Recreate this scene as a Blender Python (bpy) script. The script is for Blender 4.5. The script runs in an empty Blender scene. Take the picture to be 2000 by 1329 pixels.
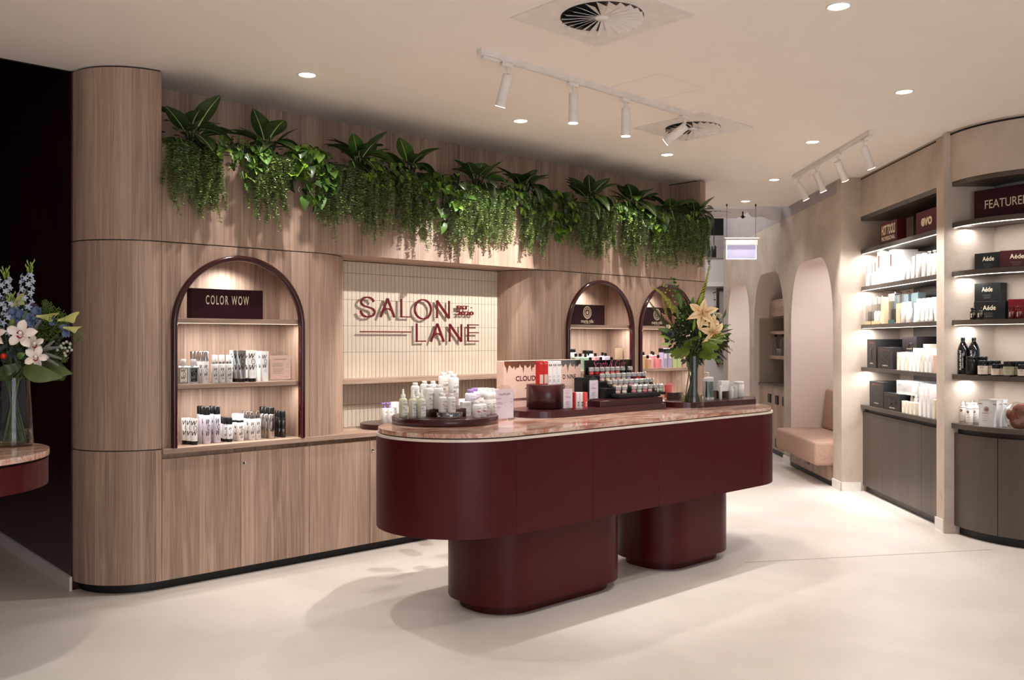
import bpy, bmesh, math, random
from mathutils import Vector, Matrix
random.seed(7)
PI = math.pi
SC = bpy.context.scene
COL = SC.collection

# ------------------------------------------------------------------ camera, light, exposure
F_PX, CX, CY, EYE = 1743.0, 1000.0, 664.5, 1.445
cam_d = bpy.data.cameras.new('camera'); cam = bpy.data.objects.new('camera', cam_d); COL.objects.link(cam)
cam.location = (0, 0, EYE); cam.rotation_euler = (PI/2, 0, 0)
cam_d.sensor_width = 36.0; cam_d.lens = F_PX/2000*36.0; cam_d.clip_start = 0.05; cam_d.clip_end = 60
SC.camera = cam
vs = SC.view_settings
vs.view_transform = 'Standard'; vs.look = 'None'; vs.gamma = 1; vs.use_curve_mapping = False
vs.exposure = 0.80
world = bpy.data.worlds.new('world'); SC.world = world; world.use_nodes = True
world.node_tree.nodes['Background'].inputs[0].default_value = (0.96, 0.93, 0.93, 1)
world.node_tree.nodes['Background'].inputs[1].default_value = 0.20

class Frame:
    def __init__(s, ox, oy, deg):
        s.o = (ox, oy); s.th = math.radians(deg); s.c = math.cos(s.th); s.s = math.sin(s.th)
    def xy(s, a, b): return s.o[0]+a*s.c-b*s.s, s.o[1]+a*s.s+b*s.c
    def P(s, a, b, z): x, y = s.xy(a, b); return Vector((x, y, z))
    def at(s, px, b):
        k = (px-CX)/F_PX; x0, y0 = s.xy(0, b); return (k*y0-x0)/(s.c-k*s.s)
    def mpp(s, a, b): return s.xy(a, b)[1]/F_PX       # metres per photo pixel at that depth
A = Frame(-2.0177, 5.1416, 42.412)      # along the timber wall: a to the right, b into the wall
W = Frame(3.332, 8.53, -92.04)          # along the shelving wall: a towards the camera, b into the wall
N = Frame(0, 0, 0)

WARM = (1.0, 0.955, 0.92); NEUT = (1.0, 0.975, 0.96); COOL = (0.80, 0.86, 1.0)
def area(name, loc, rot, sx, sy, power, col, spread=PI):
    d = bpy.data.lights.new(name, 'AREA'); d.shape = 'RECTANGLE'; d.size = sx; d.size_y = sy
    d.energy = power; d.color = col; d.spread = spread
    o = bpy.data.objects.new(name, d); COL.objects.link(o); o.location = loc; o.rotation_euler = rot; return o
def spot(name, loc, aim, power, col, ang, blend=0.5, rad=0.03):
    d = bpy.data.lights.new(name, 'SPOT'); d.energy = power; d.color = col; d.spot_size = math.radians(ang)
    d.spot_blend = blend; d.shadow_soft_size = rad
    o = bpy.data.objects.new(name, d); COL.objects.link(o); o.location = loc
    o.rotation_euler = (Vector(aim)-Vector(loc)).to_track_quat('-Z', 'Y').to_euler(); return o
# cool daylight of the shopfront behind the camera
area('shopfront_daylight', (2.2, -2.6, 1.5), (math.radians(90), 0, math.radians(14)), 3.6, 2.4, 55, COOL)
# ------------------------------------------------------------------ node materials
MATS = {}
def lin(c): return tuple(((v/255)/12.92 if v/255 <= .04045 else ((v/255+.055)/1.055)**2.4) for v in c)+(1,)
def newmat(name):
    m = bpy.data.materials.new(name); m.use_nodes = True; MATS[name] = m
    return m, m.node_tree.nodes, m.node_tree.links, m.node_tree.nodes['Principled BSDF']
def plain(name, rgb, rough=0.5, metal=0.0, emit=0, trans=0, alpha=1, ior=1.45, coat=0, noise=0.06, spec=0.5):
    """solid colour with a faint procedural mottling"""
    m, n, l, b = newmat(name); c = lin(rgb)
    b.inputs['Roughness'].default_value = rough; b.inputs['Metallic'].default_value = metal
    b.inputs['Specular IOR Level'].default_value = spec
    b.inputs['IOR'].default_value = ior; b.inputs['Transmission Weight'].default_value = trans
    b.inputs['Coat Weight'].default_value = coat; b.inputs['Coat Roughness'].default_value = 0.08
    if emit:
        b.inputs['Emission Color'].default_value = c; b.inputs['Emission Strength'].default_value = emit
        b.inputs['Base Color'].default_value = c
    else:
        t = n.new('ShaderNodeTexNoise'); t.inputs['Scale'].default_value = 14; t.inputs['Detail'].default_value = 3
        r = n.new('ShaderNodeValToRGB'); g = n.new('ShaderNodeTexCoord')
        l.new(g.outputs['Object'], t.inputs['Vector']); l.new(t.outputs['Fac'], r.inputs['Fac'])
        k = noise
        r.color_ramp.elements[0].position = .3; r.color_ramp.elements[1].position = .7
        r.color_ramp.elements[0].color = tuple(v*(1-k) for v in c[:3])+(1,)
        r.color_ramp.elements[1].color = tuple(min(1, v*(1+k)) for v in c[:3])+(1,)
        l.new(r.outputs['Color'], b.inputs['Base Color'])
    return m
def ramp(n, l, src, stops):
    r = n.new('ShaderNodeValToRGB'); e = r.color_ramp.elements
    while len(e) < len(stops): e.new(.5)
    for i, (p, c) in enumerate(stops): e[i].position = p; e[i].color = c
    l.new(src, r.inputs['Fac']); return r.outputs['Color']
def math_node(n, l, op, a, b=None):
    m = n.new('ShaderNodeMath'); m.operation = op
    for i, v in enumerate((a, b)):
        if v is None: continue
        if isinstance(v, (int, float)): m.inputs[i].default_value = v
        else: l.new(v, m.inputs[i])
    return m.outputs[0]
def wood(name, k=1.0, horizontal=False, dark=1.0):
    m, n, l, b = newmat(name)
    g = n.new('ShaderNodeTexCoord'); s = n.new('ShaderNodeSeparateXYZ'); l.new(g.outputs['Object'], s.inputs[0])
    oi = n.new('ShaderNodeObjectInfo')
    c = math_node(n, l, 'ADD', s.outputs[0], math_node(n, l, 'MULTIPLY', s.outputs[1], k))
    z = s.outputs[2]
    if horizontal: c, z = math_node(n, l, 'ADD', math_node(n, l, 'MULTIPLY', z, 1.0), math_node(n, l, 'MULTIPLY', s.outputs[1], 1.0)), s.outputs[0]
    c = math_node(n, l, 'ADD', c, math_node(n, l, 'MULTIPLY', oi.outputs['Random'], 7.3))
    # staves of uneven width
    w1 = n.new('ShaderNodeTexVoronoi'); w1.voronoi_dimensions = '1D'; w1.inputs['Scale'].default_value = 11.0
    l.new(c, w1.inputs['W'])
    cb = n.new('ShaderNodeCombineXYZ')
    l.new(math_node(n, l, 'MULTIPLY', c, 210), cb.inputs[0]); l.new(math_node(n, l, 'MULTIPLY', z, 3.2), cb.inputs[2])
    l.new(math_node(n, l, 'MULTIPLY', w1.outputs['Color'], 5), cb.inputs[1])
    fine = n.new('ShaderNodeTexNoise'); fine.inputs['Scale'].default_value = 1; fine.inputs['Detail'].default_value = 4
    l.new(cb.outputs[0], fine.inputs['Vector'])
    cb2 = n.new('ShaderNodeCombineXYZ')
    l.new(math_node(n, l, 'MULTIPLY', c, 26), cb2.inputs[0]); l.new(math_node(n, l, 'MULTIPLY', z, 1.1), cb2.inputs[2])
    l.new(math_node(n, l, 'MULTIPLY', w1.outputs['Color'], 9), cb2.inputs[1])
    big = n.new('ShaderNodeTexNoise'); big.inputs['Scale'].default_value = 1; big.inputs['Distortion'].default_value = 1.8; big.inputs['Detail'].default_value = 3
    l.new(cb2.outputs[0], big.inputs['Vector'])
    f = math_node(n, l, 'ADD', math_node(n, l, 'MULTIPLY', fine.outputs['Fac'], .44), math_node(n, l, 'MULTIPLY', big.outputs['Fac'], .56))
    f = math_node(n, l, 'ADD', f, math_node(n, l, 'MULTIPLY', math_node(n, l, 'SUBTRACT', w1.outputs['Color'], .5), .26))
    d = dark
    col = ramp(n, l, f, [(.28, lin((134*d, 108*d, 93*d))), (.45, lin((163*d, 136*d, 118*d))), (.56, lin((178*d, 150*d, 131*d))), (.76, lin((198*d, 170*d, 150*d)))])
    # pale joint line between staves
    ve = n.new('ShaderNodeTexVoronoi'); ve.voronoi_dimensions = '1D'; ve.feature = 'DISTANCE_TO_EDGE'; ve.inputs['Scale'].default_value = 3.1
    l.new(c, ve.inputs['W'])
    ln = math_node(n, l, 'LESS_THAN', ve.outputs['Distance'], .006)
    mx = n.new('ShaderNodeMix'); mx.data_type = 'RGBA'; l.new(math_node(n, l, 'MULTIPLY', ln, .55), mx.inputs[0])
    l.new(col, mx.inputs[6]); mx.inputs[7].default_value = lin((214, 180, 150)); l.new(mx.outputs[2], b.inputs['Base Color'])
    b.inputs['Roughness'].default_value = .5; b.inputs['Specular IOR Level'].default_value = .35
    bp = n.new('ShaderNodeBump'); bp.inputs['Strength'].default_value = .12; bp.inputs['Distance'].default_value = .002
    l.new(fine.outputs['Fac'], bp.inputs['Height']); l.new(bp.outputs[0], b.inputs['Normal'])
    return m
wood('oak', 1.0); wood('oak_curve', -1.0); wood('oak_horizontal', 1, True); wood('oak_inner', 1.0)  # the last oak repeats the first one's tones
def mottled(name, c1, c2, scale, rough, detail=6, bump=0.0, stretch=(1, 1, 1), spec=.4, metal=0.0, coat=0):
    m, n, l, b = newmat(name)
    g = n.new('ShaderNodeTexCoord'); mp = n.new('ShaderNodeMapping'); mp.inputs['Scale'].default_value = stretch
    l.new(g.outputs['Object'], mp.inputs[0])
    t = n.new('ShaderNodeTexNoise'); t.inputs['Scale'].default_value = scale; t.inputs['Detail'].default_value = detail
    t.inputs['Roughness'].default_value = .6; t.inputs['Distortion'].default_value = .6
    l.new(mp.outputs[0], t.inputs['Vector'])
    l.new(ramp(n, l, t.outputs['Fac'], [(.32, lin(c1)), (.68, lin(c2))]), b.inputs['Base Color'])
    b.inputs['Roughness'].default_value = rough; b.inputs['Specular IOR Level'].default_value = spec
    b.inputs['Metallic'].default_value = metal; b.inputs['Coat Weight'].default_value = coat; b.inputs['Coat Roughness'].default_value = .12
    if bump:
        t2 = n.new('ShaderNodeTexNoise'); t2.inputs['Scale'].default_value = scale*9; t2.inputs['Detail'].default_value = 5
        l.new(mp.outputs[0], t2.inputs['Vector'])
        bp = n.new('ShaderNodeBump'); bp.inputs['Strength'].default_value = bump; bp.inputs['Distance'].default_value = .01
        l.new(math_node(n, l, 'ADD', t.outputs['Fac'], math_node(n, l, 'MULTIPLY', t2.outputs['Fac'], .35)), bp.inputs['Height'])
        l.new(bp.outputs[0], b.inputs['Normal'])
    return m
mottled('microcement', (208, 199, 190), (225, 216, 208), 1.3, .42, 8, .04, spec=.45)
mottled('plaster', (176, 161, 148), (203, 187, 172), 2.2, .85, 9, .5)
mottled('ceiling_paint', (243, 234, 224), (245, 237, 227), 3, .9)
mottled('white_paint', (214, 207, 204), (222, 216, 213), 2, .8)
mottled('niche_paint', (226, 212, 205), (230, 216, 209), 2, .8)
mottled('grey_paint', (160, 150, 148), (172, 162, 160), 2, .85)
mottled('dark_void', (22, 16, 18), (30, 22, 24), 2, .9)
mottled('burgundy_wall', (38, 8, 14), (60, 14, 20), 2.5, .22, 6, 0, (1, 1, .3), .5)
mottled('burgundy', (66, 6, 11), (72, 8, 12), 3, .4, spec=.22, coat=.06)
mottled('burgundy_tray', (52, 13, 16), (58, 15, 18), 6, .3, coat=.2)
mottled('burgundy_gloss', (52, 4, 10), (58, 6, 12), 6, .16, coat=.5)
mottled('bronze', (88, 79, 72), (97, 88, 80), 7, .42, 6, .02, (1, 1, .04), .5, .55)
mottled('bronze_dark', (52, 45, 41), (62, 54, 49), 7, .45, 4, 0, (1, 1, .1), .5, .3)
mottled('kick_black', (12, 11, 11), (18, 16, 16), 5, .45)
mottled('tan_fabric', (168, 136, 120), (188, 154, 137), 90, .95, 2, .3)
mottled('stone_dark', (82, 68, 60), (104, 88, 78), 4, .4)
plain('tile', (216, 202, 182), .28, noise=.05); plain('grout', (112, 95, 78), .9); plain('mosaic_grout', (186, 172, 156), .9); plain('mosaic_tile', (176, 162, 146), .4)
def marble():
    m, n, l, b = newmat('marble')
    g = n.new('ShaderNodeTexCoord'); mp = n.new('ShaderNodeMapping'); mp.inputs['Rotation'].default_value = (0, 0, .5)
    mp.inputs['Scale'].default_value = (1, 2.4, 1.5); l.new(g.outputs['Object'], mp.inputs[0])
    t = n.new('ShaderNodeTexNoise'); t.inputs['Scale'].default_value = 3.2; t.inputs['Detail'].default_value = 10
    t.inputs['Roughness'].default_value = .68; t.inputs['Distortion'].default_value = 1.6; l.new(mp.outputs[0], t.inputs['Vector'])
    base = ramp(n, l, t.outputs['Fac'], [(.28, lin((126, 74, 68))), (.41, lin((178, 122, 102))), (.49, lin((206, 162, 138))), (.57, lin((224, 198, 180))), (.66, lin((196, 160, 150))), (.8, lin((150, 116, 122)))])
    v = n.new('ShaderNodeTexNoise'); v.inputs['Scale'].default_value = 5; v.inputs['Detail'].default_value = 6; v.inputs['Distortion'].default_value = 3
    l.new(mp.outputs[0], v.inputs['Vector'])
    vein = ramp(n, l, v.outputs['Fac'], [(.485, (0, 0, 0, 1)), (.5, (1, 1, 1, 1)), (.515, (0, 0, 0, 1))])
    mx = n.new('ShaderNodeMix'); mx.data_type = 'RGBA'; l.new(math_node(n, l, 'MULTIPLY', vein, .6), mx.inputs[0])
    l.new(base, mx.inputs[6]); mx.inputs[7].default_value = lin((92, 50, 54)); l.new(mx.outputs[2], b.inputs['Base Color'])
    b.inputs['Roughness'].default_value = .13; b.inputs['Coat Weight'].default_value = .4
marble()
plain('ivory_and_lit_edge', (226, 212, 198), .4); plain('milky', (226, 224, 214), .3, noise=.02)
plain('white_metal', (232, 226, 220), .4); plain('white_plastic', (232, 228, 222), .35, noise=.02)
plain('cream_card', (226, 216, 196), .55, noise=.02); plain('white_card', (236, 233, 230), .5, noise=.02)
plain('lilac_card', (205, 196, 208), .5); plain('pink_card', (226, 190, 172), .55)
plain('lilac_white', (222, 214, 226), .35); plain('black_plastic', (14, 13, 14), .3); plain('ink', (24, 22, 24), .5)
plain('ink_soft', (120, 112, 112), .6); plain('ivory_ink', (236, 220, 190), .5); plain('red_ink', (196, 40, 44), .5)
plain('chrome', (225, 222, 218), .16, 1.0); plain('cap_silver', (228, 226, 222), .2, .88); plain('silver', (176, 172, 168), .28, 1.0); plain('rose_gold', (196, 128, 100), .25, 1.0)
plain('steel_dark', (70, 66, 66), .3, .9)
plain('lavender_plastic', (160, 128, 188), .35); plain('green_plastic', (150, 176, 140), .4); plain('sage_plastic', (176, 196, 172), .4)
plain('mint_plastic', (198, 214, 196), .4); plain('moss_plastic', (150, 168, 86), .4)
plain('pink_plastic', (226, 172, 176), .4); plain('rose_plastic', (222, 138, 142), .4); plain('apricot', (218, 170, 128), .4)
plain('peach', (232, 204, 172), .4); plain('lilac_plastic', (176, 166, 196), .4); plain('lime_plastic', (186, 200, 136), .4)
plain('blush', (220, 180, 170), .4); plain('coral', (214, 84, 78), .4); plain('red_card', (190, 34, 34), .45)
plain('teal', (34, 76, 74), .35); plain('tealcard', (138, 162, 168), .5); plain('black_card', (26, 24, 26), .4); plain('charcoal_card', (36, 32, 33), .45)
plain('aede_green', (20, 24, 26), .4); plain('aede_red', (62, 16, 22), .4); plain('sign_burgundy', (84, 18, 24), .5, spec=.25); plain('sign_dark', (48, 12, 20), .5, spec=.25)
plain('letter_red', (98, 3, 20), .3, coat=.2); plain('black_gloss', (8, 8, 9), .08, coat=.6); plain('wine_glass', (90, 12, 22), .1)
plain('olive_label', (160, 152, 126), .5); plain('pale_label', (206, 188, 172), .5); plain('terracotta', (120, 66, 46), .8)
plain('pouch_silver', (196, 194, 192), .35, .3); plain('oil_plastic', (204, 204, 176), .25); plain('kraft', (200, 174, 142), .5)
def clear(name, tint, ior, face=.0):
    m, n, l, b = newmat(name); n.remove(b)
    t = n.new('ShaderNodeBsdfTransparent'); t.inputs[0].default_value = tint+(1,); g = n.new('ShaderNodeBsdfGlossy'); g.inputs['Roughness'].default_value = .03
    f = n.new('ShaderNodeLayerWeight'); f.inputs[0].default_value = .5; x = n.new('ShaderNodeMixShader')
    l.new(math_node(n, l, 'ADD', math_node(n, l, 'MULTIPLY', math_node(n, l, 'POWER', f.outputs['Facing'], 4.0), .9), .045+face), x.inputs[0]); l.new(t.outputs[0], x.inputs[1]); l.new(g.outputs[0], x.inputs[2]); l.new(x.outputs[0], n['Material Output'].inputs[0])
clear('glass', (.95, .96, .95), 1.5); clear('acrylic', (.95, .95, .95), 1.45, .02); clear('acrylic_thick', (.88, .88, .88), 1.45, .16)
clear('water', (.80, .80, .62), 1.33); clear('clear_plastic', (.90, .90, .90), 1.4, .05)
plain('neon_pink', (244, 110, 150), .5)
plain('lamp_on', (255, 236, 205), .5, emit=14); plain('led', (255, 240, 228), .5, emit=4); plain('led_soft', (255, 232, 210), .5, emit=3); plain('led_dim', (255, 232, 210), .5, emit=1.0)
plain('exit_panel', (190, 186, 216), .5, emit=.28); plain('exit_edge', (235, 238, 255), .3, emit=.8)
# plants
plain('leaf_dark', (54, 72, 38), .38, noise=.25); plain('leaf_mid', (74, 106, 44), .4, noise=.25); plain('leaf_lime', (108, 142, 40), .5, noise=.25)
plain('leaf_rib', (190, 206, 130), .5); plain('leaf_grey', (116, 134, 98), .5, noise=.2); plain('leaf_pale', (156, 174, 106), .5, noise=.2)
plain('leaf_deep', (48, 60, 30), .5, noise=.2); plain('leaf_olive', (104, 118, 60), .5, noise=.15); plain('leaf_monstera', (98, 122, 44), .35, noise=.15); plain('leaf_blue', (76, 92, 88), .6)
plain('stem', (78, 96, 48), .5); plain('stem_dark', (44, 62, 36), .5); plain('twig', (84, 66, 50), .7)
plain('lily', (248, 224, 176), .5, noise=.08); plain('lily_rib', (226, 168, 84), .5); plain('cream_petal', (234, 226, 200), .5); plain('calla', (206, 208, 128), .5)
plain('orchid', (232, 218, 206), .5); plain('orchid_lip', (150, 30, 60), .5); plain('blue_petal', (172, 184, 204), .55); plain('iris_petal', (108, 122, 156), .55); plain('leaf_dull', (88, 98, 58), .5, noise=.15)
plain('purple_petal', (110, 84, 118), .55); plain('bud_green', (150, 176, 66), .45); plain('foxtail', (236, 222, 112), .6); plain('protea', (150, 104, 92), .6)
plain('berry_red', (190, 30, 24), .3); plain('brunia', (176, 174, 160), .7); plain('silver_leaf', (150, 148, 140), .7); plain('grey_rose', (86, 96, 100), .7)
M = MATS
# ------------------------------------------------------------------ mesh helpers
class MB:
    """collects geometry for ONE mesh"""
    def __init__(s): s.v = []; s.f = []; s.m = []; s.sm = []
    def add(s, vs_, fs, mi=0, smooth=False):
        o = len(s.v); s.v += [tuple(v) for v in vs_]
        for f in fs: s.f.append([i+o for i in f]); s.m.append(mi); s.sm.append(smooth)
        return s
    def box(s, x0, x1, y0, y1, z0, z1, mi=0):
        v = [(x, y, z) for z in (z0, z1) for y in (y0, y1) for x in (x0, x1)]
        return s.add(v, [(0, 2, 3, 1), (4, 5, 7, 6), (0, 1, 5, 4), (2, 6, 7, 3), (0, 4, 6, 2), (1, 3, 7, 5)], mi)
    def bbox(s, x0, x1, y0, y1, z0, z1, r=.003, mi=0):
        """box with chamfered vertical and top edges"""
        pts = [(x0+r, y0), (x1-r, y0), (x1, y0+r), (x1, y1-r), (x1-r, y1), (x0+r, y1), (x0, y1-r), (x0, y0+r)]
        inn = [(min(max(x, x0+r), x1-r), min(max(y, y0+r), y1-r)) for x, y in pts]
        v = [(x, y, z0) for x, y in pts]+[(x, y, z1-r) for x, y in pts]+[(x, y, z1) for x, y in inn]
        fs = [(i, (i+1) % 8, 8+(i+1) % 8, 8+i) for i in range(8)]+[(8+i, 8+(i+1) % 8, 16+(i+1) % 8, 16+i) for i in range(8)]
        fs += [tuple(range(16, 24)), tuple(reversed(range(8)))]
        return s.add(v, fs, mi)
    def prism(s, pts, z0, z1, mi=0, smooth=False, caps=True):
        n = len(pts); v = [(x, y, z0) for x, y in pts]+[(x, y, z1) for x, y in pts]
        s.add(v, [(i, (i+1) % n, n+(i+1) % n, n+i) for i in range(n)], mi, smooth)
        if caps: s.add(v, [tuple(reversed(range(n))), tuple(range(n, 2*n))], mi)
        return s
    def lathe(s, prof, seg=16, mi=0, cx=0, cy=0, sx=1, sy=1, smooth=True, a0=0):
        n = len(prof); v = []; fs = []
        for r, z in prof:
            for i in range(seg):
                a = 2*PI*i/seg+a0; v.append((cx+sx*r*math.cos(a), cy+sy*r*math.sin(a), z))
        for j in range(n-1):
            for i in range(seg):
                a = j*seg+i; b_ = j*seg+(i+1) % seg; fs.append((a, b_, b_+seg, a+seg))
        s.add(v, fs, mi, smooth)
        if prof[0][0] > 1e-5: s.add(v[:seg], [tuple(reversed(range(seg)))], mi)
        if prof[-1][0] > 1e-5: s.add(v[-seg:], [tuple(range(seg))], mi)
        return s
    def tube(s, path, r, seg=6, mi=0, cap=True):
        path = [Vector(p) for p in path]; rr = r if isinstance(r, (list, tuple)) else [r]*len(path)
        v = []; up = Vector((0, 0, 1))
        for i, p in enumerate(path):
            d = (path[min(i+1, len(path)-1)]-path[max(i-1, 0)]).normalized()
            a = d.cross(up)
            if a.length < .1: a = d.cross(Vector((0, 1, 0)))
            a.normalize(); b_ = d.cross(a)
            for k in range(seg):
                t = 2*PI*k/seg; v.append(p+(a*math.cos(t)+b_*math.sin(t))*rr[i])
        fs = [(j*seg+k, (j+1)*seg+k, (j+1)*seg+(k+1) % seg, j*seg+(k+1) % seg) for j in range(len(path)-1) for k in range(seg)]
        s.add(v, fs, mi, True)
        if cap: s.add(v[:seg], [tuple(range(seg))], mi); s.add(v[-seg:], [tuple(reversed(range(seg)))], mi)
        return s
    def strip(s, rows, mi=0, smooth=True):
        """rows: list of equal-length point lists"""
        n = len(rows[0]); v = [p for r in rows for p in r]
        return s.add(v, [(j*n+i, j*n+i+1, (j+1)*n+i+1, (j+1)*n+i) for j in range(len(rows)-1) for i in range(n-1)], mi, smooth)
    def ball(s, c, r, mi=0, seg=8, rings=5, sz=1):
        prof = [(max(r*math.sin(PI*j/rings), 1e-6), c[2]-r*sz*math.cos(PI*j/rings)) for j in range(rings+1)]
        return s.lathe(prof, seg, mi, c[0], c[1])
    def merge(s, o, mtx=None, mi=None):
        off = len(s.v); s.v += [tuple(mtx @ Vector(v)) if mtx else v for v in o.v]
        s.f += [[i+off for i in f] for f in o.f]; s.m += [mi if mi is not None else k for k in o.m]; s.sm += o.sm; return s
    def mesh(s, name, mats):
        me = bpy.data.meshes.new(name); me.from_pydata(s.v, [], s.f)
        for m in (mats if isinstance(mats, (list, tuple)) else [mats]): me.materials.append(M[m])
        me.polygons.foreach_set('material_index', s.m); me.polygons.foreach_set('use_smooth', s.sm)
        me.update(); return me
def obj(name, me, parent=None, loc=(0, 0, 0), rot=(0, 0, 0)):
    o = bpy.data.objects.new(name, me); COL.objects.link(o)
    o.location = loc; o.rotation_euler = rot
    if parent is not None: o.parent = parent
    return o
def tag(o, label=None, cat=None, group=None, kind=None):
    if label: o['label'] = label
    if cat: o['category'] = cat
    if group: o['group'] = group
    if kind: o['kind'] = kind
    return o
def thing(name, label, cat, loc, rz=0, group=None): return tag(obj(name, None, None, loc, (0, 0, rz)), label, cat, group)
def athing(name, label, cat, a=0, b=0, z=0, fr=A, group=None, rz=0): return thing(name, label, cat, fr.P(a, b, z), fr.th+rz, group)
def struct(name, me, parent=None, loc=(0, 0, 0), rz=0, label=None):
    o = obj(name, me, parent, loc, (0, 0, rz))
    if parent is None: o['kind'] = 'structure'
    if label: o['label'] = label
    return o
def arc(cx_, cy_, r, a0, a1, n): return [(cx_+r*math.cos(math.radians(a0+(a1-a0)*i/n)), cy_+r*math.sin(math.radians(a0+(a1-a0)*i/n))) for i in range(n+1)]
def rrect(x0, x1, y0, y1, r, n=8):
    return arc(x1-r, y1-r, r, 0, 90, n)+arc(x0+r, y1-r, r, 90, 180, n)+arc(x0+r, y0+r, r, 180, 270, n)+arc(x1-r, y0+r, r, 270, 360, n)
# ------------------------------------------------------------------ lettering
TXT = {}
def text_mb(body, w=None, h=None, res=2, bold=0.0, shear=0.0, space=1.0, line=1.0, ext=0):
    """flat lettering centred on 0,0 in the xz plane, facing -y; returns (verts, faces)"""
    key = (body, w, h, res, bold, shear, space, line, ext)
    if key in TXT: return TXT[key]
    cu = bpy.data.curves.new('t', 'FONT'); cu.body = body; cu.size = 1; cu.resolution_u = res; cu.offset = bold; cu.shear = shear
    cu.space_character = space; cu.space_line = line; cu.align_x = 'CENTER'; cu.extrude = ext
    o = bpy.data.objects.new('t', cu); COL.objects.link(o); bpy.context.view_layer.update()
    me = bpy.data.meshes.new_from_object(o.evaluated_get(bpy.context.evaluated_depsgraph_get()))
    vs_ = [v.co.copy() for v in me.vertices]; fs = [tuple(p.vertices) for p in me.polygons]
    COL.objects.unlink(o); bpy.data.objects.remove(o); bpy.data.curves.remove(cu); bpy.data.meshes.remove(me)
    x0 = min(v.x for v in vs_); x1 = max(v.x for v in vs_); y0 = min(v.y for v in vs_); y1 = max(v.y for v in vs_)
    sx = w/(x1-x0) if w else None; sy = h/(y1-y0) if h else None
    sx = sx or sy; sy = sy or sx
    mb = MB(); mb.add([((v.x-(x0+x1)/2)*sx, -v.z*sy, (v.y-(y0+y1)/2)*sy) for v in vs_], fs)
    TXT[key] = mb; return mb
def place_text(mb, dst, cx_=0, cz=0, y=0, r=None, ang=0, mi=0, rot=0):
    """copy lettering into dst; r wraps it on a cylinder of radius r, ang turns it round the cylinder"""
    o = MB(); o.f = [list(f) for f in mb.f]; o.m = [mi]*len(mb.f); o.sm = [False]*len(mb.f)
    c, s_ = math.cos(rot), math.sin(rot)
    for x, yy, z in mb.v:
        x, z = x*c-z*s_, x*s_+z*c
        if r: t = (x+cx_)/r+ang; o.v.append((r*math.sin(t), -r*math.cos(t), z+cz))
        else: o.v.append((x+cx_, y+yy, z+cz))
    return dst.merge(o)
def lines(dst, cx_, cz, w, n, gap, th=.0012, y=0, r=None, mi=0, ragged=.25, ang=0):
    """small print too fine to read: thin raised bars"""
    for i in range(n):
        ww = w*(1-ragged*random.random()); z = cz-i*gap
        if r:
            k = 4; pts = [(-ww/2+ww*j/k+cx_)/r+ang for j in range(k+1)]
            dst.strip([[(r*math.sin(t), -r*math.cos(t), z) for t in pts], [(r*math.sin(t), -r*math.cos(t), z+th) for t in pts]], mi, False)
        else: dst.add([(cx_-w/2, y, z), (cx_-w/2+ww, y, z), (cx_-w/2+ww, y, z+th), (cx_-w/2, y, z+th)], [(0, 1, 2, 3)], mi)
    return dst
# ================================================================== THE SETTING
def wpoly(pts, z0, z1, mat): return MB().prism(pts, z0, z1).mesh('m', mat)
struct('floor', MB().box(-9, 9, -5, 17, -.05, 0).mesh('floor', 'microcement'))
fj = MB()                                            # the hairline movement joint
p0, p1 = A.P(3.05, -1.9, 0), Vector((3.3, 6.15, 0))
fj.add([(p0.x, p0.y, .0006), (p1.x, p1.y, .0006), (p1.x, p1.y-.006, .0006), (p0.x, p0.y-.006, .0006)], [(0, 3, 2, 1)])
struct('trim_1', fj.mesh('joint', 'grout'))
cpts = [A.xy(-7.5, .372), A.xy(5.42, .372), (1.95, 10.4), (6.5, 10.4), (6.5, -5), (-9, -5), (-9, A.xy(-7.5, .372)[1])]
struct('ceiling', wpoly(cpts[:6]+[(-9, -1.5)], 3.0, 3.06, 'ceiling_paint'))
# access hatch outline in the ceiling
ah = MB()
for (a0, a1, b0, b1) in ((2.17, 2.61, -1.892, -1.888), (2.17, 2.61, -1.492, -1.488), (2.168, 2.172, -1.89, -1.49), (2.608, 2.612, -1.89, -1.49)):
    ah.box(a0, a1, b0, b1, 2.9992, 3.0005)
o = struct('trim_2', ah.mesh('hatch', 'ivory_and_lit_edge')); o.location = A.P(0, 0, 0); o.rotation_euler.z = A.th

# burgundy wall and the dark void to the left
def aw(name, a0, a1, b0, b1, z0, z1, mat, parent=None):
    me = MB().box(0, a1-a0, 0, b1-b0, 0, z1-z0).mesh(name, mat)
    return struct(name, me, None, A.P(a0, b0, z0), A.th)
aw('wall_left', -.384, -.30, .36, 5.2, 0, 4.4, 'burgundy_wall')
aw('baseboard_left', -.398, -.384, .34, 5.2, 0, .082, 'white_metal')
aw('wall_far_left', -6.5, -.38, 5.2, 5.3, 0, 4.4, 'dark_void')
aw('light_barrier_left', -6.6, -6.5, .4, 5.3, 0, 4.4, 'dark_void')  # unseen dark wall added to keep outside light from the void
aw('ceiling_void', -6.6, -.3, .38, 5.3, 4.4, 4.5, 'dark_void')
aw('wall_bulkhead', -7.5, -.38, .372, .40, 3.0, 4.4, 'dark_void')
d = athing('ventilation_duct', 'grey panelled duct high at the left edge above the dark wall', 'duct', -2.42, 2.75, 2.33)
obj('duct_body', MB().bbox(0, .62, 0, .6, .1, .86, .01).mesh('duct_body', 'grey_paint'), d)
obj('duct_flange', MB().bbox(-.02, .64, -.02, .62, .0, .1, .01).mesh('duct_flange', 'ivory_and_lit_edge'), d)
obj('duct_flange', MB().bbox(.61, .64, -.02, .62, .1, .9, .005).mesh('duct_flange2', 'ivory_and_lit_edge'), d)

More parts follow.
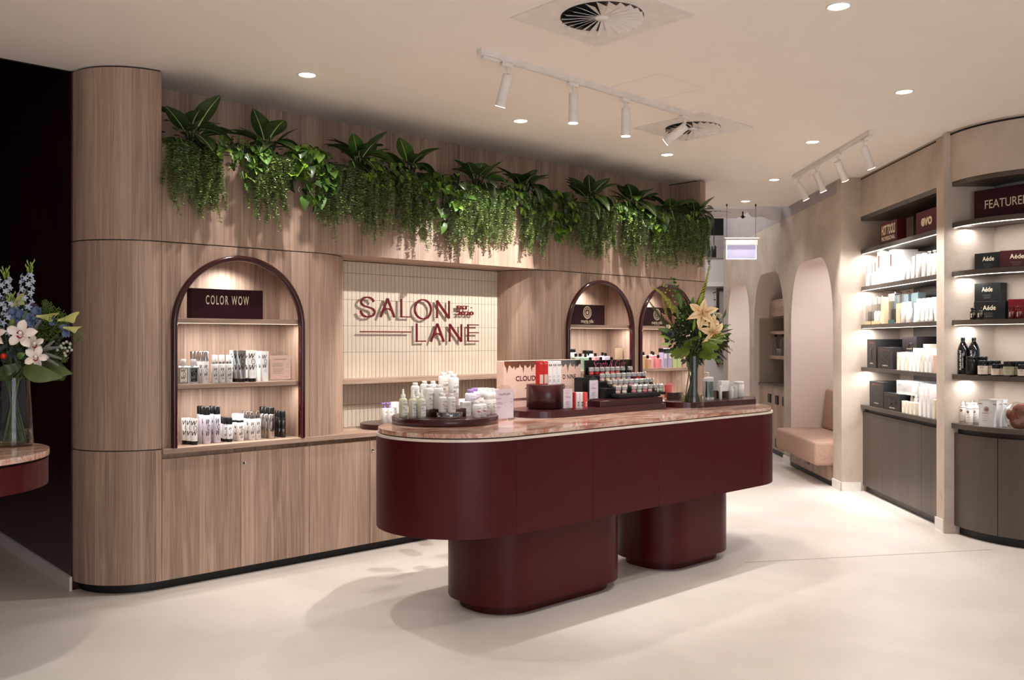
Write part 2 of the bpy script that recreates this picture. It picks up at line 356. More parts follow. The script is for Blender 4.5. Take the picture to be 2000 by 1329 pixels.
# ---------------------------------------------------------------- timber wall: curved column
Z1, Z2 = .815, 2.013
def col_pts(r, back=.38): return [(0.0, back), (-.02, back)]+[(x, y) for x, y in arc(0, 0, r, 180, 270, 20)]
t = athing('curved_column', 'oak veneer column with rounded front at the left end of the timber wall', 'column', 0, .375, 0)
for z0, z1, r in ((.055, Z1-.003, .375), (Z1+.003, Z2-.003, .375), (Z2+.003, 2.99, .375)):
    pts = [(-.0015, .37), (-r, .37)]+arc(0, 0, r, 180, 270, 24)[:-1]+[(-.0015, -r)]
    obj('panel', MB().prism(pts, z0, z1, 0, False).mesh('panel', 'oak_curve'), t)
pts = [(0, .3), (-.335, .3)]+arc(0, 0, .335, 180, 270, 20)
obj('kickboard', MB().prism(pts, 0, .055).mesh('kick', 'kick_black'), t)
pts = [(-.004, .3), (-.36, .3)]+arc(0, 0, .362, 180, 270, 20)[:-1]+[(-.004, -.362)]
obj('core', MB().prism(pts, .06, 3.0).mesh('core', 'kick_black'), t)
# ---------------------------------------------------------------- right end of the timber wall
t = athing('end_column', 'narrow oak veneer end column with rounded edge at the right end of the timber wall', 'column', 5.203, 0, 0)
def endp(i): return [(i, .75), (i, i)]+[(.0, i)][:0]+[(.055, i)]+arc(.055, .1+i, .1, 270, 360, 8)+[(.155-i, .75)]
for z0, z1 in ((.055, Z2-.003), (Z2+.003, 2.99)):
    obj('panel', MB().prism(endp(0), z0, z1).mesh('panel', 'oak_curve'), t)
obj('kickboard', MB().prism([(.0, .7), (0, .04)]+arc(.03, .12, .08, 270, 360, 6)+[(.11, .7)], 0, .055).mesh('kick', 'kick_black'), t)
obj('core', MB().box(.01, .14, .06, .7, .06, 3.0).mesh('core', 'kick_black'), t)
# ---------------------------------------------------------------- base cabinets and worktop
seams = [.0, .482, .953, 1.42, 1.89, 2.36, 2.825, 3.29, 3.76, 4.244, 4.72, 5.2]
names = ['below the big arch at the left', 'below the left half of the tiled recess', 'behind the island below the sign', 'behind the island below the tiled recess',
         'below the middle arch behind the island', 'below the right arch behind the island']
cut = [(0, 2), (2, 4), (4, 6), (6, 8), (8, 10), (10, 11)]
LOCK = MB().lathe([(.012, 0), (.012, .004), (.0095, .006), (.0095, .004), (.004, .004)], 16)
lockm = MB().merge(LOCK, Matrix.Rotation(PI/2, 4, 'X')).mesh('lock', 'chrome')
keym = MB().box(-.0015, .0015, -.006, -.0045, -.005, .005).mesh('keyhole', 'black_plastic')
for (i0, i1), nm in zip(cut, names):
    s0, s1 = seams[i0], seams[i1]
    t = athing('base_cabinet', 'oak veneer base cabinet '+nm, 'cabinet', s0, 0, 0)
    obj('carcass', MB().box(.002, s1-s0-.002, .022, .46, .06, .757).box(.002, s1-s0-.002, .03, .46, .757, .7868).mesh('carcass', 'oak_inner'), t)
    obj('kickboard', MB().box(0, s1-s0, .04, .44, 0, .06).mesh('kick', 'kick_black'), t)
    for k in range(i0, i1):
        x0, x1 = seams[k]-s0+.0015, seams[k+1]-s0-.0015
        dme = MB().bbox(x0, x1, 0, .02, .055, .757, .001).mesh('door', 'oak')
        dr = obj('door', dme, t)
        if k in (1, 3, 5, 7):
            l = obj('lock', lockm, dr, (x0+.02, -.0005, .69))
            me = MB().box(x0+.0185, x0+.0215, -.0065, -.005, .685, .695).mesh('keyhole', 'black_plastic')
            obj('keyhole', me, dr)
t = tag(obj('worktop', MB().bbox(0, 5.2, -.022, .5, 0, .031, .002).mesh('worktop', 'oak_horizontal'), None, A.P(0, 0, .787), (0, 0, A.th)),
        'long continuous oak worktop running under the arches and the tiled recess', 'worktop')
# ---------------------------------------------------------------- planter box above
t = athing('planter_box', 'long oak veneer bulkhead that holds the hanging plants above the arches', 'planter', 0, 0, Z2)
for a0, a1 in zip((0, .953, 2.12, 3.29, 4.244), (.953, 2.12, 3.29, 4.244, 5.2)):
    obj('panel', MB().bbox(a0+.0015, a1-.0015, 0, .02, .003, .567, .001).mesh('panel', 'oak'), t)
obj('base_board', MB().box(0, 5.2, .02, .40, .003, .02).mesh('base_board', 'oak_horizontal'), t)
obj('core', MB().box(0, 5.2, .021, .04, .02, .56).box(0, 5.2, .04, .37, .40, .44).mesh('core', 'kick_black'), t)
s = athing('trim', '', '', 0, 0, 0); bpy.data.objects.remove(s)
wb = struct('wall_back', MB().box(0, 5.2, .385, .5, .818, 3.1).box(-.0, 5.2, .5, .75, .06, 3.0).mesh('wall_back', 'dark_void'), None, A.P(0, 0, 0), A.th)
for a0, a1 in zip((0, .96, 2.12, 3.29, 4.69), (.96, 2.12, 3.29, 4.69, 5.2)):
    obj('panel', MB().box(a0+.001, a1-.001, .37, .3845, 2.1, 2.9995).mesh('panel', 'oak_inner'), wb)
# ---------------------------------------------------------------- curved jambs of the recess
for k, lab in ((1, 'convex oak veneer jamb left of the tiled recess'), (-1, 'convex oak veneer jamb right of the tiled recess')):
    t = athing('curved_jamb', lab, 'panel', .99 if k > 0 else 3.255, 0, .818)
    if k > 0: pts = [(-.036, 0), (0, 0)]+arc(0, .385, .385, 270, 360, 24)[1:]+[(-.036, .384)]
    else: pts = [(.034, .384)]+[(x, y) for x, y in arc(.0, .385, .345, 180, 270, 24)]; pts = [(x, .385+(y-.385)*.385/.345) for x, y in pts[1:]]; pts = [(.034, .384)]+pts+[(.034, 0)]
    obj('panel', MB().prism(pts, .0005, Z2-.818-.002).mesh('jamb', 'oak' if k > 0 else 'oak_curve'), t)
# ---------------------------------------------------------------- arched niches
def offset_arch(xc, r, z0, zc, n=28):
    return [(xc-r, z0)]+[(xc+r*math.cos(PI-PI*i/n), zc+r*math.sin(PI-PI*i/n)) for i in range(n+1)]+[(xc+r, z0)]
def arched_niche(a0, w, xc, lab):
    t = athing('arched_niche', lab, 'niche', a0, 0, .818)
    z0, zc, R, D, top = 0.0005, 1.53-.818, .412, .29, Z2-.818-.003
    prof = offset_arch(xc, R, z0, zc)
    mb = MB()
    n = len(prof)
    for i in range(1, n-2):
        (x0, u0), (x1, u1) = prof[i], prof[i+1]
        mb.add([(x0, .016, u0), (x1, .016, u1), (x1, .016, top), (x0, .016, top)], [(0, 3, 2, 1)])
    for i in range(1, n-2):
        (x0, u0), (x1, u1) = prof[i], prof[i+1]
        mb.add([(x0, 0, u0), (x1, 0, u1), (x1, 0, top), (x0, 0, top)], [(0, 1, 2, 3)])
    for (xa, xb) in ((.0015, xc-R), (xc+R, w-.0015)):
        mb.add([(xa, 0, z0), (xb, 0, z0), (xb, 0, top), (xa, 0, top)], [(0, 1, 2, 3)])
        mb.add([(xa, .018, z0), (xa, 0, z0), (xa, 0, top), (xa, .018, top)], [(0, 1, 2, 3)])
    mb.add([(.0015, 0, top), (w-.0015, 0, top), (w-.0015, .018, top), (.0015, .018, top)], [(0, 1, 2, 3)])
    obj('front_panel', mb.mesh('front_panel', 'oak'), t)
    li = MB(); sq_ = [(xc-R, z0), (xc-R, zc+R+.012), (xc+R, zc+R+.012), (xc+R, z0)]
    li.strip([[(x, 0.016, u) for x, u in sq_], [(x, D, u) for x, u in sq_]], 0, False)
    li.strip([[(x, 0, u) for x, u in prof], [(x, .016, u) for x, u in prof]], 0, False)
    obj('niche_lining', li.mesh('lining', 'oak'), t)
    obj('back_panel', MB().box(xc-R-.03, xc+R+.03, D, D+.015, z0, zc+R+.03).mesh('back_panel', 'oak'), t)
    path = offset_arch(xc, .414, z0, zc, 40); pr = [(-.016, .012), (-.016, -.02), (-.010, -.028), (0, -.031), (.010, -.028), (.016, -.02), (.016, .001)]
    rows = []
    for i, (x, u) in enumerate(path):
        if i == 0: nx, nz = -1, 0
        elif i == len(path)-1: nx, nz = 1, 0
        else: nx, nz = (x-xc)/.414, (u-zc)/.414
        rows.append([(x+nx*o_, y, u+nz*o_) for o_, y in pr])
    obj('arch_trim', MB().strip(rows).mesh('arch_trim', 'burgundy_gloss'), t)
    for zt, led in ((1.574-.818, True), (1.184-.818, False)):
        hw = .409
        sh = obj('shelf', MB().bbox(xc-hw, xc+hw, .018, D-.001, zt-.028, zt, .001).mesh('shelf', 'oak_horizontal'), t)
        obj('light_strip', MB().box(xc-hw+.01, xc+hw-.01, .022, .028, zt-.0305, zt-.0285).mesh('led', 'led_dim' if led else 'bronze'), sh)
        loc = A.P(a0+xc, .05, .818+zt-.036)
        area('shelf_light', loc, (0, 0, A.th), .72, .02, 2.6 if led else 2.2, NEUT)
    spot('niche_light', A.P(a0+xc+.02, .15, 1.925), A.P(a0+xc, .2, 1.2), 8, NEUT, 150, .9, .02)
    return t
arched_niche(0, .953, .4825, 'large arched display niche with burgundy frame beside the curved column')
arched_niche(3.29, .954, .476, 'middle arched display niche with burgundy frame right of the tiled recess')
arched_niche(4.244, .956, .457, 'right arched display niche with burgundy frame behind the lily bouquet')
# ---------------------------------------------------------------- tiled recess
wc = struct('wall_center', MB().box(0, 1.56, .0, .02, 0, 1.195).mesh('wall_center', 'grout'), None, A.P(1.365, .384, .818), A.th)
zed = [.0, .160, .350, .539, .729, .919, 1.110, 1.195]
def tile_mb(h, x=0, z=0): return MB().bbox(x, x+.0318, -.007, 0, z, z+h-.0022, .0012)
tm = {}; rest = MB(); cnt = 0
for j in (6, 5, 4, 3, 2, 1, 0):
    h = zed[j+1]-zed[j]
    if round(h, 3) not in tm: tm[round(h, 3)] = tile_mb(h).mesh('tile', 'tile')
    for i in range(45):
        if cnt < 300: obj('tile', tm[round(h, 3)], wc, (.011+i*.0342, random.uniform(-.0006, 0), zed[j]+.001), (0, 0, random.uniform(-.008, .008)))
        else: rest.merge(tile_mb(h, .011+i*.0342, zed[j]+.001))
        cnt += 1
o = obj('tile', rest.mesh('tiles_rest', 'tile'), wc); o['kind'] = 'stuff'
sh = athing('wall_shelf', 'long thin oak shelf across the tiled recess under the sign', 'shelf', 1.26, .385, 1.137)
obj('board', MB().bbox(0, 1.71, -.19, -.006, 0, .033, .001).mesh('board', 'oak_horizontal'), sh)
# ---------------------------------------------------------------- lettering on the tiles
def stroke(dst, pts, wv, wh, y0, y1, smooth=False):
    n = len(pts); L = []; R = []
    for i in range(n):
        a = Vector(pts[max(i-1, 0)]); b = Vector(pts[min(i+1, n-1)]); d = (b-a).normalized(); hw = .5*(wv*abs(d.y)+wh*abs(d.x))
        nrm = Vector((-d.y, d.x)); p = Vector(pts[i]); L.append(p+nrm*hw); R.append(p-nrm*hw)
    v = []
    for y in (y0, y1): v += [(q.x, y, q.y) for q in L]+[(q.x, y, q.y) for q in R]
    m = 2*n; fs = []
    for i in range(n-1):
        fs += [(i, i+1, n+i+1, n+i), (m+i, m+n+i, m+n+i+1, m+i+1), (i, m+i, m+i+1, i+1), (n+i, n+i+1, m+n+i+1, m+n+i)]
    fs += [(0, n, m+n, m), (n-1, m+n-1, m+2*n-1, 2*n-1)]
    return dst.add(v, fs)
def catmull(P, k=6):
    out = []; P = [Vector(p) for p in P]; Q = [P[0]]+P+[P[-1]]
    for i in range(1, len(Q)-2):
        for j in range(k):
            t = j/k; a, b, c, d = Q[i-1], Q[i], Q[i+1], Q[i+2]
            out.append(.5*((2*b)+(c-a)*t+(2*a-5*b+4*c-d)*t*t+(3*b-a-3*c+d)*t**3))
    return out+[P[-1]]
def letter(ch, w, h):
    mb = MB(); V, Hh = .0150, .0085; y0, y1 = -.004, .004
    U_ = lambda pts: [(x*w, z*h) for x, z in pts]
    st_ = lambda pts, a=V, b=Hh: stroke(mb, U_(pts), a, b, y0, y1)
    e = V/2/w
    if ch == 'S': stroke(mb, [tuple(p) for p in catmull(U_([(.90, .78), (.76, .93), (.48, 1.0), (.2, .93), (.08, .74), (.2, .58), (.5, .5), (.82, .41), (.95, .24), (.82, .07), (.5, 0), (.2, .07), (.02, .3)]))], .0135, .0105, y0, y1)
    elif ch == 'A':
        st_([(e, 0), (.5, 1)], .0145, .011); st_([(.5, 1), (1-e, 0)], .0145, .011)
        stroke(mb, [tuple(p) for p in catmull(U_([(.26, .36), (.38, .43), (.5, .45), (.62, .43), (.74, .36)]), 3)], .012, .009, y0-.001, y1-.001)
    elif ch == 'L': st_([(e, 0), (e, 1)]); st_([(e, .035), (1, .035)])
    elif ch == 'O': stroke(mb, [(w*(.5+.46*math.cos(2*PI*i/36)), h*(.5+.5*math.sin(2*PI*i/36))) for i in range(37)], .0145, .010, y0, y1)
    elif ch == 'N': st_([(e, 0), (e, 1)]); st_([(1-e, 0), (1-e, 1)]); st_([(e, .98), (1-e, .02)], .016, .012)
    elif ch == 'E': st_([(e, 0), (e, 1)]); [st_([(e, z), (1, z)]) for z in (.035, .52, .965)]
    elif ch == '-': st_([(0, .5), (1, .5)])
    return mb
sg = athing('wall_sign', 'burgundy raised shop lettering reading SALON LANE mounted on the cream tiles', 'sign', 1.36, .345, 1.43)
for ch, p0, p1, z0, h in (('S', 703, 733, 1.614, .142), ('A', 741.6, 772, 1.614, .138), ('L', 782, 803, 1.614, .140), ('O', 808.8, 843, 1.607, .146), ('N', 852, 878.5, 1.614, .138),
                          ('-', 703, 803, 1.501, .008), ('L', 812.3, 832, 1.431, .14), ('A', 839.9, 868.3, 1.431, .14), ('N', 876.7, 902.6, 1.431, .14), ('E', 912.8, 935, 1.431, .14)):
    a0, a1 = A.at(p0, .345), A.at(p1, .345); mb = letter(ch, a1-a0, h)
    for x in ((a1-a0)*.12, (a1-a0)*.88): mb.tube([(x, .005, .006), (x, .036, .006)], .002, 5)
    obj('letter' if ch != '-' else 'underline', mb.mesh('letter', 'letter_red'), sg, (a0-1.36, 0, z0-1.43))
for body, px0, px1, z0, h in (('EST \u00b7', 892, 922, 1.688, .030), ('2020', 892, 925, 1.643, .031)):
    a0, a1 = A.at(px0, .345), A.at(px1, .345)
    obj('small_lettering', MB().merge(text_mb(body, a1-a0, h, 3, .04, 0, 1, 1, .1)).mesh('small', 'letter_red'), sg, ((a0+a1)/2-1.36, 0, z0+h/2-1.43))
# ---------------------------------------------------------------- plastered wall with three arches (W frame)
def wstruct(name, mb, mat, parent=None): return struct(name, mb.mesh(name, mat), parent, W.P(0, 0, 0) if parent is None else (0, 0, 0), W.th if parent is None else 0)
QF = -.18
holes = [(-5.26, -3.82, .62), (-3.55, -2.05, .62), (-1.74, -.25, .62)]
def hprof(a, b, rx=.45, rz=.68, top=2.30, n=16):
    L = [(a+rx-rx*math.cos(math.radians(90*i/n)), top-rz+rz*math.sin(math.radians(90*i/n))) for i in range(n+1)]
    return [(a, 0)]+L+[(a+b-x, z) for x, z in reversed(L)]+[(b, 0)]
mb = MB(); ZP = 2.87
xs = -5.61
for a, b, dpt in holes:
    mb.add([(xs, QF, 0), (a, QF, 0), (a, QF, ZP), (xs, QF, ZP)], [(0, 1, 2, 3)])
    pr = hprof(a, b)
    for i in range(1, len(pr)-2):
        (x0, z0), (x1, z1) = pr[i], pr[i+1]
        mb.add([(x0, QF, z0), (x1, QF, z1), (x1, QF, ZP), (x0, QF, ZP)], [(0, 1, 2, 3)])
    xs = b
mb.add([(xs, QF, 0), (0, QF, 0), (0, QF, ZP), (xs, QF, ZP)], [(0, 1, 2, 3)])
mb.add([(0, QF, 0), (0, .66, 0), (0, .66, 3.0), (0, QF, 3.0)], [(0, 1, 2, 3)])
mb.add([(-5.61, QF, 0), (-5.61, .66, 0), (-5.61, .66, ZP), (-5.61, QF, ZP)], [(3, 2, 1, 0)])
wr = wstruct('wall_right', mb, 'plaster')
wstruct('wall_right_upper', MB().box(-5.61, -1.9, QF, .0, ZP, 4.4).box(-1.9, -.012, QF, 0, ZP, 3.0), 'grey_paint')
wstruct('wall_right_corner', MB().box(-.14, 0.001, QF-.001, QF+.04, 2.5, 3.0), 'plaster')
for i, (a, b, dpt) in enumerate(holes):
    pr = hprof(a, b); mb = MB()
    mb.strip([[(x, QF, z) for x, z in pr], [(x, dpt, z) for x, z in pr]], 0, True)
    mb.add([(a, dpt, 0), (b, dpt, 0), (b, dpt, 2.3), (a, dpt, 2.3)], [(0, 1, 2, 3)])
    wstruct('wall_niche_%d' % (i+1), mb, 'niche_paint')
wstruct('baseboard_right', MB().box(-.25, .012, QF-.012, QF, 0, .085).box(0, .012, QF-.012, .0, 0, .085).box(-2.05, -1.74, QF-.012, QF, 0, .085).box(1.65, 1.842, -.014, 0, 0, .085), 'white_metal')
# back of the corridor
struct('wall_corridor', MB().box(0, 6, 15, 15.1, 0, 2.82).mesh('w', 'white_paint'))
struct('wall_corridor_upper', MB().box(0, 6, 14.97, 15.1, 2.82, 3.2).mesh('w', 'grey_paint'))
struct('wall_corridor_top', MB().box(0, 6, 14.98, 15.1, 3.2, 4.4).mesh('w', 'dark_void'))
struct('ceiling_corridor', MB().box(0, 6.5, 10.4, 15.1, 4.4, 4.5).mesh('w', 'dark_void'))
struct('wall_corridor_left', MB().box(.9, 1.0, 9.6, 15, 0, 4.4).mesh('w', 'white_paint'))
struct('window_1', MB().box(3.43, 3.7, 14.93, 14.99, 1.04, 1.06).box(3.43, 3.7, 14.93, 14.99, 2.27, 2.31).box(3.43, 3.46, 14.93, 14.99, 1.06, 2.27).mesh('w', 'bronze_dark'))
obj('pane', MB().box(3.47, 3.7, 14.95, 14.97, 1.06, 2.28).mesh('w', 'grey_paint'), bpy.data.objects['window_1'])
struct('trim_3', MB().box(3.2, 3.8, 14.9, 14.97, 2.34, 2.42).mesh('w', 'white_metal'))
# ---------------------------------------------------------------- shelving wall between the piers
wstruct('wall_shelving', MB().box(0, 1.65, .37, .42, 0, 3.0).box(0, 1.83, 0, .37, 2.622, 3.0).box(1.65, 1.83, 0, .66, 0, 2.622), 'plaster')
wstruct('shadow_gap_line', MB().box(.012, 1.64, -.003, .01, 2.972, 2.985), 'kick_black')  # black strip drawn where the wall has a shadow gap below the ceiling
t = athing('shelf_unit', 'dark bronze shelf unit built in between the two plastered piers', 'shelving', 0, 0, 0, W)
obj('lintel', MB().box(.004, 1.646, .002, .36, 2.583, 2.621).mesh('lintel', 'bronze'), t)
obj('back_panel', MB().box(.36, 1.646, .35, .368, .83, 2.583).mesh('back_panel', 'bronze_dark'), t)
for z0, z1, led in ((2.265, 2.302, 'led'), (1.915, 1.952, 'led'), (1.555, 1.591, 'led_soft'), (1.155, 1.187, None)):
    sh = obj('shelf', MB().bbox(.004, 1.646, .003, .35, z0, z1, .001).mesh('shelf', 'bronze'), t)
    if led: obj('light_strip', MB().box(.012, 1.64, .012, .018, z0-.003, z0-.0005).mesh('strip', led), sh)
    area('shelf_light', W.P(.82, .045, z0-.01), (0, 0, W.th), 1.6, .02, 3.6 if led else 2.2, NEUT)
    area('shelf_light', W.P(.05, .05, z0-.01), (0, 0, W.th), .06, .03, .35, NEUT)
t = athing('low_cabinet', 'dark bronze cabinet with four flat doors under the left shelving unit', 'cabinet', 0, 0, 0, W)
obj('worktop', MB().bbox(.004, 1.646, -.002, .36, .795, .828, .001).mesh('worktop', 'bronze'), t)
obj('carcass', MB().box(.004, 1.646, .045, .35, .06, .795).mesh('carcass', 'bronze_dark'), t)
obj('kickboard', MB().box(.004, 1.646, .055, .34, 0, .06).mesh('kickboard', 'bronze_dark'), t)
sm_ = [.006, .50, .89, 1.33, 1.645]
for a0, a1 in zip(sm_, sm_[1:]): obj('door', MB().bbox(a0+.001, a1-.001, .018, .038, .064, .762, .001).mesh('door', 'bronze'), t)
# curved shelving at the right edge of the picture
C2 = Frame(3.985, 6.66, 0)
def sector(r0, r1, z0, z1, mat, a0=180, a1=270, n=28, ext=1.2, top=True):
    o_ = arc(0, 0, r1, a0, a1, n); i_ = arc(0, 0, r0, a0, a1, n)
    if ext: o_.append((ext, -r1)); i_.append((ext, -r0))
    mb = MB(); n2 = len(o_)
    for k in range(n2-1):
        a, b, c, d = o_[k], o_[k+1], i_[k+1], i_[k]
        v = [(*a, z0), (*b, z0), (*c, z0), (*d, z0), (*a, z1), (*b, z1), (*c, z1), (*d, z1)]
        mb.add(v, [(3, 2, 1, 0), (4, 5, 6, 7)], 0)
    mb.strip([[(*p, z0) for p in o_], [(*p, z1) for p in o_]]); mb.strip([[(*p, z1) for p in i_], [(*p, z0) for p in i_]])
    for k in (0, n2-1):
        a, d = o_[k], i_[k]; mb.add([(*a, z0), (*d, z0), (*d, z1), (*a, z1)], [(0, 1, 2, 3)])
    return mb.mesh('sector', mat)
cw = struct('wall_curved', sector(.3, .712, 2.624, 3.0, 'plaster'), None, C2.P(0, 0, 0))
struct('shadow_gap_curve', sector(.69, .715, 2.972, 2.986, 'kick_black'), None, C2.P(0, 0, 0))  # the same shadow gap drawn as a black strip round the curve
struct('wall_curved_back', sector(.30, .385, 0, 2.63, 'plaster'), None, C2.P(0, 0, 0))
struct('wall_pier_side', MB().box(-.76, -.30, 0, .02, 0, 2.99).mesh('pier', 'plaster'), None, C2.P(0, .0, 0))
t = thing('curved_shelf_unit', 'curved dark bronze shelf unit at the right edge of the picture', 'shelving', C2.P(0, 0, 0))
obj('lintel', sector(.386, .70, 2.59, 2.623, 'bronze'), t)
for z0, z1, led in ((2.283, 2.318, 'led'), (1.918, 1.954, 'led'), (1.557, 1.592, 'led_soft'), (1.155, 1.19, None)):
    sh = obj('shelf', sector(.386, .70, z0, z1, 'bronze'), t)
    if led: obj('light_strip', sector(.676, .682, z0-.003, z0-.0005, led), sh)
    area('shelf_light', C2.P(-.60, -.04, z0-.012), (0, 0, 0), .05, .05, .4, NEUT)
    area('shelf_light', C2.P(-.48, -.38, z0-.012), (0, 0, math.radians(-50)), .5, .03, 1.1, NEUT)
t = thing('curved_cabinet', 'curved dark bronze cabinet with doors at the right edge of the picture', 'cabinet', C2.P(0, 0, 0))
obj('worktop', sector(.386, .705, .79, .826, 'bronze'), t)
obj('carcass', sector(.36, .655, .06, .79, 'bronze_dark'), t)
obj('kickboard', sector(.36, .645, 0, .06, 'kick_black'), t)
for a0, a1, e in ((180, 213.7, 0), (214.1, 248, 0), (248.4, 270, 1.1)): obj('door', sector(.665, .685, .064, .752, 'bronze', a0, a1, 14, e), t)
# ---------------------------------------------------------------- booth bench in the nearest plaster arch
t = athing('booth_bench', 'tan upholstered booth bench in the plaster arch nearest the shelves', 'bench', -.24, 0, 0, W)
def cushion(x0, x1, y0, y1, z0, z1, r, mat, n=4):
    bm = bmesh.new(); bmesh.ops.create_cube(bm, size=1)
    for v in bm.verts: v.co = Vector(((x0+x1)/2+v.co.x*(x1-x0), (y0+y1)/2+v.co.y*(y1-y0), (z0+z1)/2+v.co.z*(z1-z0)))
    bmesh.ops.bevel(bm, geom=bm.edges[:], offset=r, segments=n, profile=.5, affect='EDGES')
    me = bpy.data.meshes.new('cushion'); bm.to_mesh(me); bm.free(); me.materials.append(M[mat])
    for p in me.polygons: p.use_smooth = True
    return me
obj('seat', cushion(-1.49, -.004, -.36, .50, .205, .438, .03, 'tan_fabric'), t)
bk = obj('backrest', cushion(-1.48, -.01, 0, .12, .0, .46, .035, 'tan_fabric'), t, (0, .15, .435), (math.radians(-6), 0, 0))
obj('base', MB().box(-1.485, -.05, -.20, .5, .055, .205).mesh('base', 'oak'), t)
obj('kickboard', MB().box(-1.485, -.05, -.185, .5, 0, .055).mesh('kick', 'kick_black'), t)
obj('power_outlet', MB().bbox(-.80, -.73, -.206, -.20, .115, .185, .002).mesh('outlet', 'black_plastic'), t)
# ---------------------------------------------------------------- drinks station in the middle plaster arch
t = athing('drinks_cabinet', 'pale timber cabinet with black vents in the middle plaster arch', 'cabinet', -2.07, 0, 0, W)
obj('carcass', MB().box(-1.475, .0, -.11, .6, .065, .845).mesh('carcass', 'oak'), t)
obj('worktop', MB().box(-1.475, .0, -.125, .61, .845, .87).mesh('worktop', 'stone_dark'), t)
obj('kickboard', MB().box(-1.475, .0, -.09, .5, 0, .065).mesh('kick', 'kick_black'), t)
vent = MB().box(0, .13, -.012, 0, 0, .11)
for k in range(5): vent.box(.008, .122, -.016, -.012, .012+k*.02, .022+k*.02)
vm = vent.mesh('vent', 'kick_black')
for x, z in ((-.62, .64), (-.28, .64), (-.62, .10), (-.28, .10), (-.98, .64)): obj('vent', vm, t, (x, -.11, z))
mo = MB()
for i in range(22):
    for k in range(30): mo.bbox(.005+i*.0325, .034+i*.0325, -.004, 0, k*.029+.002, k*.029+.028, .001)
t = athing('mosaic_splashback', 'small square cream mosaic on the side wall of the middle plaster arch', 'tiles', -3.545, .60, .871, W, rz=-PI/2)
t.location = W.P(-3.545, -.115, .871); t.rotation_euler.z = W.th+PI/2
o = obj('mosaic', mo.mesh('mosaic', 'mosaic_tile'), t); o['kind'] = 'stuff'
obj('grout_bed', MB().box(0, .72, 0, .004, 0, .88).mesh('grout', 'mosaic_grout'), t)
tag(obj('wall_cupboard', MB().bbox(0, 1.48, .0, .55, 0, .22, .003).mesh('cupboard', 'oak_horizontal'), None, W.P(-3.545, .02, 1.755), (0, 0, W.th)), 'short timber wall cupboard above the mosaic in the middle plaster arch', 'cupboard')
for z, lab in ((1.52, 'upper thin timber shelf in the middle plaster arch'), (1.195, 'lower thin timber shelf holding glasses in the middle plaster arch')):
    tag(obj('niche_shelf', MB().bbox(0, 1.48, 0, .55, 0, .042, .003).mesh('shelf', 'oak_horizontal'), None, W.P(-3.545, .02, z), (0, 0, W.th)), lab, 'shelf')
BOT = MB().lathe([(.036, 0), (.038, .01), (.038, .14), (.018, .2), (.013, .235), (.013, .25)], 14).mesh('bottle', 'clear_plastic')
CAPm = MB().lathe([(.017, .25), (.018, .262), (.018, .29)], 12).mesh('cap', 'black_plastic')
for a, lab in ((W.at(1515, .10), 'clear carafe with black cap on the lower shelf, the farther one'), (W.at(1528.5, .10), 'clear carafe with black cap on the lower shelf, the nearer one')):
    t = athing('carafe', lab, 'bottle', a, .10, 1.2375, W); obj('body', BOT, t); obj('cap', CAPm, t)
GL = MB().lathe([(.026, 0), (.032, .09), (.030, .09), (.024, .005)], 12).mesh('tumbler', 'clear_plastic')
for a, b, nm_ in ((W.at(1519, .10), .10, 'nearest the far carafe'), (W.at(1522, .10), .10, 'in the middle of three'), (W.at(1525, .10), .10, 'nearest the near carafe')): tag(obj('tumbler', GL, None, W.P(a, b, 1.2375)), 'small clear drinking glass between the two carafes, '+nm_, 'glass', 'glasses between the carafes')
# ---------------------------------------------------------------- ceiling fittings
def swirl_vent(loc, rz, lab, half=.31, R=.20, flip=-1):
    t = thing('ceiling_vent', lab, 'vent', loc, rz)
    mb = MB(); n = 40; ring = [(R*math.cos(2*PI*i/n), R*math.sin(2*PI*i/n)) for i in range(n)]
    sq = []
    for x, y in ring: k = half/max(abs(x), abs(y)); sq.append((x*k, y*k))
    for i in range(n):
        j = (i+1) % n; mb.add([(*ring[i], -.006), (*ring[j], -.006), (*sq[j], -.006), (*sq[i], -.006)], [(3, 2, 1, 0)])
        mb.add([(*ring[i], -.006), (*ring[j], -.006), (*ring[j], .0), (*ring[i], .0)], [(0, 1, 2, 3)])
    for c in ((1, 1), (1, -1), (-1, -1), (-1, 1)): pass
    for a, b in (((-half, -half), (half, -half)), ((half, -half), (half, half)), ((half, half), (-half, half)), ((-half, half), (-half, -half))):
        mb.add([(*a, -.006), (*b, -.006), (*b, 0), (*a, 0)], [(0, 1, 2, 3)])
    obj('face_plate', mb.mesh('plate', 'white_metal'), t)
    obj('plenum', MB().lathe([(R+.001, -.0045), (R+.001, -.0005)], 40).mesh('plenum', 'black_plastic'), t)
    nb = 22; bl = MB()
    a = 2*PI/nb
    for k in range(1):
        bl.add([(.03, 0, -.010), (R*.985, 0, -.030), (R*.985*math.cos(a*.9), R*.985*math.sin(a*.9)*flip, -.006), (.03*math.cos(a), .03*math.sin(a)*flip, -.006),
                (.03, 0, -.012), (R*.985, 0, -.032), ], [(0, 1, 2, 3), (4, 5, 1, 0)])
    bm_ = bl.mesh('blade', 'white_metal')
    for k in range(nb): obj('blade', bm_, t, (0, 0, 0), (0, 0, 2*PI*k/nb))
    obj('hub', MB().lathe([(.001, -.018), (.032, -.016), (.034, -.010), (.034, -.006)], 20).mesh('hub', 'white_metal'), t)
    return t
swirl_vent(A.P(1.225, -2.29, 3.0), A.th, 'square white swirl vent in the ceiling at the top edge of the picture')
swirl_vent(A.P(3.395, -1.235, 3.0), A.th, 'square white swirl vent in the ceiling beside the far end of the long track')
vt = swirl_vent((2.43, 10.93, 3.0), 0, 'white swirl vent hanging in the open ceiling behind the exit sign', .43, .24)
obj('housing', MB().box(-.43, .43, -.43, .43, .001, .05).mesh('housing', 'white_paint'), vt)
dm = MB()
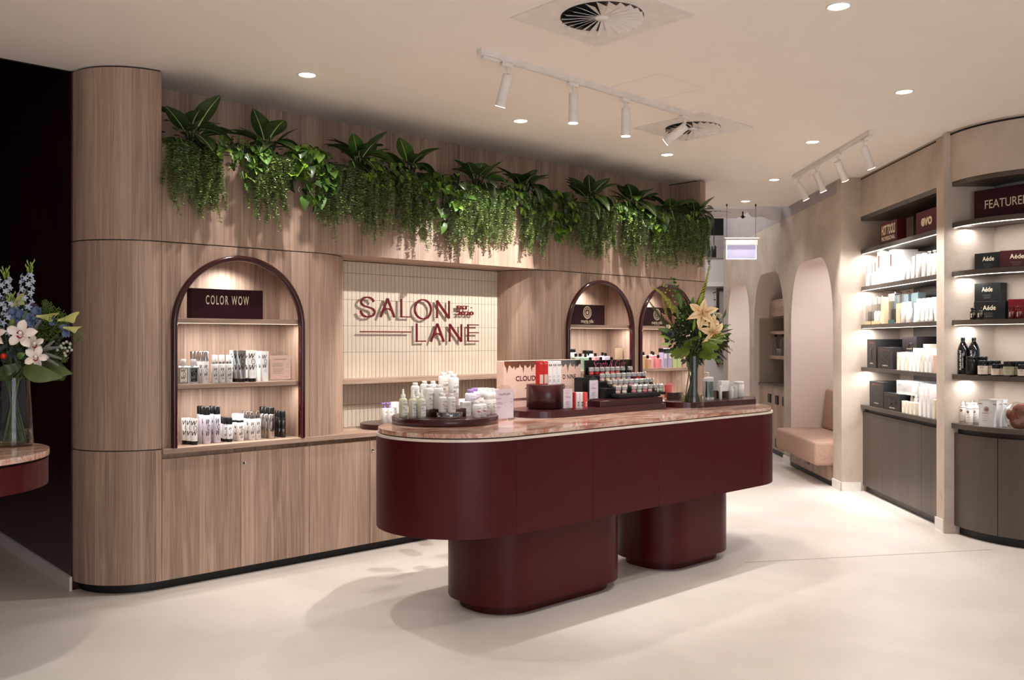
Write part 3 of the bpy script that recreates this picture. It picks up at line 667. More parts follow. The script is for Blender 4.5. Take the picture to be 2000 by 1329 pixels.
for k in range(14):
    dm.lathe([(.001, 0), (.11+.012*(k % 2), 0)], 14)
path = [(2.86+i*.05, 10.62+.02*i, 2.99+.02*math.sin(i*.7)) for i in range(11)]
dm = MB().tube(path, [.085+.008*(i % 2) for i in range(11)], 12)
tag(obj('flexible_duct', dm.mesh('duct', 'white_paint'), None), 'white crumpled flexible duct hanging above the exit sign', 'duct')
ring_m = MB().lathe([(.046, -.001), (.052, -.006), (.056, -.004), (.057, 0)], 28).mesh('ring', 'white_metal')
disc_m = MB().lathe([(.0005, -.003), (.045, -.0025), (.046, -.0005)], 24).mesh('lens', 'lamp_on')
dls = [((600, 146), 'round downlight in the ceiling above the curved column'), ((1638, 12), 'round downlight at the top edge of the picture, right of the big vent'),
       ((1766, 179), 'round downlight in the ceiling nearest the curved shelving'), ((1587, 277), 'round downlight in the ceiling just left of the short track'),
       ((1303, 302), 'round downlight above the right arch of the timber wall'), ((1017, 236), 'round downlight above the hanging plants left of the long track heads'),
       ((1512, 351), 'round downlight near the far end of the short track'), ((1456, 393), 'round downlight just in front of the exit sign')]
for (px, py), lab in dls:
    Y = F_PX*1.555/(CY-py); X = (px-CX)/F_PX*Y
    t = thing('downlight', lab, 'light', (X, Y, 3.0)); obj('trim_ring', ring_m, t); obj('lens', disc_m, t)
    spot('downlight_and_fill', (X, Y, 2.985), (X, Y, 0), 40 if py < 340 else 15, WARM, 112, .7, .04)
for X, Y, p in ((-1.7, 2.3, 70), (.2, 2.4, 48), (1.9, 1.9, 34), (-.6, .2, 70), (1.6, 0, 60), (-2.7, .5, 55), (.4, -1.6, 60)):  # unseen extra beams added beyond view to brighten floor and ceiling
    spot('downlight_and_fill', (X, Y, 2.985), (X, Y, 0), p, NEUT, 110, .8, .05)
HEAD = MB().lathe([(.0285, 0), (.029, .002), (.029, .172), (.027, .176), (.001, .176)], 20)
LENS = MB().lathe([(.0005, .003), (.0272, .003), (.0285, .001)], 20)
def track(p0, p1, heads, lab, labs, grp):
    p0, p1 = Vector(p0), Vector(p1); d = (p1-p0); L = d.length; rz = math.atan2(d.y, d.x)
    t = thing('lighting_track', lab, 'track', p0, rz)
    rm = MB().box(0, L, -.018, .018, -.03, 0).box(.02, L-.02, -.012, -.004, -.034, -.03).box(.02, L-.02, .004, .012, -.034, -.03)
    obj('rail', rm.mesh('rail', 'white_metal'), t); obj('feed', MB().bbox(.02, .14, -.016, .016, -.045, -.03, .003).mesh('feed', 'white_metal'), t)
    for (f, dv, pw), hl in zip(heads, labs):
        q = p0+d*f; dv = Vector(dv).normalized()
        s_ = thing('track_spotlight', hl, 'spotlight', q+Vector((0, 0, -.034)), rz, grp)
        obj('adapter', MB().bbox(-.05, .03, -.016, .016, -.022, 0, .004).mesh('adapter', 'white_metal'), s_)
        obj('stem', MB().tube([(0, 0, -.02), (0, 0, -.055)], .008, 8).mesh('stem', 'white_metal'), s_)
        # the head hangs from a knuckle and points along dv
        R = Matrix.Rotation(-rz, 3, 'Z'); dl = R @ dv
        qm = (-dl).to_track_quat('Z', 'Y').to_matrix().to_4x4()
        hd = obj('head', MB().merge(HEAD, Matrix.Translation((0, 0, -.07)) @ qm @ Matrix.Translation((0, 0, -.165))).mesh('head', 'white_metal'), s_)
        ln = obj('lens', MB().merge(LENS, Matrix.Translation((0, 0, -.07)) @ qm @ Matrix.Translation((0, 0, -.167))).mesh('lens', 'lamp_on'), s_)
        e = q+Vector((0, 0, -.104))+dv*.185
        if pw: spot('track_beam', e, e+dv, pw[0], WARM, pw[1], pw[2], .02)
u = Vector((A.c, A.s, 0)); v = Vector((-A.s, A.c, 0)); dn = Vector((0, 0, -1))
P_ = lambda a, b, z: A.P(a, b, z)
tgt = A.P(2.25, .2, 1.55)-A.P(3.0, -1.46, 2.8)
track(A.P(1.107, -1.52, 3.0), A.P(3.03, -1.47, 3.0),
      [(.11, dn+v*.42+u*.0, (75, 62, .8)), (.39, dn+v*.03, (60, 60, .7)), (.645, dn+v*.02, (60, 60, .7)), (.975, tgt, (150, 50, .35))],
      'long white lighting track on the ceiling above the island', ['white cylinder spotlight at the near left end of the long track, tilted back', 'white cylinder spotlight hanging straight down, second on the long track',
       'white cylinder spotlight hanging straight down, third on the long track', 'white cylinder spotlight tilted far left at the right end of the long track'], 'spotlights on the long track')
track((2.66, 6.6, 3.0), (2.66, 8.42, 3.0),
      [(.08, (.42, .12, -1), (60, 60, .7)), (.38, (.55, .3, -1), (55, 60, .7)), (.66, (.45, .1, -1), (55, 60, .7)), (.93, (.5, .0, -1), (60, 60, .7))],
      'short white lighting track on the ceiling in front of the shelving', ['white cylinder spotlight nearest the camera on the short track', 'white cylinder spotlight second from the near end of the short track',
       'white cylinder spotlight second from the far end of the short track', 'white cylinder spotlight at the far left end of the short track'], 'spotlights on the short track')
area('corridor_light', (2.6, 12.6, 4.2), (0, 0, 0), 2.2, 3.0, 48, NEUT)
area('booth_light', W.P(-1.0, .22, 2.27), (0, 0, W.th), .6, .4, 5, NEUT)
area('side_arch_light', W.P(-4.5, .22, 2.27), (0, 0, W.th), .6, .4, 3.6, NEUT)
# exit sign
t = thing('exit_sign', 'glowing pale exit sign hanging on two wires in front of the plaster wall', 'sign', (2.62, 10.2, 2.60))
obj('housing', MB().bbox(-.19, .19, -.03, .03, -.07, 0, .008).mesh('housing', 'white_metal'), t)
obj('lip', MB().bbox(-.20, .20, -.036, .036, 0, .012, .004).mesh('lip', 'white_metal'), t)
obj('panel', MB().bbox(-.166, .166, -.008, .008, -.225, -.07, .002).mesh('panel', 'exit_panel'), t)
obj('lit_edge', MB().box(-.172, .172, -.009, .009, -.232, -.225).box(-.172, -.166, -.009, .009, -.225, -.07).box(.166, .172, -.009, .009, -.225, -.07).mesh('edge', 'exit_edge'), t)
mk = MB()
for k in range(3): mk.add([(-.14+.022*k, -.0095, -.19), (-.135+.022*k, -.0095, -.19), (-.09+.025*k, -.0095, -.125), (-.098+.025*k, -.0095, -.125)], [(0, 1, 2, 3)])
mk.add([(.08, -.0095, -.212), (.15, -.0095, -.212), (.15, -.0095, -.204), (.08, -.0095, -.204)], [(0, 1, 2, 3)])
obj('pictogram', mk.mesh('pictogram', 'white_card'), t)
for x in (-.165, .165): obj('wire', MB().tube([(x, 0, .012), (x, 0, .40)], .0022, 5).mesh('wire', 'steel_dark'), t)
for x in (-.165, .165): obj('ceiling_fixing', MB().lathe([(.009, .372), (.009, .3995)], 10, 0, x, 0).mesh('fixing', 'steel_dark'), t)
t = thing('pendant_lamp', 'black cylinder pendant lamp hanging beyond the right end of the timber wall', 'lamp', (2.85, 12.6, 4.4))
obj('cord', MB().tube([(0, 0, 0), (0, 0, -1.62)], .006, 5).mesh('cord', 'black_plastic'), t)
obj('shade', MB().lathe([(.034, -1.79), (.036, -1.785), (.036, -1.63), (.01, -1.615)], 18).mesh('shade', 'black_plastic'), t)
t = thing('sensor', 'small black sensor between the hanging vent and the flexible duct', 'sensor', (2.78, 10.75, 2.98))
obj('body', MB().ball((0, 0, -.05), .022).tube([(0, 0, -.03), (0, 0, .02)], .008).mesh('sensor', 'black_plastic'), t)
obj('bracket', MB().tube([(-.03, 0, -.05), (.03, 0, -.05)], .006).mesh('bracket', 'steel_dark'), t)
# ================================================================== THE ISLAND
ZB0, ZB1 = .46, .951
def stadium(a0, a1, tc, r, n=20): return arc(a0, tc, r, 90, 270, n)+arc(a1, tc, r, 270, 450, n)
t = athing('island_counter', 'burgundy island counter with rounded ends, marble top and two pedestals', 'counter', 2.21, -1.393, 0)
X0, X1 = 1.08-2.21, 3.343-2.21
def band(pts, z0, z1, th, mat):
    mb = MB(); inn = []
    n = len(pts)
    for i in range(n):
        a = Vector(pts[max(i-1, 0)]); b = Vector(pts[min(i+1, n-1)]); d = (b-a).normalized(); inn.append((pts[i][0]-d.y*th, pts[i][1]+d.x*th))
    for k in range(n-1):
        a, b, c, d = pts[k], pts[k+1], inn[k+1], inn[k]
        v = [(*a, z0), (*b, z0), (*c, z0), (*d, z0), (*a, z1), (*b, z1), (*c, z1), (*d, z1)]
        mb.add(v, [(3, 2, 1, 0), (4, 5, 6, 7)])
    mb.strip([[(*p, z0) for p in pts], [(*p, z1) for p in pts]])
    for k in (0, n-1): mb.add([(*pts[k], z0), (*inn[k], z0), (*inn[k], z1), (*pts[k], z1)], [(0, 1, 2, 3)])
    return mb.mesh('panel', mat)
g = .0012
obj('end_panel', band(arc(X0-g, 0, .45, 90, 270, 28), ZB0, ZB1, .018, 'burgundy'), t)
obj('end_panel', band(arc(X1+g, 0, .45, 270, 450, 28), ZB0, ZB1, .018, 'burgundy'), t)
sm2 = [1.08, 1.655, 2.223, 2.787, 3.343]
for a0, a1 in zip(sm2, sm2[1:]):
    obj('door', MB().bbox(a0-2.21+g, a1-2.21-g, -.45, -.432, ZB0, ZB1, .001).mesh('door', 'burgundy'), t)
    obj('back_door', MB().bbox(a0-2.21+g, a1-2.21-g, .432, .45, ZB0, ZB1, .001).mesh('door', 'burgundy'), t)
obj('core', MB().prism(stadium(X0, X1, 0, .43), ZB0+.002, ZB1-.006).mesh('core', 'burgundy'), t)
obj('painted_lit_edge', MB().prism(stadium(X0, X1, 0, .4530, 64), ZB1-.011, ZB1+.0015, 0, True).mesh('edge', 'ivory_and_lit_edge'), t)  # ivory colour stands in for light on the body's top ledge
obj('shadow_gap', MB().prism(stadium(X0, X1, 0, .405), ZB1+.0015, .9585).mesh('gap', 'kick_black'), t)
obj('marble_top', MB().prism(stadium(X0, X1, 0, .441, 32), .9585, .98).mesh('marble', 'marble'), t)
for a0, a1, b0, b1, r in ((1.02, 2.10, -1.77, -1.20, .25), (2.40, 3.18, -1.77, -1.24, .22)):
    ped = obj('pedestal', MB().prism(rrect(a0-2.21, a1-2.21, b0+1.393, b1+1.393, r, 14), .055, ZB0+.001, 0, True).mesh('pedestal', 'burgundy'), t)
    obj('plinth', MB().prism(rrect(a0-2.21+.06, a1-2.21-.06, b0+1.393+.06, b1+1.393-.06, r-.05, 14), 0, .056, 0, True).mesh('plinth', 'burgundy'), ped)
# reception desk at the left edge
t = thing('reception_desk', 'rounded end of a burgundy reception desk with marble top at the left edge', 'desk', (-2.40, 3.645, 0), A.th)
dp = arc(0, 0, .49, 270, 450, 30)
obj('apron', MB().prism([(-1.6, .45), (-1.6, -.45)]+arc(0, 0, .45, 270, 450, 28), .835, .945).mesh('apron', 'burgundy'), t)
obj('shadow_gap', MB().prism([(-1.6, .42), (-1.6, -.42)]+arc(0, 0, .42, 270, 450, 28), .945, .956).mesh('gap', 'kick_black'), t)
obj('marble_top', MB().prism([(-1.6, .455), (-1.6, -.455)]+arc(0, 0, .455, 270, 450, 30), .956, .98).mesh('marble', 'marble'), t)
obj('pedestal', MB().prism(rrect(-1.5, -.75, -.3, .3, .2, 10), 0, .836, 0, True).mesh('pedestal', 'burgundy'), t)
# ================================================================== PRODUCTS
PC = {}
def parts(key, fn):
    if key not in PC: PC[key] = fn()
    return PC[key]
def put(name, pts, label, cat, a, b, z, fr=A, group=None, rz=0.0):
    loc = fr.P(a, b, z)
    if len(pts) == 1: return tag(obj(name, pts[0][1], None, loc, (0, 0, fr.th+rz)), label, cat, group)
    t = thing(name, label, cat, loc, fr.th+rz, group); made = {}
    for p in pts:
        par = made.get(p[2], t) if len(p) > 2 else t
        made[p[0]] = obj(p[0], p[1], par)
    return t
def wow(h, w, r=None, ang=0, y=0, mat='ink', small=True):
    """black W O W print"""
    mb = MB()
    place_text(text_mb('W', w*1.05, h*.31, 2, .018, .3), mb, -w*.03, h*.34, y, r, ang)
    place_text(text_mb('O', w*.66, h*.34, 3, -.008), mb, w*.12, 0, y, r, ang)
    place_text(text_mb('W', w*1.05, h*.31, 2, .018, .3), mb, -w*.03, -h*.34, y, r, ang)
    if small: lines(mb, 0, -h*.62, w*.7, 3, h*.07, .0013, y, r, 0, .25, ang)
    return mb
SEG = 18
def p_cyl(r, h, body, capr, caph, cap, neck=.004, printh=None, pm='ink', band=None, base=None, low=False, wow_=True, clearcap=False):
    def f():
        out = []; hb = h-caph
        prof = [(r-.002, 0), (r, .002), (r, hb-.008), (r-.003, hb-.002), (capr*.8, hb)] if not base else [(r, base), (r, hb-.008), (r-.003, hb-.002), (capr*.8, hb)]
        out.append(('body', MB().lathe(prof, SEG).mesh('body', body)))
        if base: out.append(('base_cap', MB().lathe([(r-.001, 0), (r-.0005, base)], SEG).mesh('base', cap)))
        z0 = hb
        if band: out.append(('band', MB().lathe([(capr-.0005, hb), (capr-.0005, hb+.012)], SEG).mesh('band', band))); z0 = hb+.012
        if clearcap:
            out.append(('spray_nozzle', MB().lathe([(capr*.55, hb), (capr*.6, hb+caph*.45), (capr*.3, hb+caph*.5), (capr*.28, hb+caph*.8)], 12).mesh('nozzle', cap)))
            out.append(('overcap', MB().lathe([(capr, hb+.001), (capr, h-.002), (capr-.003, h)], SEG).mesh('overcap', 'clear_plastic')))
        else: out.append(('cap', MB().lathe([(capr, z0), (capr, h-.003), (capr-.003, h)], SEG).mesh('cap', cap)))
        if wow_:
            ph = printh or hb*.5
            out.append(('label_print', wow(ph, r*1.15, r+.0006).mesh('print', pm)))
            for v in out[-1][1].vertices: v.co.z += hb*.56
        return out
    return f
def p_tube(w, h, body, caph, cap, print_fn=None, rb=None, flat_bottom=False):
    """squeeze tube standing on its cap; crimp at the top"""
    def f():
        rb_ = rb or w*.40; n = 16; rows = []
        for j in range(7):
            t = j/6; z = caph+(h-caph)*t; e = t**.8
            ax = rb_+(w/2-rb_)*e; ay = rb_*(1-e)+.0015*e
            rows.append([(ax*math.cos(2*PI*i/n), ay*math.sin(2*PI*i/n), z) for i in range(n+1)])
        out = [('body', MB().strip(rows).mesh('tube', body))]
        if caph > 0: out.append(('cap', MB().lathe([(rb_-.002, 0), (rb_-.0005, .001), (rb_-.0005, caph)], SEG).mesh('cap', cap)))
        mb = MB()
        if print_fn:
            print_fn(mb)
            # drape the print on the tapering front
            def yy(x, z):
                t = min(max((z-caph)/(h-caph), 0), 1); e = t**.8; ax = rb_+(w/2-rb_)*e; ay = rb_*(1-e)+.0015*e
                return -ay*math.sqrt(max(0, 1-(x/ax)**2))-.0008
            mb.v = [(x, yy(x, z), z) for x, y, z in mb.v]
            out.append(('label_print', mb.mesh('print', 'ink')))
        return out
    return f
def p_box(w, d, h, mat, prints=(), r=.0012, side=None):
    """prints: (text or n lines, cx, cz, width, height, material, bold)"""
    def f():
        out = [('carton', MB().bbox(-w/2, w/2, 0, d, 0, h, r).mesh('carton', mat))]
        for (tx, cx_, cz, tw, thh, pm, bold) in prints:
            mb = MB()
            if isinstance(tx, int): lines(mb, cx_, cz, tw, tx, thh, .0014, -.0006)
            else: place_text(text_mb(tx, tw, thh, 5 if thh > .03 else 2, bold, 0, 1.35 if tx == 'COLOR WOW' else 1.0), mb, cx_, cz, -.0006)
            out.append(('label_print', mb.mesh('print', pm)))
        return out
    return f
def p_pump(r, h, body, cap, pm=None, sq=False):
    def f():
        hb = h*.72; out = [('body', MB().lathe([(r-.002, 0), (r, .002), (r, hb-.006), (r-.006, hb), (r*.4, hb+.002)], SEG).mesh('body', body))]
        mb = MB().lathe([(r*.42, hb), (r*.45, hb+.012), (r*.2, hb+.016), (r*.14, h-.014)], 12)
        mb.bbox(-.030, .008, -.007, .007, h-.014, h-.004, .002); mb.box(-.030, -.024, -.003, .003, h-.020, h-.014)
        out.append(('pump', mb.mesh('pump', cap)))
        if pm:
            lb = MB(); lines(lb, 0, hb*.78, r*1.1, 2, .006, .002, 0, r+.0006); lines(lb, 0, hb*.55, r*1.0, 5, .006, .0012, 0, r+.0006)
            out.append(('label_print', lb.mesh('print', pm)))
        return out
    return f
def p_jar(r, h, body, lid, lidh, label=None, cyl=True):
    def f():
        hb = h-lidh
        out = [('body', MB().lathe([(r-.004, 0), (r, .003), (r, hb-.008), (r-.005, hb)], SEG).mesh('body', body)),
               ('lid', MB().lathe([(r-.003, hb), (r-.002, hb+.001), (r-.002, h-.003), (r-.005, h)], SEG).mesh('lid', lid))]
        if label:
            out.append(('paper_label', MB().lathe([(r+.0004, hb*.12), (r+.0004, hb*.86)], SEG).mesh('label', label)))
            lb = MB(); lines(lb, 0, hb*.72, r*1.0, 2, .006, .0022, 0, r+.001); lines(lb, 0, hb*.42, r*.9, 2, .005, .0012, 0, r+.001)
            out.append(('label_print', lb.mesh('print', 'ink_soft')))
        return out
    return f
def p_acrylic(w, h, cardm, prints, d=.022, cardw=.86, cardz=.0, cardh=None):
    """round-topped acrylic sign holder with a printed card and a foot"""
    def f():
        t = .004; rr_ = w*.48
        def plate(y0, y1):
            pts = [(-w/2, .006)]+[(x, z) for x, z in arc(-w/2+rr_, h-rr_, rr_, 180, 90, 10)]+[(x, z) for x, z in arc(w/2-rr_, h-rr_, rr_, 90, 0, 10)]+[(w/2, .006)]
            n = len(pts); v = [(x, y0, z) for x, z in pts]+[(x, y1, z) for x, z in pts]
            return v, [tuple(range(n)), tuple(reversed(range(n, 2*n)))]+[(i, n+i, n+(i+1) % n, (i+1) % n) for i in range(n)]
        mb = MB(); mb.add(*plate(-.004, 0)); mb.bbox(-w*.56, w*.56, -.02, .02, 0, .006, .0015)
        out = [('holder', mb.mesh('holder', 'acrylic'))]
        cw = w*cardw; ch = cardh or h*.80
        out.append(('card', MB().box(-cw/2, cw/2, -.0058, -.0046, .010, .010+ch).mesh('card', cardm)))
        pr = MB()
        for (tx, cx_, cz, tw, thh, bold) in prints:
            if isinstance(tx, int): lines(pr, cx_*cw, cz*ch, tw*cw, tx, thh*ch, .0011, -.0064)
            else: place_text(text_mb(tx, tw*cw, thh*ch, 2, bold), pr, cx_*cw, cz*ch, -.0064)
        out.append(('label_print', pr.mesh('print', 'ink'), 'card'))
        bl = MB()
        for x in (-w*.36, w*.36):
            for z in (.02, h*.76): bl.lathe([(.003, 0), (.003, .003)], 8)
        return out
    return f
ORD = ['', 'first', 'second', 'third', 'fourth', 'fifth', 'sixth', 'seventh', 'eighth', 'ninth', 'tenth', 'eleventh', 'twelfth']
# ---------------------------------------------------------------- big arch: brand board
def board(w, h, d, prints, mat='sign_burgundy'): return p_box(w, d, h, mat, prints, .0015)
pp = board(.462, .183, .06, [('COLOR WOW', 0, .115, .275, .056, 'ivory_ink', .012)], 'sign_dark')
put('brand_board', pp(), 'dark burgundy board with ivory lettering on the top shelf of the big arch', 'sign', .4375, .085, 1.5745, rz=-.03)
# ---------------------------------------------------------------- big arch, middle shelf (z 1.184)
ZS = 1.1845
def flask(mat, dark):
    def f():
        w, d, h = .068, .03, .105
        body = MB().bbox(-w/2, w/2, -d/2, d/2, 0, h, .006)
        lab_ = wow(.062, .028, None, 0, -d/2-.0008); lab_.v = [(x, y, z+.058) for x, y, z in lab_.v]
        return [('body', body.mesh('flask', mat)), ('label_panel', MB().box(-.020, .020, -d/2-.0006, -d/2, .012, .092).mesh('panel', 'cream_card' if not dark else 'steel_dark')),
                ('label_print', lab_.mesh('print', 'ink' if not dark else 'silver')),
                ('spray_top', MB().lathe([(.012, h), (.012, h+.012), (.016, h+.014), (.016, h+.036), (.014, h+.04)], 14).mesh('top', 'white_plastic'))]
    return f
fl1, fl2 = parts('fl1', flask('silver', False)), parts('fl2', flask('chrome', True))
put('spray_flask', fl1, 'flat silver flask with pale label and white spray top, far left of the middle shelf', 'bottle', A.at(357, .06), .06, ZS)
put('spray_flask', fl2, 'flat mirror-dark flask with white spray top beside the silver one', 'bottle', A.at(377, .06), .06, ZS)
for b, px, w_ in ((.12, 358, 'behind the silver flask'), (.12, 378, 'behind the mirror-dark flask'), (.18, 358, 'in the rear row behind the silver flask')):
    put('spray_flask', fl1, 'flat flask with white spray top '+w_, 'bottle', A.at(px, b), b, ZS)
tall = parts('tallsilver', p_cyl(.020, .192, 'white_card', .020, .055, 'silver', printh=.07))
for i, (px, b) in enumerate(((401, .05), (392, .09), (385, .13), (378, .17))):
    put('slim_bottle', tall, 'slim white bottle with tall silver cap on the middle shelf, %s from the front' % ORD[i+1], 'bottle', A.at(px, b), b, ZS, group='slim silver capped bottles')
spr = parts('spr', p_cyl(.0215, .168, 'white_plastic', .0165, .052, 'white_plastic', printh=.055, band='silver'))
for r_, b in enumerate((.045, .10, .16)):
    for c_, px in enumerate((419.5, 433, 447)):
        put('spray_bottle', spr, 'white spray bottle with silver collar, %s row, %s of three' % (('front', 'middle', 'rear')[r_], ('left', 'centre', 'right')[c_]), 'bottle', A.at(px, b)-.0*r_, b, ZS, group='white spray bottles on the middle shelf')
def wt(h, w, z): return lambda mb: mb.merge(wow(h, w), Matrix.Translation((0, 0, z)))
tb1 = parts('tb1', p_tube(.062, .196, 'silver', .022, 'black_plastic', wt(.105, .040, .125)))
tb2 = parts('tb2', p_tube(.062, .196, 'white_plastic', .022, 'black_plastic', wt(.105, .040, .125)))
tb3 = parts('tb3', p_tube(.058, .190, 'white_plastic', 0, 'black_plastic', wt(.085, .030, .125)))
put('squeeze_tube', tb1, 'shiny silver tube with black cap, front of the tubes on the middle shelf', 'tube', A.at(471.5, .05), .05, ZS)
put('squeeze_tube', tb1, 'shiny silver tube with black cap behind and left of the front silver one', 'tube', A.at(463.5, .10), .10, ZS)
put('squeeze_tube', tb2, 'white tube with black cap peeking out left of the silver tubes', 'tube', A.at(457, .15), .15, ZS)
put('squeeze_tube', tb2, 'white tube with black cap and large black letters, just right of the silver tube', 'tube', A.at(492, .05), .05, ZS)
put('squeeze_tube', tb2, 'white tube with black cap half hidden behind the lettered white tube', 'tube', A.at(485, .11), .11, ZS)
put('squeeze_tube', tb3, 'all-white tube left of the pink card, front one', 'tube', A.at(516.5, .05), .05, ZS)
put('squeeze_tube', tb3, 'all-white tube without dark cap, second one back', 'tube', A.at(509, .10), .10, ZS)
put('squeeze_tube', tb3, 'all-white tube without dark cap, rearmost', 'tube', A.at(503, .15), .15, ZS)
put('sign_holder', p_acrylic(.165, .185, 'pink_card', [('COLORWOW', 0, .90, .62, .05, 0), (3, -.12, .72, .6, .06, 0), (4, -.1, .50, .55, .06, 0), (2, .36, .68, .14, .12, 0), (1, .3, .15, .3, .1, 0)], cardh=.152)(),
    'clear acrylic holder with pink price card on the middle shelf of the big arch', 'sign', A.at(547, .06), .06, ZS)
# ---------------------------------------------------------------- big arch, worktop (z .818)
ZT = .8185
tw = parts('tw', p_tube(.050, .158, 'white_plastic', .022, 'black_plastic', wt(.09, .034, .098)))
for i, (px, b) in enumerate(((379, .07), (370.5, .11), (362, .15))):
    put('squeeze_tube', tw, 'small white tube on black cap at the left of the big arch base, %s' % ('front one', 'middle one', 'rear one')[i], 'tube', A.at(px, b), b, ZT, group='small white tubes in the arch base')
ll = parts('ll', p_cyl(.0225, .222, 'lilac_white', .0195, .048, 'black_plastic', printh=.105))
for px, b, w_ in ((404, .07, 'front, left of the pair'), (423.5, .075, 'front, right of the pair'), (396, .125, 'second row, behind the left tubes'), (391, .18, 'rear row, far left'), (415, .14, 'second row, between the front two')):
    put('shampoo_bottle', ll, 'lilac-white cylinder bottle with black cap, '+w_, 'bottle', A.at(px, b), b, ZT, group='lilac white bottles in the arch base')
sb = parts('sb', p_cyl(.0175, .150, 'white_card', .0165, .040, 'black_plastic', printh=.06, base=.018))
for i, (px, b) in enumerate(((448.5, .07), (440, .10), (436, .15))):
    put('travel_bottle', sb, 'short white bottle with black cap and black foot, %s' % ('front one', 'middle one', 'rear one')[i], 'bottle', A.at(px, b), b, ZT, group='short black and white bottles')
wcp = parts('wcp', p_cyl(.0235, .168, 'white_plastic', .0215, .052, 'white_plastic', printh=.06, band='steel_dark'))
for i, (px, b) in enumerate(((469, .075), (459.5, .12))):
    put('conditioner_bottle', wcp, 'white bottle with white cap and dark chrome band, %s one' % ('front', 'rear')[i], 'bottle', A.at(px, b), b, ZT)
cc = parts('cc', p_cyl(.0205, .178, 'white_card', .0175, .046, 'steel_dark', printh=.08, clearcap=True))
for px, b, w_ in ((491.5, .075, 'front left'), (503, .08, 'front right'), (483, .12, 'second row'), (478, .17, 'rear')):
    put('spray_bottle', cc, 'white spray bottle with clear overcap and grey nozzle, '+w_, 'bottle', A.at(px, b), b, ZT, group='clear capped sprays in the arch base')
sv = parts('sv', p_cyl(.0235, .198, 'silver', .0205, .042, 'black_plastic', printh=.09))
for px, b, w_ in ((529.5, .07, 'front'), (520.5, .12, 'middle'), (513, .17, 'rear')):
    put('aerosol_can', sv, 'brushed silver aerosol can with black cap, %s one' % w_, 'can', A.at(px, b), b, ZT, group='silver aerosol cans')
dk = parts('dk', p_cyl(.0155, .168, 'steel_dark', .0145, .04, 'black_plastic', printh=.08, pm='silver'))
for px, b, w_ in ((553, .08, 'front'), (545.5, .12, 'middle'), (541, .17, 'rear')):
    put('slim_can', dk, 'slim dark chrome can at the right of the arch base, %s one' % w_, 'can', A.at(px, b), b, ZT, group='slim dark cans')
# ---------------------------------------------------------------- middle and right arch
def emblem(mb, cx_, cz, rw, rh, y):
    for k, s_ in ((1.0, .86), (.62, .50)):
        n = 28
        mb.strip([[(cx_+rw*q*math.cos(2*PI*i/n), y, cz+rh*q*math.sin(2*PI*i/n)) for i in range(n+1)] for q in (k, s_)], 0, False)
    n = 22
    for i in range(n):
        a0 = 2*PI*i/n; mb.add([(cx_+rw*q*math.cos(a0+da), y, cz+rh*q*math.sin(a0+da)) for q, da in ((.66, -.05), (.82, -.05), (.82, .05), (.66, .05))], [(0, 1, 2, 3)])
    for dx in (-.18, 0, .18):
        h_ = .34 if dx == 0 else .24
        mb.add([(cx_+rw*(dx-.07), y, cz-rh*h_), (cx_+rw*(dx+.07), y, cz-rh*h_), (cx_+rw*(dx+.07), y, cz+rh*h_*.6), (cx_+rw*dx, y, cz+rh*h_), (cx_+rw*(dx-.07), y, cz+rh*h_*.6)], [(0, 1, 2, 3, 4)])
def mn_board():
    out = p_box(.45, .05, .175, 'sign_dark')()
    mb = MB(); emblem(mb, 0, .108, .052, .054, -.0008); place_text(text_mb('maria nila', .155, .030, 4, .01), mb, 0, .034, -.0008); place_text(text_mb('STOCKHOLM', .07, .007, 1), mb, 0, .0125, -.0008)
    out.append(('label_print', mb.mesh('print', 'ivory_ink'))); return out
put('brand_board', parts('mn', mn_board), 'dark burgundy board with oval emblem on the top shelf of the middle arch', 'sign', A.at(1147, .09), .09, 1.5745)
put('brand_board', parts('mn', mn_board), 'dark burgundy board with oval emblem in the right arch behind the flowers', 'sign', A.at(1283, .09), .09, 1.5745)
def sqb(w, h, mat, d=.045):
    def f():
        hb = h-.03
        out = [('body', MB().bbox(-w/2, w/2, -d/2, d/2, 0, hb, .004).mesh('body', mat)), ('cap', MB().lathe([(.008, hb), (.010, hb+.003), (.0125, hb+.006), (.0125, h)], 12).mesh('cap', 'black_plastic'))]
        mb = MB(); n = 14
        mb.strip([[(w*.30+.008*q*math.cos(2*PI*i/n), -d/2-.0006, hb*.72+.011*q*math.sin(2*PI*i/n)) for i in range(n+1)] for q in (1, .72)], 0, False)
        lines(mb, w*.1, hb*.5, w*.5, 4, .009, .0012, -d/2-.0006)
        out.append(('label_print', mb.mesh('print', 'ink_soft'))); return out
    return f
S = lambda w, h, m: parts(('sq', w, h, m), sqb(w, h, m))
rows_ = [ # px, b, width, height, material, label
 (1112, .05, .035, .115, 'lime_plastic', 'pale lime bottle cut off by the left edge of the middle arch'), (1119, .04, .040, .105, 'moss_plastic', 'short moss green bottle with black cap, front left in the middle arch'),
 (1124.5, .10, .055, .145, 'mint_plastic', 'pale mint bottle with black cap behind the moss green one'), (1133, .10, .055, .145, 'sage_plastic', 'sage bottle with black cap beside the mint one'),
 (1143.5, .09, .066, .142, 'sage_plastic', 'wide sage bottle with black cap near the middle of the shelf'), (1153, .04, .046, .112, 'green_plastic', 'short green bottle with black cap in front of the wide sage one'),
 (1163, .09, .070, .146, 'pink_plastic', 'wide pale pink bottle with black cap in the middle arch'), (1173.5, .04, .044, .112, 'rose_plastic', 'short rose bottle with black cap in the middle arch'),
 (1182.5, .09, .074, .146, 'lilac_white', 'wide white bottle with black cap left of the kraft card'), (1194.5, .04, .044, .110, 'lilac_white', 'short lilac-white bottle with black cap at the right of the row'),
 (1149, .17, .05, .15, 'white_card', 'white bottle with black cap in the rear row of the middle arch'), (1177, .17, .05, .15, 'white_card', 'white bottle with black cap at the right of the rear row')]
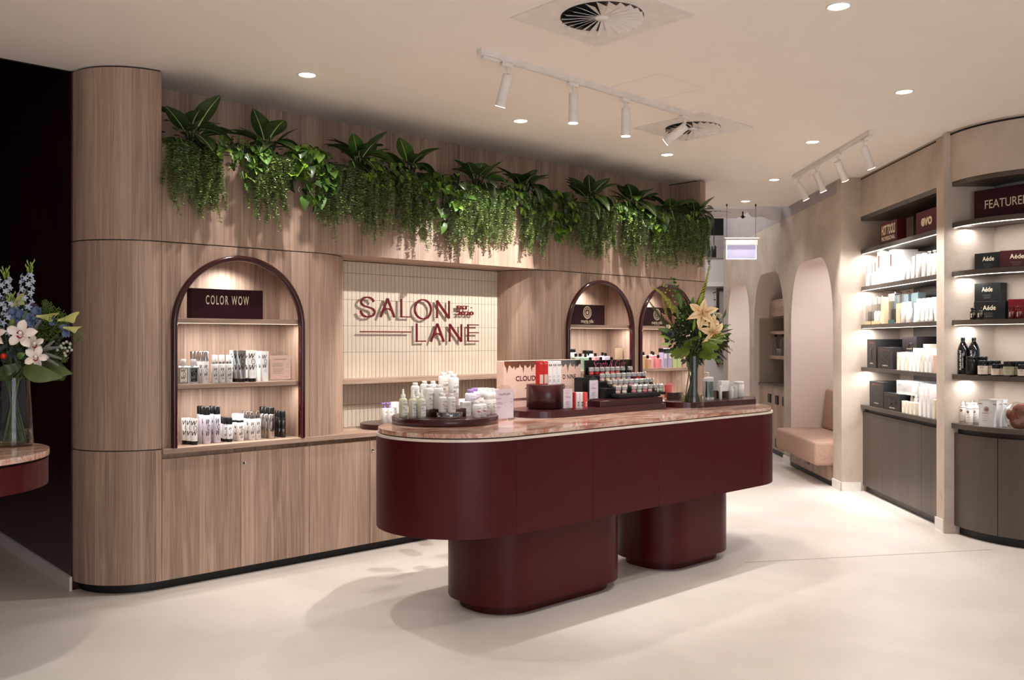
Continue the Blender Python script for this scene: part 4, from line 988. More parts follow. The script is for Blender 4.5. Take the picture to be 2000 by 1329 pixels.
for px, b, w_, h_, m_, lab in rows_: put('care_bottle', S(w_, h_, m_), lab, 'bottle', A.at(px, b), b, ZS)
put('care_jar', parts('jarA', p_jar(.045, .125, 'mint_plastic', 'black_plastic', .03)), 'pale jar with wide black lid at the left edge of the middle arch', 'jar', A.at(1115, .2), .2, ZS+.06)
put('care_jar', parts('jarB', p_jar(.05, .17, 'lilac_white', 'black_plastic', .03)), 'white jar with wide black lid behind the pastel bottles', 'jar', A.at(1148, .2), .20, ZS)
put('sign_holder', p_acrylic(.12, .215, 'kraft', [(1, 0, .82, .2, .1, 0), (5, 0, .5, .6, .06, 0), (1, 0, .15, .5, .1, 0)], cardh=.18)(), 'clear acrylic holder with kraft card in the middle arch', 'sign', A.at(1208, .09), .09, ZS)
rows_ = [(1256.5, .06, .055, .150, 'peach', 'peach bottle with black cap at the left of the right arch'), (1265, .03, .050, .120, 'apricot', 'short apricot bottle with black cap in the right arch'),
 (1276, .08, .072, .150, 'pink_plastic', 'wide pink bottle with black cap in the right arch'), (1285.5, .03, .048, .122, 'rose_plastic', 'short rose bottle with black cap in the right arch'),
 (1273, .16, .05, .155, 'peach', 'peach bottle with black cap in the rear row of the right arch')]
for px, b, w_, h_, m_, lab in rows_: put('care_bottle', S(w_, h_, m_), lab, 'bottle', A.at(px, b), b, ZS)
def lidbox(mat):
    def f():
        return [('body', MB().bbox(-.032, .032, -.028, .028, 0, .148, .006).mesh('body', mat)), ('lid', MB().bbox(-.034, .034, -.030, .030, .148, .182, .004).mesh('lid', 'black_plastic')),
                ('label_frame', MB().box(-.021, .021, -.0286, -.028, .085, .135).mesh('frame', 'ink')), ('label_panel', MB().box(-.0195, .0195, -.0292, -.0287, .0865, .1335).mesh('panel', 'white_card'))]
    return f
for px, b, m_, lab in ((1295, .07, 'lilac_plastic', 'left of two lilac tins with black lids in the right arch'), (1304.5, .07, 'lilac_plastic', 'right of two lilac tins with black lids in the right arch'),
                       (1314, .07, 'lime_plastic', 'left of two pale green tins with black lids beside the vase'), (1323, .07, 'lime_plastic', 'right of two pale green tins with black lids beside the vase'),
                       (1333, .07, 'blush', 'blush tin with black lid behind the vase')):
    put('care_tin', parts(('tin', m_), lidbox(m_)), lab, 'tin', A.at(px, b), b, ZS)
for px, b, m_, w_ in ((1135, .08, 'pink_plastic', 'pink'), (1160, .08, 'sage_plastic', 'sage'), (1275, .08, 'peach', 'peach')):
    pass
# ---------------------------------------------------------------- recess worktop: small tray
t = tag(obj('round_tray', MB().lathe([(.218, 0), (.22, .002), (.22, .033), (.217, .035)], 48).mesh('tray', 'burgundy_tray'), None, A.P(1.70, .155, ZT)), 'small round burgundy tray on the recess worktop, mostly hidden by the island', 'tray')
ZR = ZT+.0355
pu = parts('pu', p_pump(.026, .155, 'white_plastic', 'lavender_plastic', 'ink_soft'))
put('pump_bottle', pu, 'white pump bottle with lavender pump on the small rear tray, left one', 'bottle', A.at(751.5, .08), .08, ZR)
put('pump_bottle', pu, 'white pump bottle with lavender pump on the small rear tray, right one', 'bottle', A.at(761, .06), .06, ZR)
tb4 = parts('tb4', p_tube(.055, .152, 'white_card', .012, 'white_plastic', lambda mb: lines(mb, 0, .12, .03, 8, .012, .0014)))
for i, (px, b) in enumerate(((769, .10), (780, .06), (788, .12))):
    put('squeeze_tube', tb4, '%s white tube behind the nozzle bottles, small rear tray' % ('left', 'middle', 'right')[i], 'tube', A.at(px, b), b, ZR)
for i, px in enumerate((897, 906, 915, 925)):
    put('squeeze_tube', tb4, '%s of four white tubes on the recess worktop behind the round tray' % ORD[i+1], 'tube', A.at(px, .1), .1, ZT+.03)
tag(obj('display_riser', MB().bbox(-.2, .2, -.08, .08, 0, .030, .002).mesh('riser', 'burgundy_tray'), None, A.P(A.at(911, .1), .1, ZT), (0, 0, A.th)), 'low burgundy riser under four white tubes on the recess worktop', 'riser')
# ================================================================== ON THE ISLAND
ZI = .9802
tray1 = tag(obj('round_tray', MB().lathe([(.296, 0), (.30, .003), (.30, .039), (.297, .041)], 72).mesh('tray', 'burgundy_tray'), None, (-.376, 5.035, ZI)), 'large round burgundy tray at the rounded near end of the island', 'tray')
Z1T = ZI+.0412
def wpos(px, py, z):
    Y = F_PX*(z-EYE)/(CY-py); return (px-CX)/F_PX*Y, Y
I = Frame(0, 0, A.th*180/PI)
def wput(name, pts, label, cat, px, py, z, group=None, rz=0.0):
    """stand a thing where the photograph shows its foot on a surface of height z"""
    x, y = wpos(px, py, z); a = x*I.c+y*I.s; b = -x*I.s+y*I.c
    return put(name, pts, label, cat, a, b, z, I, group, rz)
tag(obj('display_riser', MB().lathe([(.128, 0), (.13, .002), (.13, .043), (.127, .045)], 40).mesh('riser', 'burgundy_tray'), None, (wpos(868, 818, Z1T)[0]+.0, wpos(868, 818, Z1T)[1]+.23, Z1T)), 'round burgundy riser at the back of the large round tray', 'riser')
x_, y_ = wpos(876, 820, Z1T)
tag(obj('acrylic_riser', MB().lathe([(.069, 0), (.07, .001), (.07, .033), (.069, .034)], 40).mesh('riser', 'acrylic_thick'), None, (x_, y_+.075, Z1T)), 'clear round acrylic riser carrying two small bottles on the large round tray', 'riser')
def olabel(mb, r, zc, num, sc=1.0, w=None):
    w = w or r*1.25
    place_text(text_mb('OLAPLEX', w*1.1, .0115*sc, 1, .0), mb, 0, zc, 0, r+.0012)
    place_text(text_mb(num, w*.36, .0085*sc, 1, .02), mb, -w*.33, zc-.020*sc, 0, r+.0012)
    lines(mb, -.0, zc+.016*sc, w, 1, .01, .001, 0, r+.0012, 0, 0); lines(mb, 0, zc-.029*sc, w*.9, 2, .005*sc, .001, 0, r+.0012); lines(mb, 0, zc-.048*sc, w*.8, 2, .005*sc, .001, 0, r+.0012)
def o_nozzle():
    r, h = .0235, .105; lb = MB(); olabel(lb, r, .073, 'N\u00ba0')
    return [('body', MB().lathe([(r-.002, 0), (r, .002), (r, h-.010), (r-.008, h), (.010, h+.004)], SEG).mesh('b', 'oil_plastic')),
            ('paper_label', MB().strip([[((r+.0005)*math.sin(t), -(r+.0005)*math.cos(t), z) for t in [-.75+1.5*i/8 for i in range(9)]] for z in (.012, .094)]).mesh('l', 'white_card')),
            ('nozzle', MB().lathe([(.0135, h), (.0125, h+.018), (.006, h+.024), (.0045, h+.048), (.002, h+.05)], 14).mesh('n', 'milky')), ('label_print', lb.mesh('p', 'ink'))]
def o_bottle(r, h, num, mat='white_plastic', capm='white_plastic', caph=.016, capr=None, band=None):
    def f():
        capr_ = capr or r*.55; hb = h-caph; lb = MB(); olabel(lb, r, hb*.68, num, min(1.3, hb/.11))
        out = [('body', MB().lathe([(r-.002, 0), (r, .002), (r, hb-.010), (r-.005, hb-.002), (capr_, hb)], SEG).mesh('b', mat)), ('cap', MB().lathe([(capr_, hb), (capr_+.0008, hb+.002), (capr_+.0008, h-.001), (capr_-.001, h)], 16).mesh('c', capm)), ('label_print', lb.mesh('p', 'ink'))]
        if band:
            mb = MB(); t0 = [-.5+i*.125 for i in range(9)]; mb.strip([[((r+.0008)*math.sin(t), -(r+.0008)*math.cos(t), z) for t in t0] for z in (hb*.44, hb*.49)], 0, False)
            out.append(('red_band', mb.mesh('band', band)))
        return out
    return f
nz = parts('nz', o_nozzle)
for px, py, w_ in ((787.5, 815.5, 'leftmost'), (806.5, 816.5, 'second from the left'), (823.5, 817, 'right front')): wput('nozzle_bottle', nz, 'oily clear bottle with pointed nozzle on the large round tray, '+w_, 'bottle', px, py, Z1T)
wput('nozzle_bottle', nz, 'oily clear bottle with pointed nozzle, behind the right front one', 'bottle', 817, 811, Z1T)
ob4 = parts('ob4', o_bottle(.0255, .133, 'N\u00ba4')); ob5 = parts('ob5', o_bottle(.026, .140, 'N\u00ba5'))
ZRz = Z1T+.0453
for px, py, w_, m_ in ((838, 799, 'right of the nozzle bottles', ob4), (857, 799, 'second on the riser', ob4), (811, 793, 'behind the left nozzle bottle', ob4), (829, 788, 'rear row, left', ob4), (846, 788, 'rear row, right', ob4)):
    wput('treatment_bottle', m_, 'cream round bottle with flat cap on the dark riser, '+w_, 'bottle', px, py, ZRz)
big = parts('big', o_bottle(.0315, .200, 'N\u00ba5', caph=.02))
for px, py, w_ in ((886, 796, 'the front right one'), (866, 790, 'the left one with a grey panel'), (880, 786, 'the rear one')): wput('treatment_bottle', big, 'tallest white bottle at the back of the round tray, '+w_.replace('the ', '').replace(' one', ''), 'bottle', px, py, Z1T+.02)
sm3 = parts('sm3', o_bottle(.0225, .101, 'N\u00ba3'))
wput('treatment_bottle', sm3, 'small cream bottle on the clear acrylic riser, left one', 'bottle', 864.5, 805.5, Z1T+.0345); wput('treatment_bottle', sm3, 'small cream bottle on the clear acrylic riser, right one', 'bottle', 882, 806, Z1T+.0345)
ctn = parts('ctn', p_box(.05, .05, .078, 'white_card', [(3, 0, .066, .038, .006, 'ink_soft', 0), (2, 0, .02, .03, .006, 'ink_soft', 0)]))
wput('small_carton', ctn, 'small white carton right of the acrylic riser on the round tray', 'box', 912, 813, Z1T, rz=-.35)
pur = parts('pur', o_bottle(.033, .135, 'N\u00ba4P', 'lilac_white', 'lavender_plastic', .02))
wput('treatment_bottle', pur, 'bottle with lavender cap and shoulders on the round tray, front one', 'bottle', 919, 806, Z1T); wput('treatment_bottle', pur, 'bottle with lavender cap and shoulders on the round tray, rear one', 'bottle', 927, 802, Z1T)
b6 = parts('b6', o_bottle(.0225, .092, 'N\u00ba6', caph=.018, capr=.0125, band='red_ink'))
wput('treatment_bottle', b6, 'small white bottle with red stripe at the right of the round tray, front one', 'bottle', 931, 816, Z1T); wput('treatment_bottle', b6, 'small white bottle with red stripe at the right of the round tray, second one', 'bottle', 942.5, 814.5, Z1T)
b8 = parts('b8', o_bottle(.0215, .125, 'N\u00ba8', caph=.036, capr=.017))
for px, py, w_ in ((951, 810, 'left one'), (962, 809, 'right one'), (943, 805, 'rear one')): wput('treatment_bottle', b8, 'white bottle with tall domed cap near the right edge of the round tray, '+w_, 'bottle', px, py, Z1T)
tb5 = parts('tb5', p_tube(.055, .135, 'white_card', .012, 'white_plastic', lambda mb: lines(mb, 0, .10, .03, 6, .010, .0014)))
for i, (px, py) in enumerate(((938, 801), (949, 801), (959, 802), (968, 804))): wput('squeeze_tube', tb5, '%s white crimped tube from the left at the back right of the large round tray' % ORD[i+1], 'tube', px, py, Z1T)
OL = [('OLAPLEX', 0, .90, .66, .07, 0), (2, -.3, .76, .34, .03, 0), (3, -.28, .62, .40, .03, 0), (2, -.33, .46, .3, .03, 0), (1, .38, .74, .12, .03, 0), (2, .38, .62, .12, .03, 0), (1, .38, .44, .12, .03, 0)]
wput('sign_holder', p_acrylic(.160, .205, 'lilac_card', OL, cardw=.88, cardh=.168)(), 'tall clear acrylic holder with lilac price card beside the round tray on the island', 'sign', 984, 821, ZI)
# long tray and tier
def rr_tray(a0, a1, b0, b1, h, rl): 
    pts = [(a1, b0), (a1, b1)]+arc(a0+rl, b1-rl, rl, 90, 180, 14)+arc(a0+rl, b0+rl, rl, 180, 270, 14)
    return pts
H2 = .0395
pts = rr_tray(1.655, 2.84, -1.42, -1.02, H2, .199)
tag(obj('long_tray', MB().prism([(x-1.655, y+1.42) for x, y in pts], 0, H2).mesh('tray', 'burgundy_tray'), None, A.P(1.655, -1.42, ZI), (0, 0, A.th)), 'long burgundy tray with rounded left end in the middle of the island', 'tray')
Z2T = ZI+H2+.0005
tag(obj('tray_tier', MB().bbox(0, .63, 0, .37, 0, .0395, .002).mesh('tier', 'burgundy_tray'), None, A.P(2.22, -1.385, Z2T), (0, 0, A.th)), 'rectangular burgundy step on the long tray under the nail polish stand', 'riser')
Z3T = Z2T+.040
x_, y_ = wpos(1067, 801, Z2T)
tag(obj('display_drum', MB().lathe([(.108, 0), (.110, .004), (.110, .006), (.118, .008), (.12, .010), (.12, .148), (.117, .151)], 56).mesh('drum', 'burgundy_tray'), None, (x_, y_+.122, Z2T)), 'burgundy drum stand carrying red and white cartons on the long tray', 'stand')
ZD = Z2T+.1515
kw = [('K18', 0, .118, .026, .013, 'ink', .04), (2, -.004, .05, .022, .006, 'ink_soft', 0), (4, -.004, .030, .02, .005, 'ink_soft', 0)]
kb = parts('kb', p_box(.0365, .034, .142, 'white_card', kw)); kr = parts('kr', p_box(.034, .034, .142, 'red_card', [(2, 0, .118, .026, .006, 'white_card', 0), (1, 0, .02, .02, .006, 'ink', 0)]))
def kr_f():
    o_ = p_box(.0365, .034, .142, 'red_card', [(2, 0, .132, .026, .006, 'blush', 0)])(); o_.append(('pale_panel', MB().box(-.014, .014, -.0008, 0, .006, .062).mesh('panel', 'pale_label'))); return o_
kr = parts('kr2', kr_f)
cx_d, cy_d = x_, y_+.122
for i in range(5):
    off = (i-2)*.0385-.012; a = cx_d*I.c+cy_d*I.s+off; b = -cx_d*I.s+cy_d*I.c-.055
    put('treatment_carton', kr if i < 2 else kb, ('red carton on the drum stand, leftmost', 'red carton on the drum stand, second from the left', 'white carton on the drum stand, left of three', 'white carton on the drum stand, middle of three', 'white carton on the drum stand, right of three')[i], 'box', a, b, ZD, I)
# pink boxed set behind the drum
def cn_box():
    w, h, d = .705, .24, .07
    out = p_box(w, d, h, 'blush')()
    out[0] = ('carton', MB().bbox(-w/2, w/2, 0, d, 0, h-.002, .002).mesh('carton', 'pink_card'))
    for cx_, cn, mt in ((-w/4, 3, 'rose_gold'), (w/4, 5, 'sage_plastic')):
        mb = MB(); n = 44; up = []; dnn = []
        for i in range(n+1):
            x = -w/4+.003+(w/2-.006)*i/n; k = abs(math.sin(i*.55+cn))*.022+abs(math.sin(i*1.3+cn*2))*.012+.012
            if i % 9 == cn % 4: k += .035
            up.append((cx_+x, -.0008, h-.003)); dnn.append((cx_+x, -.0008, h-.006-k))
        mb.strip([dnn, up], 0, False); out.append(('copper_drip' if mt == 'rose_gold' else 'silver_drip', mb.mesh('drip', mt if mt == 'rose_gold' else 'silver')))
    out.append(('divider', MB().box(-.001, .001, -.001, 0, .0, h-.03).mesh('div', 'blush')))
    mb = MB(); place_text(text_mb('CLOUD', .175, .032, 4, .012), mb, A.at(1029, -.995)-A.at(1062.5, -.995)-.01, .125, -.001); lines(mb, -.12, .06, .1, 1, .01, .003, -.001)
    out.append(('label_print', mb.mesh('p', 'wine_glass')))
    mb = MB(); place_text(text_mb('D NINE', .125, .030, 4, .004), mb, A.at(1112, -.995)-A.at(1062.5, -.995), .125, -.001); lines(mb, .14, .06, .14, 1, .01, .003, -.001)
    out.append(('label_print', mb.mesh('p', 'ink')))
    return out
put('boxed_set', cn_box(), 'wide pink boxed set with copper drip pattern behind the drum stand', 'box', A.at(1062.5, -.995), -.995, 1.075)
tag(obj('display_block', MB().bbox(-.31, .31, 0, .07, 0, .094, .002).mesh('block', 'blush'), None, A.P(A.at(1062, -1.0), -.99, ZI), (0, 0, A.th)), 'pale block on the island that raises the wide pink boxed set', 'riser')
HU = [('Hue', 0, .66, .5, .12, -.01), (1, 0, .86, .5, .03, 0), (5, 0, .42, .5, .045, 0), (3, 0, .16, .3, .04, 0)]
hu = parts('hue', p_acrylic(.095, .150, 'lilac_card', HU, cardw=.84, cardh=.118))
wput('sign_holder', hu, 'small clear acrylic holder in front of the drum stand', 'sign', 1108, 800.5, Z2T)
wput('sign_holder', hu, 'small clear acrylic holder at the left end of the nail polish stand', 'sign', 1158.5, 782, Z3T)
def kv(mat, m2):
    def f():
        o_ = p_box(.026, .034, .098, mat)(); mb = MB(); place_text(text_mb('K18', .028, .013, 1, .04), mb, 0, .026, -.0007, None, 0, 0, PI/2)
        o_.append(('label_print', mb.mesh('p', m2))); return o_
    return f
for px, m_, m2, lab in ((1124.5, 'red_card', 'red_ink', 'narrow red carton right of the small acrylic holder'), (1129.5, 'white_card', 'ink', 'narrow white carton next to the narrow red one'),
                        (1137, 'white_card', 'ink', 'narrow white carton left of the coral one'), (1145, 'coral', 'white_card', 'coral carton at the left side of the burgundy step')):
    wput('narrow_carton', parts(('kv', m_, m2), kv(m_, m2)), lab, 'box', px, 797.5, Z2T)
# nail polish stand
st = athing('polish_stand', 'black stepped nail polish display stand with pink handwritten header', 'stand', 2.44, -1.345, Z3T)
TZ = [.031, .068, .108, .147]
obj('tier', MB().box(.03, .46, .02, .08, 0, .012).bbox(.012, .495, 0, .075, .012, TZ[0], .001).mesh('tier', 'black_card'), st)
obj('tier', MB().box(-.03, .47, .09, .14, 0, TZ[1]-.012).bbox(-.035, .49, .078, .150, TZ[1]-.010, TZ[1], .001).mesh('tier', 'black_card'), st)
obj('tier', MB().box(-.06, .47, .155, .21, 0, TZ[2]-.012).bbox(-.01, .50, .150, .220, TZ[2]-.010, TZ[2], .001).mesh('tier', 'black_card'), st)
obj('tier', MB().box(-.10, .46, .225, .30, 0, TZ[3]-.012).bbox(-.01, .50, .220, .30, TZ[3]-.010, TZ[3], .001).mesh('tier', 'black_card'), st)
hdr = obj('header', MB().bbox(.008, .495, .302, .312, .03, .247, .001).mesh('header', 'black_gloss'), st)
mb = MB(); place_text(text_mb('Smith & Cult', .34, .050, 4, -.028, .38, .95), mb, .255, .220, .3005)
obj('label_print', mb.mesh('p', 'neon_pink'), hdr)
def polish(col):
    def f():
        ca = MB().lathe([(.014, .021), (.0195, .026), (.0195, .046), (.015, .053)], 8, 0, 0, 0, 1, 1, False)
        return [('glass_base', MB().lathe([(.012, 0), (.0165, .003), (.0165, .018), (.010, .024)], 10).mesh('g', col)), ('faceted_cap', ca.mesh('c', 'cap_silver'))]
    return f
PCOL = ['coral', 'red_card', 'red_card', 'blush', 'coral', 'coral', 'black_gloss', 'black_gloss', 'blush', 'peach', 'blush', 'pink_plastic', 'pale_label', 'lilac_plastic', 'wine_glass', 'red_ink', 'wine_glass',
        'black_gloss', 'peach', 'blush', 'pale_label', 'pink_plastic', 'white_card', 'silver', 'silver', 'steel_dark', 'blush', 'cream_card', 'rose_plastic', 'mint_plastic', 'rose_plastic', 'blush', 'silver', 'sage_plastic']
rowsP = [(.275, TZ[3], [.04+i*.0535 for i in range(7)]+[.44], 'top'), (.185, TZ[2], [.05+i*.0540 for i in range(9)], 'second'), (.115, TZ[1], [.045+i*.0540 for i in range(9)], 'third'), (.045, TZ[0], [.048, .112]+[.208+i*.0570 for i in range(6)], 'front')]
ci = 0
for b, z, xs_, nm in rowsP:
    for i, x in enumerate(xs_):
        c = PCOL[ci % len(PCOL)]; ci += 1
        put('nail_polish', parts(('np', c), polish(c)), 'nail polish with faceted chrome cap, %s in the %s row of the black stand' % (ORD[i+1], nm), 'bottle', 2.44+x, -1.345+b, Z3T+z+.0003, group='nail polishes, counted from the left')
def pouch(mat, w, h, d=.03, band=None):
    def f():
        n = 8; rows = []
        for j in range(6):
            t = j/5; z = h*t; ay = d/2*(1-t**1.5)+.001
            rows.append([(w/2*(1-.03*math.sin(PI*t))*math.cos(2*PI*i/16), ay*math.sin(2*PI*i/16), z) for i in range(17)])
        out = [('body', MB().strip(rows).mesh('pouch', mat)), ('top_seal', MB().box(-w/2, w/2, -.0015, .0015, h-.012, h+.004).mesh('seal', mat))]
        if band: out.append(('stripe', MB().box(-w/2+.002, w/2-.002, -.005, -.0042, h*.84, h*.86).mesh('stripe', band)))
        return out
    return f
wput('sachet_pouch', parts('po1', pouch('coral', .085, .088)), 'coral sachet pouch right of the nail polish stand, the front one', 'pouch', 1305, 777, Z3T-.04)
wput('sachet_pouch', parts('po2', pouch('rose_plastic', .085, .095)), 'pink sachet pouch right of the nail polish stand, the rear one', 'pouch', 1308, 773.5, Z3T-.04)
# right tray
pts = [(0, .42), (0, .20)]+arc(.16, .20, .16, 180, 250, 8)+[(.72, -.02), (.90, .12)]+arc(.92, .17, .05, -60, 20, 5)+[(.98, .36), (.90, .42)]
tag(obj('angled_tray', MB().prism(pts, 0, .038).mesh('tray', 'burgundy_tray'), None, A.P(2.96, -1.56, ZI), (0, 0, A.th)), 'burgundy tray with angled corners behind the lily vase at the far end of the island', 'tray')
ZA = ZI+.0385
def clearset(w, d, h, inner):
    def f():
        out = [('case', MB().bbox(-w/2, w/2, 0, d, 0, h, .002).mesh('case', 'clear_plastic'))]
        for (nm, me) in inner(): out.append((nm, me))
        return out
    return f
def teal_inner():
    o_ = []
    for x in (-.024, .024):
        rows = []
        for j in range(5):
            t = j/4; z = .02+.11*t
            rows.append([(x+(.017+.005*t)*math.cos(2*PI*i/14), .022+(.017*(1-t)+.002)*math.sin(2*PI*i/14), z) for i in range(15)])
        o_.append(('tube', MB().strip(rows).mesh('t', 'teal'))); o_.append(('tube_cap', MB().lathe([(.016, .003), (.017, .02)], 14, 0, x, .022).mesh('c', 'white_plastic')))
    o_.append(('header_card', MB().box(-.05, .05, .040, .042, .134, .158).mesh('h', 'white_card')))
    return o_
wput('gift_set', clearset(.105, .045, .150, teal_inner)(), 'clear case with two teal tubes just right of the lily vase', 'box', 1391, 782, ZA)
def white_inner():
    return [('bottle', MB().lathe([(.018, .003), (.019, .006), (.019, .07), (.012, .078), (.012, .09)], 14, 0, -.022, .025).mesh('b', 'white_plastic')), ('bottle', MB().lathe([(.018, .003), (.019, .006), (.019, .08), (.014, .09)], 14, 0, .022, .025).mesh('b', 'mint_plastic'))]
wput('gift_set', clearset(.095, .05, .105, white_inner)(), 'clear case with two pale bottles at the right end of the angled tray', 'box', 1437, 779, ZA)
wput('care_jar', parts('jc', p_jar(.038, .118, 'white_plastic', 'white_plastic', .018)), 'white jar behind the right clear case on the angled tray', 'jar', 1443, 776, ZA)
wput('slim_bottle', parts('slw', p_cyl(.011, .10, 'white_plastic', .010, .02, 'white_plastic', wow_=False)), 'slim white bottle between the teal tubes and the dark block', 'bottle', 1407, 781, ZA)
wput('display_block', [('block', MB().bbox(-.05, .05, 0, .07, 0, .055, .002).mesh('block', 'burgundy_tray'))], 'small burgundy block on the angled tray right of the teal tubes', 'riser', 1417, 778, ZA)
wput('boxed_card', p_box(.10, .03, .075, 'white_card', [(3, -.01, .05, .05, .01, 'lilac_plastic', 0)])(), 'white carton standing on the small burgundy block of the angled tray', 'box', 1417, 764.5, ZA+.0555)
wput('pump_bottle', parts('pu2', p_pump(.024, .19, 'clear_plastic', 'peach')), 'clear bottle with peach pump behind the teal tubes', 'bottle', 1383, 776, ZA)
wput('care_tin', parts('wtn', p_box(.06, .04, .15, 'white_card', [(2, 0, .13, .04, .006, 'ink_soft', 0)])), 'white carton behind the two teal tubes', 'box', 1389, 776.5, ZA)
wput('display_block', [('block', MB().bbox(-.06, .06, 0, .06, 0, .048, .002).mesh('block', 'burgundy_tray'))], 'small burgundy block on the angled tray left of the lily vase', 'riser', 1325, 780, ZA)
wput('sign_holder', p_acrylic(.10, .195, 'acrylic', [(1, 0, .9, .1, .02, 0)], cardw=.5, cardh=.05)(), 'tall empty clear acrylic holder left of the lily vase', 'sign', 1330, 781, ZA)
# ================================================================== SHELVING PRODUCTS (W frame)
Zs1, Zs2, Zs3, Zs4, Zs5 = 2.3025, 1.9525, 1.5915, 1.1875, .8285
def wshelf(name, pts, lab, cat, px, b, z, group=None, rz=0): return put(name, pts, lab, cat, W.at(px, b), b, z, W, group, rz)
def bw(px0, px1, b): return W.at(px1, b)-W.at(px0, b)
def signb(text_rows, w, h, d=.08):
    out = p_box(w, d, h, 'sign_burgundy')(); mb = MB()
    for tx, cx_, cz, tw_, th_, bo in text_rows: place_text(text_mb(tx, tw_, th_, 5, bo), mb, cx_, cz, -.0008)
    out.append(('label_print', mb.mesh('p', 'ivory_ink'))); return out
a0, a1 = W.at(1718.5, .03), W.at(1752, .03); w_ = a1-a0
put('brand_board', signb([('HOT TOOLS', 0, .126, w_*.78, .088, .035), ('PROFESSIONAL', 0, .050, w_*.78, .038, .03)], w_, .195), 'burgundy board with tall condensed ivory letters at the top left of the shelving', 'sign', (a0+a1)/2, .03, Zs1, W)
a0, a1 = W.at(1789, .03), W.at(1831.5, .03); w_ = a1-a0
put('brand_board', signb([('evo', 0, .092, w_*.5, .066, .035)], w_, .182), 'burgundy board with three round ivory letters, right of the condensed lettered one', 'sign', (a0+a1)/2, .03, Zs1, W)
# second shelf: white brush boxes then bottles
def brushbox(w, d, h, big):
    def f():
        out = p_box(w, d, h, 'white_card')(); mb = MB()
        bh = h*.36; mb.bbox(-w*.16 if not big else -w*.30, w*.16 if not big else -w*.12, -.0012, 0, h*.5, h*.5+bh, .0005); c = 0 if not big else -w*.21
        mb.bbox(c-.003, c+.003, -.0012, 0, h*.14, h*.5, .0005)
        out.append(('brush_print', mb.mesh('brush', 'rose_gold'))); l_ = MB()
        lines(l_, w*.2 if big else 0, h*.08, w*.3, 1, .01, .003, -.001); out.append(('label_print', l_.mesh('p', 'ink_soft'))); return out
    return f
for i, (p0, p1, h) in enumerate(((1691, 1694, .228), (1694.5, 1697.5, .232), (1702, 1705.5, .225), (1706, 1712.5, .245))):
    w_ = bw(p0, p1, .03); wshelf('brush_box', brushbox(w_*.96, .12, h, False)(), 'narrow white brush box on the second shelf, %s from the left' % ORD[i+1], 'box', (p0+p1)/2, .03, Zs2)
w_ = bw(1713, 1720, .03); wshelf('brush_box', brushbox(w_, .26, .30, False)(), 'tall white box showing a round copper brush, fifth on the second shelf', 'box', 1716.5, .03, Zs2)
w_ = bw(1736.5, 1743, .03); wshelf('brush_box', brushbox(w_, .22, .288, False)(), 'tall white box showing a bristle brush, right of the round brush box', 'box', 1740, .03, Zs2)
for i, px in enumerate((1765, 1782)): wshelf('brush_box', parts('wb', p_box(.10, .12, .27, 'white_card')), 'plain tall white box at the back of the second shelf, %s' % ('left one', 'right one')[i], 'box', px, .22, Zs2)
eb = lambda h, r=.022, caph=.03, capr=.014, m='white_plastic': parts(('eb', h, r, caph, capr, m), p_cyl(r, h, m, capr, caph, 'white_plastic', wow_=False))
def with_print(base, r, z, pm='red_ink', n=5):
    key = ('wp', id(base), pm)
    if key not in PC:
        mb = MB(); lines(mb, 0, z, r*1.2, n, .008, .002, 0, r+.0008); PC[key] = list(base)+[('label_print', mb.mesh('p', pm))]
    return PC[key]
tubeW = parts('tubeW', p_tube(.05, .165, 'white_plastic', .02, 'white_plastic', lambda mb: lines(mb, 0, .12, .02, 5, .012, .0015)))
tubeW2 = parts('tubeW2', p_tube(.05, .19, 'white_plastic', .02, 'white_plastic', lambda mb: lines(mb, 0, .14, .02, 5, .012, .0015)))
bA = eb(.125, .022, .032, .016); bB = with_print(eb(.195, .024, .05, .022), .024, .10, 'rose_gold'); bC = with_print(parts('pmp', p_pump(.024, .205, 'white_plastic', 'white_plastic')), .024, .09, 'ink_soft')
lab2 = 'on the second shelf in front of the white boxes'
for px, pt_, nm, lab in ((1760, bA, 'care_bottle', 'short white bottle, first '+lab2), (1765.5, bA, 'care_bottle', 'short white bottle, second '+lab2), (1775, tubeW, 'squeeze_tube', 'white tube, left one '+lab2), (1784, tubeW2, 'squeeze_tube', 'taller white tube, right one '+lab2),
                     (1795, bB, 'care_bottle', 'white bottle with wide cap and tan print, left of two, second shelf'), (1806, bB, 'care_bottle', 'white bottle with wide cap and tan print, right of two, second shelf'),
                     (1816.5, bC, 'pump_bottle', 'white pump bottle on the second shelf, left of three by the pier'), (1826, bC, 'pump_bottle', 'white pump bottle on the second shelf, middle of three by the pier'), (1835, bC, 'pump_bottle', 'white pump bottle on the second shelf, right of three by the pier')):
    wshelf(nm, pt_, lab, 'tube' if 'tube' in nm else 'bottle', px, .05, Zs2)
for i, px in enumerate((1799, 1809, 1819, 1829)): wshelf('care_bottle', bB, 'white bottle in the rear row of the second shelf, %s from the left' % ORD[i+1], 'bottle', px, .13, Zs2)
